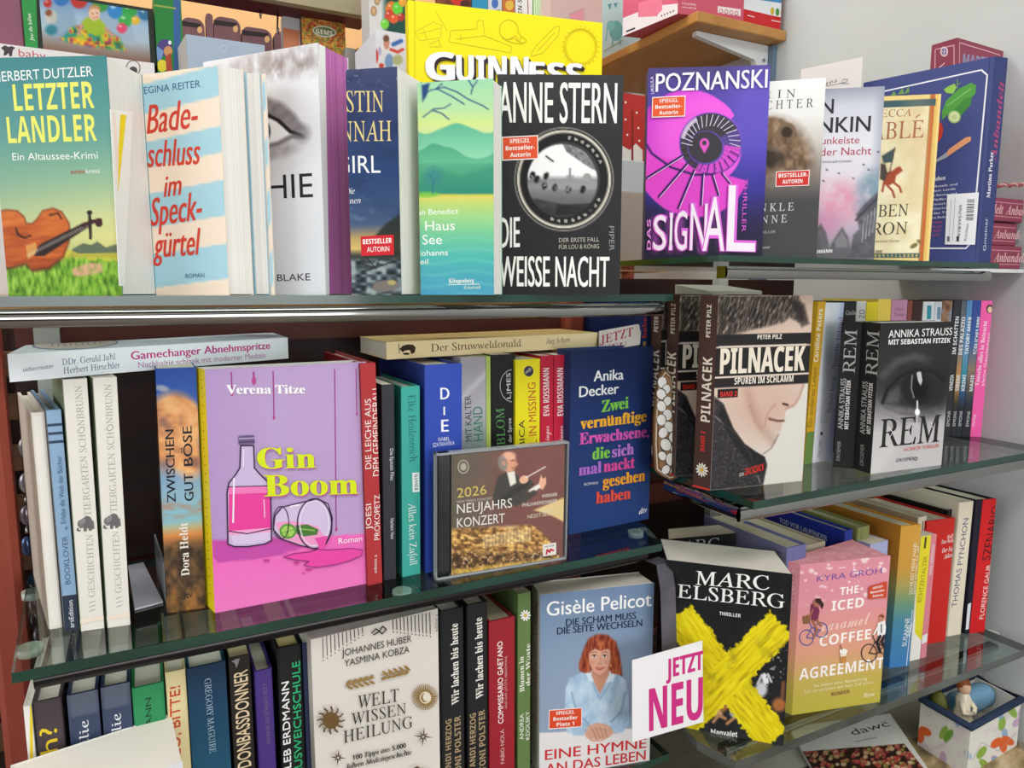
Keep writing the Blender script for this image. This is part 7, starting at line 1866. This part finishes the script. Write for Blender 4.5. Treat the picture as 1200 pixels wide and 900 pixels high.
# baby box (lowest), ball game box on it
def a1(f):
    f.fill('e4e0e0').t('baby', (22, 66), (54, 70), 9, 'c4566a', 's')
    f.poly([(1, 56), (6, 53), (10, 55), (14, 54), (18, 56), (15, 59), (14, 66), (11, 66), (10, 62), (7, 65), (4, 65), (5, 60)], '4a4043')
    f.ring(156, 80, 8, 9, 1.2, '8a7a6d').ell(156, 83, 5, 5, '4a4043')
zt = carton('toy_box', 'white toy box with a small dark animal and pink word, behind the violin novel', -30, 179, 47, 1.06, .30, 'e4e0e0', group=GT, art=a1)
def balls(I, X, Y, S, T):
    I[:] = gr(T, [(0, '5f86b8'), (.3, '9fb8cf'), (.6, 'a9bcc9'), (1, '7d5a4a')])
    I = mixc(I, '7f9db5', pg(X, Y, [(55, 8), (85, 6), (92, 40), (60, 44)], 3) * .7); I = mixc(I, '8fa6b8', pg(X, Y, [(118, 14), (150, 18), (160, 50), (120, 44)], 4) * .6)
    for x, y, r, c in ((72, -2, 9, '2f6fb5'), (93, 0, 10, 'b5302c'), (118, 4, 10, '2f8f3a'), (136, 12, 10, '2f7fbf'), (152, 12, 9, '2f9a45'), (170, 16, 8, '2f6f9a'), (147, 24, 8, '3aa54a'), (143, 33, 6, 'd9456a'), (159, 24, 5, 'd9b02f'), (56, 4, 5, 'b5302c')):
        I = mixc(I, c, el(X, Y, x, y, r, r, 0, .25)); I = mixc(I, 'ffffff', el(X, Y, x - r * .35, y - r * .4, r * .3, r * .22, 0, .6) * .5)
    I = mixc(I, 'd9c9a8', el(X, Y, 60, 20, 7, 8, 0, .4) * .6); I = mixc(I, '8a4a2c', el(X, Y, 57, 15, 4, 4, 0, .5)); I = mixc(I, '2f7f8f', el(X, Y, 60, 35, 7, 6, 0, .5))
    n = vn(X, Y, 4.6, 181); n2 = vn(X, Y, 4.6, 182)
    C = gr(n2, [(0, '2f5fa8'), (.3, 'c4453a'), (.5, 'e0c02c'), (.7, '3a9a4a'), (1, '2f7fbf')])
    m = pg(X, Y, [(70, 46), (84, 32), (100, 28), (124, 34), (140, 44), (148, 60), (110, 56), (80, 50)], 4)
    I = mixc(I, mixc(C, '402a20', np.clip(.35 - n, 0, 1) * 2), m)
    I = mixc(I, '9ab52c', pg(X, Y, [(95, 26), (102, 20), (116, 21), (124, 30), (124, 38), (112, 42), (102, 38)], 2))
    I = mixc(I, 'e3b79c', el(X, Y, 110.5, 16, 6.6, 8.4, 0, .12)); I = mixc(I, 'b58a5c', pg(X, Y, [(103, 14), (105, 7), (111, 5), (117, 8), (118, 14), (114, 10), (107, 10)], 1.5)); I = mixc(I, '5d4038', el(X, Y, 108, 15.5, .8, .8) + el(X, Y, 113.4, 15.8, .8, .8)); I = mixc(I, 'b5605a', ln(X, Y, [(108, 20), (111, 21), (114, 20)], .9))
    I = mixc(I, 'c98f78', ln(X, Y, [(96, 30), (92, 40)], 4, 2) + ln(X, Y, [(124, 34), (132, 42)], 4, 2))
    return I
def a2(f):
    f.fill('1f2a1f')
    f.poly([(24, 70), (45, 70), (42, -12), (22, -12)], '2f8f45').t('Jeu de billes', (39.5, 48), (36, 16), 4.5, 'dfeedd', 's')
    A, B = f.uv(50, 48), f.uv(176, 66)
    g = Face(f.mb, f.P(A[0], .002), f.eu * (B[0] - A[0]), V(0, 0, f.H - .006), f.layer + 1); g.paint(balls, .0016)
    f.layer = g.layer + 1
    f.line([(51, 48), (170, 66)], 3, 'd9d4cf')
carton('toy_box', 'ball game box with a child among coloured balls and a green side, top left', 24, 178, -14, 1.07, .2, '2a6a3a', zb=zt, group=GT, art=a2)
carton('toy_box', 'mauve toy box in the top left corner of the picture', -40, 23, -20, 1.075, .2, '8a5668', zb=zt, group=GT)
def a3(f):
    f.fill('1f7a35').poly([(204, 100), (212, 100), (211, -12), (203, -12)], '2f5a8f').line([(180, 6), (206, 10)], 2, '8fa040')
    f.ell(193, 56, 9, 10, '4a3a7a').poly([(184, 54), (180, 68), (188, 72), (192, 60)], '6f8fbf').ell(197, 60, 5, 6, 'c98f5a').ell(190, 77, 6, 7, 'd9c92c').poly([(194, 66), (200, 62), (202, 84), (195, 84)], 'a8452f').ell(199, 50, 2, 2.4, 'e6e0ea')
carton('toy_box', 'green toy box with a blue edge and a purple and yellow figure', 179, 211, -16, 1.06, .12, '1f7a35', group=GT, art=a3)
# mauve play fence
t = thing('toy_fence', 'mauve toy fence of rounded planks standing on the shelf behind', 'toy', (ony(260, 40, 1.28)[0], 1.28, ZT))
mv = two_tone('mauve_plank', '6d4a52', '7d5860', 4.0, (9, 9, 1), .6, .3)
for x0, x1, y0 in ((212, 239, 19), (241, 249, 15), (250, 281, 18), (283, 318, 30), (321, 336, 36)):
    A = ony(x0, y0, 1.28); B = ony(x1, y0, 1.28); zt_ = A[2]; w = B[0] - A[0]; r = min(.012, w * .45)
    pts = [(A[0], ZT)]
    for k in range(7): a = math.pi - k * math.pi / 12; pts.append((A[0] + r + r * math.cos(a), zt_ - r + r * math.sin(a)))
    for k in range(7): a = math.pi / 2 - k * math.pi / 12; pts.append((B[0] - r + r * math.cos(a), zt_ - r + r * math.sin(a)))
    pts.append((B[0], ZT)); n = len(pts)
    b = Mb(); b.add([(x, 1.28, z_) for x, z_ in pts] + [(x, 1.30, z_) for x, z_ in pts], [tuple(range(n - 1, -1, -1)), tuple(range(n, 2 * n))] + [(i, (i + 1) % n, n + (i + 1) % n, n + i) for i in range(n)], mv)
    f = Face(b, V(A[0], 1.28, ZT), V(w, 0, 0), V(0, 0, zt_ - ZT), 1)
    if w > .03: f.poly([(x0, y0 + 11), (x1 - 4, y0 + 14), (x1 - 4, y0 + 9), (x0, y0 + 5)], '24171a').ell(x1 - 5, y0 + 16, 3, 4, 'd9ab74')
    b.build('plank', t)
# blue grey carton, corner towards the shopper
zt_ = ony(218, 40, 1.0)[2]
K = ony(218, 40, 1.0); R_ = onz(310, 53, zt_); L_ = onz(201, 68, zt_); L_ = K + (L_ - K) * min(1, .12 / max(.01, np.linalg.norm(L_ - K)))
b = Mb(); pts = [K[:2], R_[:2], (R_ + L_ - K)[:2], L_[:2]]
b.prism(pts, ZT, zt_, 'a3b3c6'); Face(b, V(*L_[:2], ZT), V(*(K - L_)[:2], 0), V(0, 0, zt_ - ZT), 1).fill('bdb9b4'); Face(b, V(*K[:2], ZT), V(*(R_ - K)[:2], 0), V(0, 0, zt_ - ZT), 1).ring(262, 57, 3.5, 4, .8, 'c3cfdc')
tag(b.build('carton_box', None, (*K[:2], ZT)), 'plain blue grey carton behind the striped holiday novel', 'box', GT)

# upper toy board with hooks and hanging bags
p = [ony(205, -16, 1.12), ony(431, 24, 1.12)]
zb_ = p[1][2]
b = Mb(); b.box(-.30, p[1][0], 1.12, 1.165, zb_, zb_ + .004, mat('5d2430', .5)); b.box(-.30, p[1][0], 1.105, 1.12, zb_, zb_ + .03, two_tone('beige_lip', '9a8f72', 'a89c7d', 4, (1, 8, 8), .5, .3)); b.box(-.30, p[1][0], 1.12, 1.165, zb_ + .004, zb_ + .03, 'd5d6d4')
tag(b.build('toy_board', None, (0, 1.3, zb_)), 'dark red shelf board with a beige front lip above the hanging candy bags', 'board')
def gems(I, X, Y, S, T):
    n = vn(X, Y, 3.0, 191); n2 = vn(X, Y, 3.0, 192)
    I[:] = gr(n2, [(0, '7a3a1c'), (.25, 'c4542c'), (.5, 'd9a53a'), (.7, '7d8f3a'), (1, 'b5452f')])
    return mixc(I, '3a2416', np.clip(.4 - n, 0, 1) * 1.8)
def hook(x, y0, y1, Y):
    P = ony(x, y0, Y); Q = ony(x, y1, Y)
    b = Mb(); b.tube([V(P[0], Y + .01, zb_ - .0005), V(P[0], Y, zb_ - .004), V(Q[0], Y, Q[2] + .004), V(Q[0], Y - .004, Q[2]), V(Q[0], Y - .012, Q[2] + .004)], .0013, mat('b9c4c4', .2, 1.0), 8)
    return b, P
for i, (x, y1) in enumerate(((305, 22), (325, 40))):
    b, P = hook(x, 0, y1, 1.14)
    tag(b.build('shelf_hook', None, P), ['thin metal hook hanging left under the dark red board', 'thin metal hook hanging right under the dark red board, longer'][i], 'hook', 'metal hooks under the toy board')
def a4(f): f.fill('b5b3b6').poly([(331, 56), (351, 60), (351, 36), (331, 32)], 'c97a54')
carton('candy_pack', 'narrow grey pack with an orange label left of the candy bag', 331, 351, 17, 1.16, .02, 'b5b3b6', group=GT, art=a4, cat='package')
def a5(f): f.paint(gems, .0015).ell(380, 37, 14, 6.5, 'd9d6c4', 8).ell(380, 37, 12.5, 5.2, '6a7a4a', 8).t('GEMS', (370, 39), (390, 42), 5.5, 'f3efdc', 'b')
carton('candy_pack', 'transparent candy pack of colourful beans with an oval label, behind the eye thriller', 353, 404, 18, 1.15, .03, '8a5a34', group=GT, art=a5, cat='package')
carton('candy_pack', 'small bean pack low down beside the white candy bag', 418, 441, 56, 1.12, .02, '7a5a34', group=GT, art=lambda f: f.paint(gems, .0015), cat='package')
carton('candy_pack', 'plain pale grey pack above the night blue novel', 404.5, 417.5, 55, 1.13, .02, 'a9a9a4', group=GT, cat='package')
def beans(I, X, Y, S, T):
    I[:] = gr(S, [(0, 'c9c8c6'), (.25, 'd5d4d2'), (.4, '17473f'), (1, '1c4f47')])
    I = mixc(I, 'cfcdca', np.clip((446 - X + (Y - 20) * -.05) / 2, 0, 1))
    for x, y, rx, ry, c, r in ((458, 9, 6, 8, 'd9782c', 20), (466, 10, 6, 8, '5fc93a', -10), (456, 18, 5, 7, 'c9452c', 10), (462, 22, 5, 6, 'd95a2c', 40), (451, 28, 5, 6, '6fc93f', 0), (472, 2, 5, 6, 'e0a030', 0), (470, 20, 4, 5, 'b5352c', 0)):
        I = mixc(I, c, el(X, Y, x, y, rx, ry, r, .25)); I = mixc(I, 'ffffff', el(X, Y, x - 1.5, y - 2.5, 1.4, 1, 0, .6) * .6)
    for x, y in ((438, 13), (442, 0)): I = mixc(I, '8a6a4a', el(X, Y, x, y, 3.6, 6, 0, .2)); I = mixc(I, 'c9a274', el(X, Y, x, y, 2.6, 4.6, 0, .3))
    return I
carton('candy_bag', 'white candy bag with big green and red beans, left of the yellow record book', 432, 486, -14, 1.02, .04, 'c9c8c6', group=GT, art=lambda f: f.paint(beans, .0012), cat='package')
def child(I, X, Y, S, T):
    I[:] = srgb('dfe0ea')
    I = mixc(I, 'c98f78', el(X, Y, 453, 50, 3.6, 8, 0, .3)); I = mixc(I, '6d4a3a', el(X, Y, 452.5, 45, 3.6, 4, 0, .4)); I = mixc(I, '7f9fd0', el(X, Y, 456, 72, 5, 9, 0, .3))
    I = mixc(I, '3a6ab5', ln(X, Y, [(461, 52), (470, 48)], 5, 1.5)); I = mixc(I, 'd0453a', ln(X, Y, [(458, 58), (466, 61), (472, 58)], 3.5, 1.5)); I = mixc(I, 'b5b98a', el(X, Y, 466, 70, 6, 6, 0, .4)); I = mixc(I, 'd0453a', el(X, Y, 441, 66, 2.5, 8, 0, .4) + el(X, Y, 447, 77, 3, 3, 0, .4)); I = mixc(I, 'b9a5d0', el(X, Y, 445, 60, 2, 5, 0, .5))
    return I
carton('toy_box', 'white toy box with a toddler at play, beside the spine of the yellow record book', 440, 480, 34, .93, .10, 'dfe0ea', group=GT, art=lambda f: f.paint(child, .0012))
# packages above the record book
cols = [(521, 552, '6d3a2c', 'red and brown toy pack above the yellow record book'), (553, 571, '2f8fb5', 'bright blue toy pack above the yellow record book'), (572, 588, 'c9cfd6', 'white and grey craft pack above the yellow record book'), (589, 603, 'c4703a', 'orange patterned craft pack above the yellow record book'),
        (604, 624, 'e3e3e0', 'white craft pack with vertical dark letters above the yellow record book'), (625, 634, 'a3cf8a', 'green and white striped craft pack above the yellow record book'), (635, 645, '8a6a72', 'dusky purple craft pack above the yellow record book')]
for i, (x0, x1, c, lb) in enumerate(cols):
    def aa(f, c=c, i=i, x0=x0, x1=x1):
        f.fill(c)
        if i == 0: f.ell(537, -2, 9, 9, 'c4352c').ell(545, 4, 6, 4, '4a2a20')
        if i == 2: f.ell(580, 4, 4, 6, '4a6fb5').line([(576, 14), (586, 12)], 2, '7d9a4a')
        if i == 3: f.ell(597, 6, 5, 6, 'd9b54a').ell(595, -4, 5, 5, 'b5456a').line([(591, 14), (601, 16)], 2, '5a8f4a')
        if i == 4: f.t('EN-SPIEL', (612, 17), (611, -18), 5, '3a3a3c', 'b').line([(619, 18), (618, -10)], 1.4, '9a5a5a')
        if i == 5:
            for k in range(4): f.line([(626.5 + k * 2.2, 20), (626 + k * 2.2, -12)], .9, 'eef3ea')
    carton('craft_pack', lb, x0, x1, -24, 1.30, .05, c, group='craft packs above the record book', art=aa, cat='package')
def a6(f): f.fill('cdb3ac').poly([(668, 30), (684, 33), (684, 10), (668, 17)], 'd9949f').line([(667, 30), (667, 17), (685, 9), (685, 33)], .8, 'b59a95')
carton('toy_box', 'dusty pink box with a small window, behind the right end of the record book', 646, 706, -24, 1.26, .12, 'cdb3ac', group=GT, art=a6)

# ------------------------------------------------------------------ wooden wall shelf with bracket at the right
c0 = onx(935, 43, XW); zs = c0[2]; Kc = onz(817, 25, zs)
wood = two_tone('oak_board', 'b07a3c', 'c08c4c', 3.0, (9, 1, 9), .45, .4)
x0 = Kc[0]; y0 = Kc[1]; th = .019
b = Mb(); b.bbox(x0, XW - .001, y0, y0 + .44, zs, zs + th, wood, .002)
tag(b.build('wall_shelf', None, (x0 + .1, y0 + .2, zs)), 'oak coloured wall shelf with pink and red cartons, upper right', 'shelf')
t = thing('shelf_bracket', 'white metal bracket under the oak wall shelf', 'bracket', (XW - .03, y0 + .03, zs - .1))
yb = y0 + .035
A = (x0 + .03, zs - .0005); Bx = XW - .012
prof = [(A[0], zs - .0008), (Bx, zs - .0008), (Bx, zs - .16), (Bx - .020, zs - .16), (Bx - .022, zs - .055), (Bx - .035, zs - .032), (A[0], zs - .009)]
n = len(prof)
b = Mb(); b.add([(x, yb, z_) for x, z_ in prof] + [(x, yb + .012, z_) for x, z_ in prof], [tuple(range(n - 1, -1, -1)), tuple(range(n, 2 * n))] + [(i, (i + 1) % n, n + (i + 1) % n, n + i) for i in range(n)], mat('d9dcdd', .35)); b.build('bracket_arm', t)
b = Mb()
for z_ in (zs - .03, zs - .09): b.tube([(Bx - .012, yb - .001, z_), (Bx - .012, yb - .003, z_)], .003, mat('9a9da0', .3, 1.0), 10)
b.build('screw', t)
b = Mb(); b.box(XW - .011, XW - .0005, yb - .012, yb + .028, zs - .75, zs - .002, mat('6a7f94', .4)); b.build('wall_rail', t)['label'] = 'blue grey slotted wall rail'
zt_ = zs + th
def onshelf(label, name, q, m, arts, group, cat='box'):
    """carton on the oak shelf: near corner, left end along the front edge, right end; heights run out of the picture"""
    K, L, R = q; h = .17
    t = thing(name, label, cat, V(*(K[:2]), zt_), group)
    pts = [K[:2], R[:2], (R + L - K)[:2], L[:2]]
    b = Mb(); b.prism(pts, zt_, zt_ + h, m); b.build('carton', t)
    g = Mb(); f1 = Face(g, V(*L[:2], zt_), V(*(K - L)[:2], 0), V(0, 0, h), 1); f2 = Face(g, V(*K[:2], zt_), V(*(R - K)[:2], 0), V(0, 0, h), 1)
    arts(f1, f2); g.build('print', t)
K = onz(794, 16, zt_); L = onz(729.5, 42.5, zt_); R = onz(871, 25, zt_)
def p1(f1, f2):
    f1.fill('e3dde0'); f1.poly([(728, -30), (796, -60), (796, 4), (776, 6), (770, 19), (748, 20), (748, 14), (728, 22)], 'd0607c').poly([(748, 4), (776, -6), (776, 12), (768, 19), (749, 20)], 'e07a94').line([(734, 37), (744, 33)], 2, '2b2a2c')
    for k in range(5): f1.ell(775.5 + k * 3.4, 18.5 - k * 1.4, .9, 1.2, '6b4a50', 0, 8)
    f2.fill('c4566a').poly([(841, 15), (868, 19), (868, 11), (841, 7)], 'e9dcdc').t('HOLZSPIEL', (799, 5), (816, 7), 2.4, 'f3dfe3', 's').t('www.spiel.de', (799, 9), (816, 11), 2.4, 'f3dfe3', 's')
    for k in range(4): f2.ring(845 + k * 6, 13 + k * .9, 2, 2.4, .8, 'b5404f', 8)
onshelf('pink toy carton with white corners at the near end of the oak wall shelf', 'toy_box', (K, L, R), 'c4566a', p1, GT)
K2 = onz(873, 25.3, zt_); R2 = onz(931, 36, zt_); K2 = V(K2[0], R[1] + .004, zt_); R2 = V(min(R2[0], XW - .012), K2[1], zt_); L2 = K2 + V(0, .16, 0)
def p2(f1, f2):
    f1.fill('c4302c'); f2.fill('e3e6ea').poly([(870, 30), (934, 42), (934, 24), (904, 18), (870, 10)], 'c9282c')
    for k, c in enumerate(('c9b02f', '4a8f3a', 'd9782c', 'b58a3a')): f2.ell(905 + k * 6, 13 + k * 1.2, 2.2, 4.5, c)
    f2.poly([(888, -6), (932, 2), (931, 6), (890, 0)], '4a8fc4').line([(876, 18), (884, 20)], 1, 'f3e6e6').line([(904, 24), (916, 26)], 1, 'f3e6e6')
onshelf('red and white toy carton at the wall end of the oak wall shelf', 'toy_box', (K2, L2, R2), 'c9282c', p2, GT)
L3 = onz(712, 72, zt_); K3 = onz(738, 60, zt_)
Y3 = L[1] + .012
A3 = V(x0 + .012, Y3, zt_); h3 = .17
t = thing('gift_bag', 'pale blue gift bag with teal elephants and bunting on the oak wall shelf', 'bag', (x0 + .03, Y3 + .03, zt_))
Rw = .15
b = Mb(); b.box(x0 + .012, x0 + .10, Y3, Y3 + Rw, zt_, zt_ + h3, mat('a9c6d0', .6)); b.build('bag_body', t)
g = Mb(); f1 = Face(g, V(x0 + .012, Y3 + Rw, zt_), V(0, -Rw, 0), V(0, 0, h3), 1); f1.fill('a9c6d0')
f1.ell(722, 36, 8, 12, '5f9fa5').ell(716, 30, 5, 6, '6fb0b5').line([(712, 32), (710, 48)], 2.6, '5f9fa5').line([(718, 44), (718, 54)], 3, '5f9fa5').line([(726, 42), (727, 52)], 3, '5f9fa5')
f1.poly([(712, 5), (717, 4), (715, 12)], '4a8f9a').poly([(719, 4), (724, 3), (722, 10)], '4a8f9a').line([(708, 60), (730, 47)], 1, '8a9a4a')
g.build('print', t)
b = Mb(); ya = Y3 + .05; b.tube([(x0 + .013, ya, zt_ + h3 - .002), (x0 + .016, ya + .005, zt_ + h3 + .03), (x0 + .018, ya + .03, zt_ + h3 + .04), (x0 + .016, ya + .055, zt_ + h3 + .03), (x0 + .013, ya + .06, zt_ + h3 - .002)], .002, mat('8fb0ba', .7), 8); b.build('handle', t)

# red packages and cartons seen between the black thriller and the violet one
def xm(f):
    f.fill('b5302a').poly([(728, 190), (753, 190), (753, 176), (745, 168), (738, 176), (728, 170)], 'e6e0dc').line([(741, 190), (741, 130)], 3, '8a2420')
    for x, y in ((733, 140), (748, 150), (735, 158), (746, 132), (749, 165), (733, 120)): f.ell(x, y, 1.2, 1.4, 'f0e6e2', 0, 8)
zc = carton('carton_box', 'beige carton between the black and the violet thriller, lowest', 722, 775, 224, .90, .08, 'b3a59c', zb=ZR1 + .003, group='cartons in the gap between the two top shelves') if False else None
b = Mb(); P = ony(724, 302, .93); Q = ony(760, 302, .93); zz = ony(724, 300, .93)[2] - .012
b.box(P[0] - .01, Q[0] + .03, .92, 1.04, zz - .012, zz, tw); b.box(P[0] + .03, P[0] + .05, 1.0, 1.02, 0, zz - .012, tw)
tag(b.build('side_stand', None, (P[0], .98, zz)), 'small wooden stand carrying cartons in the gap between the two top shelves', 'stand')
z1 = carton('carton_box', 'beige carton in the gap between the black and the violet thriller', 722, 762, 224, .93, .09, 'b3a59c', zb=zz, group='cartons in the gap between the two top shelves')
z2 = carton('carton_box', 'white carton stacked on the beige one in the gap beside the violet thriller', 723, 762, 186, .935, .08, 'c6ced6', zb=z1, group='cartons in the gap between the two top shelves')
carton('candy_bag', 'red packet with white dots above the white carton in the gap', 726, 762, 108, .94, .06, 'b5302a', zb=z2, group=GT, art=xm, cat='package')
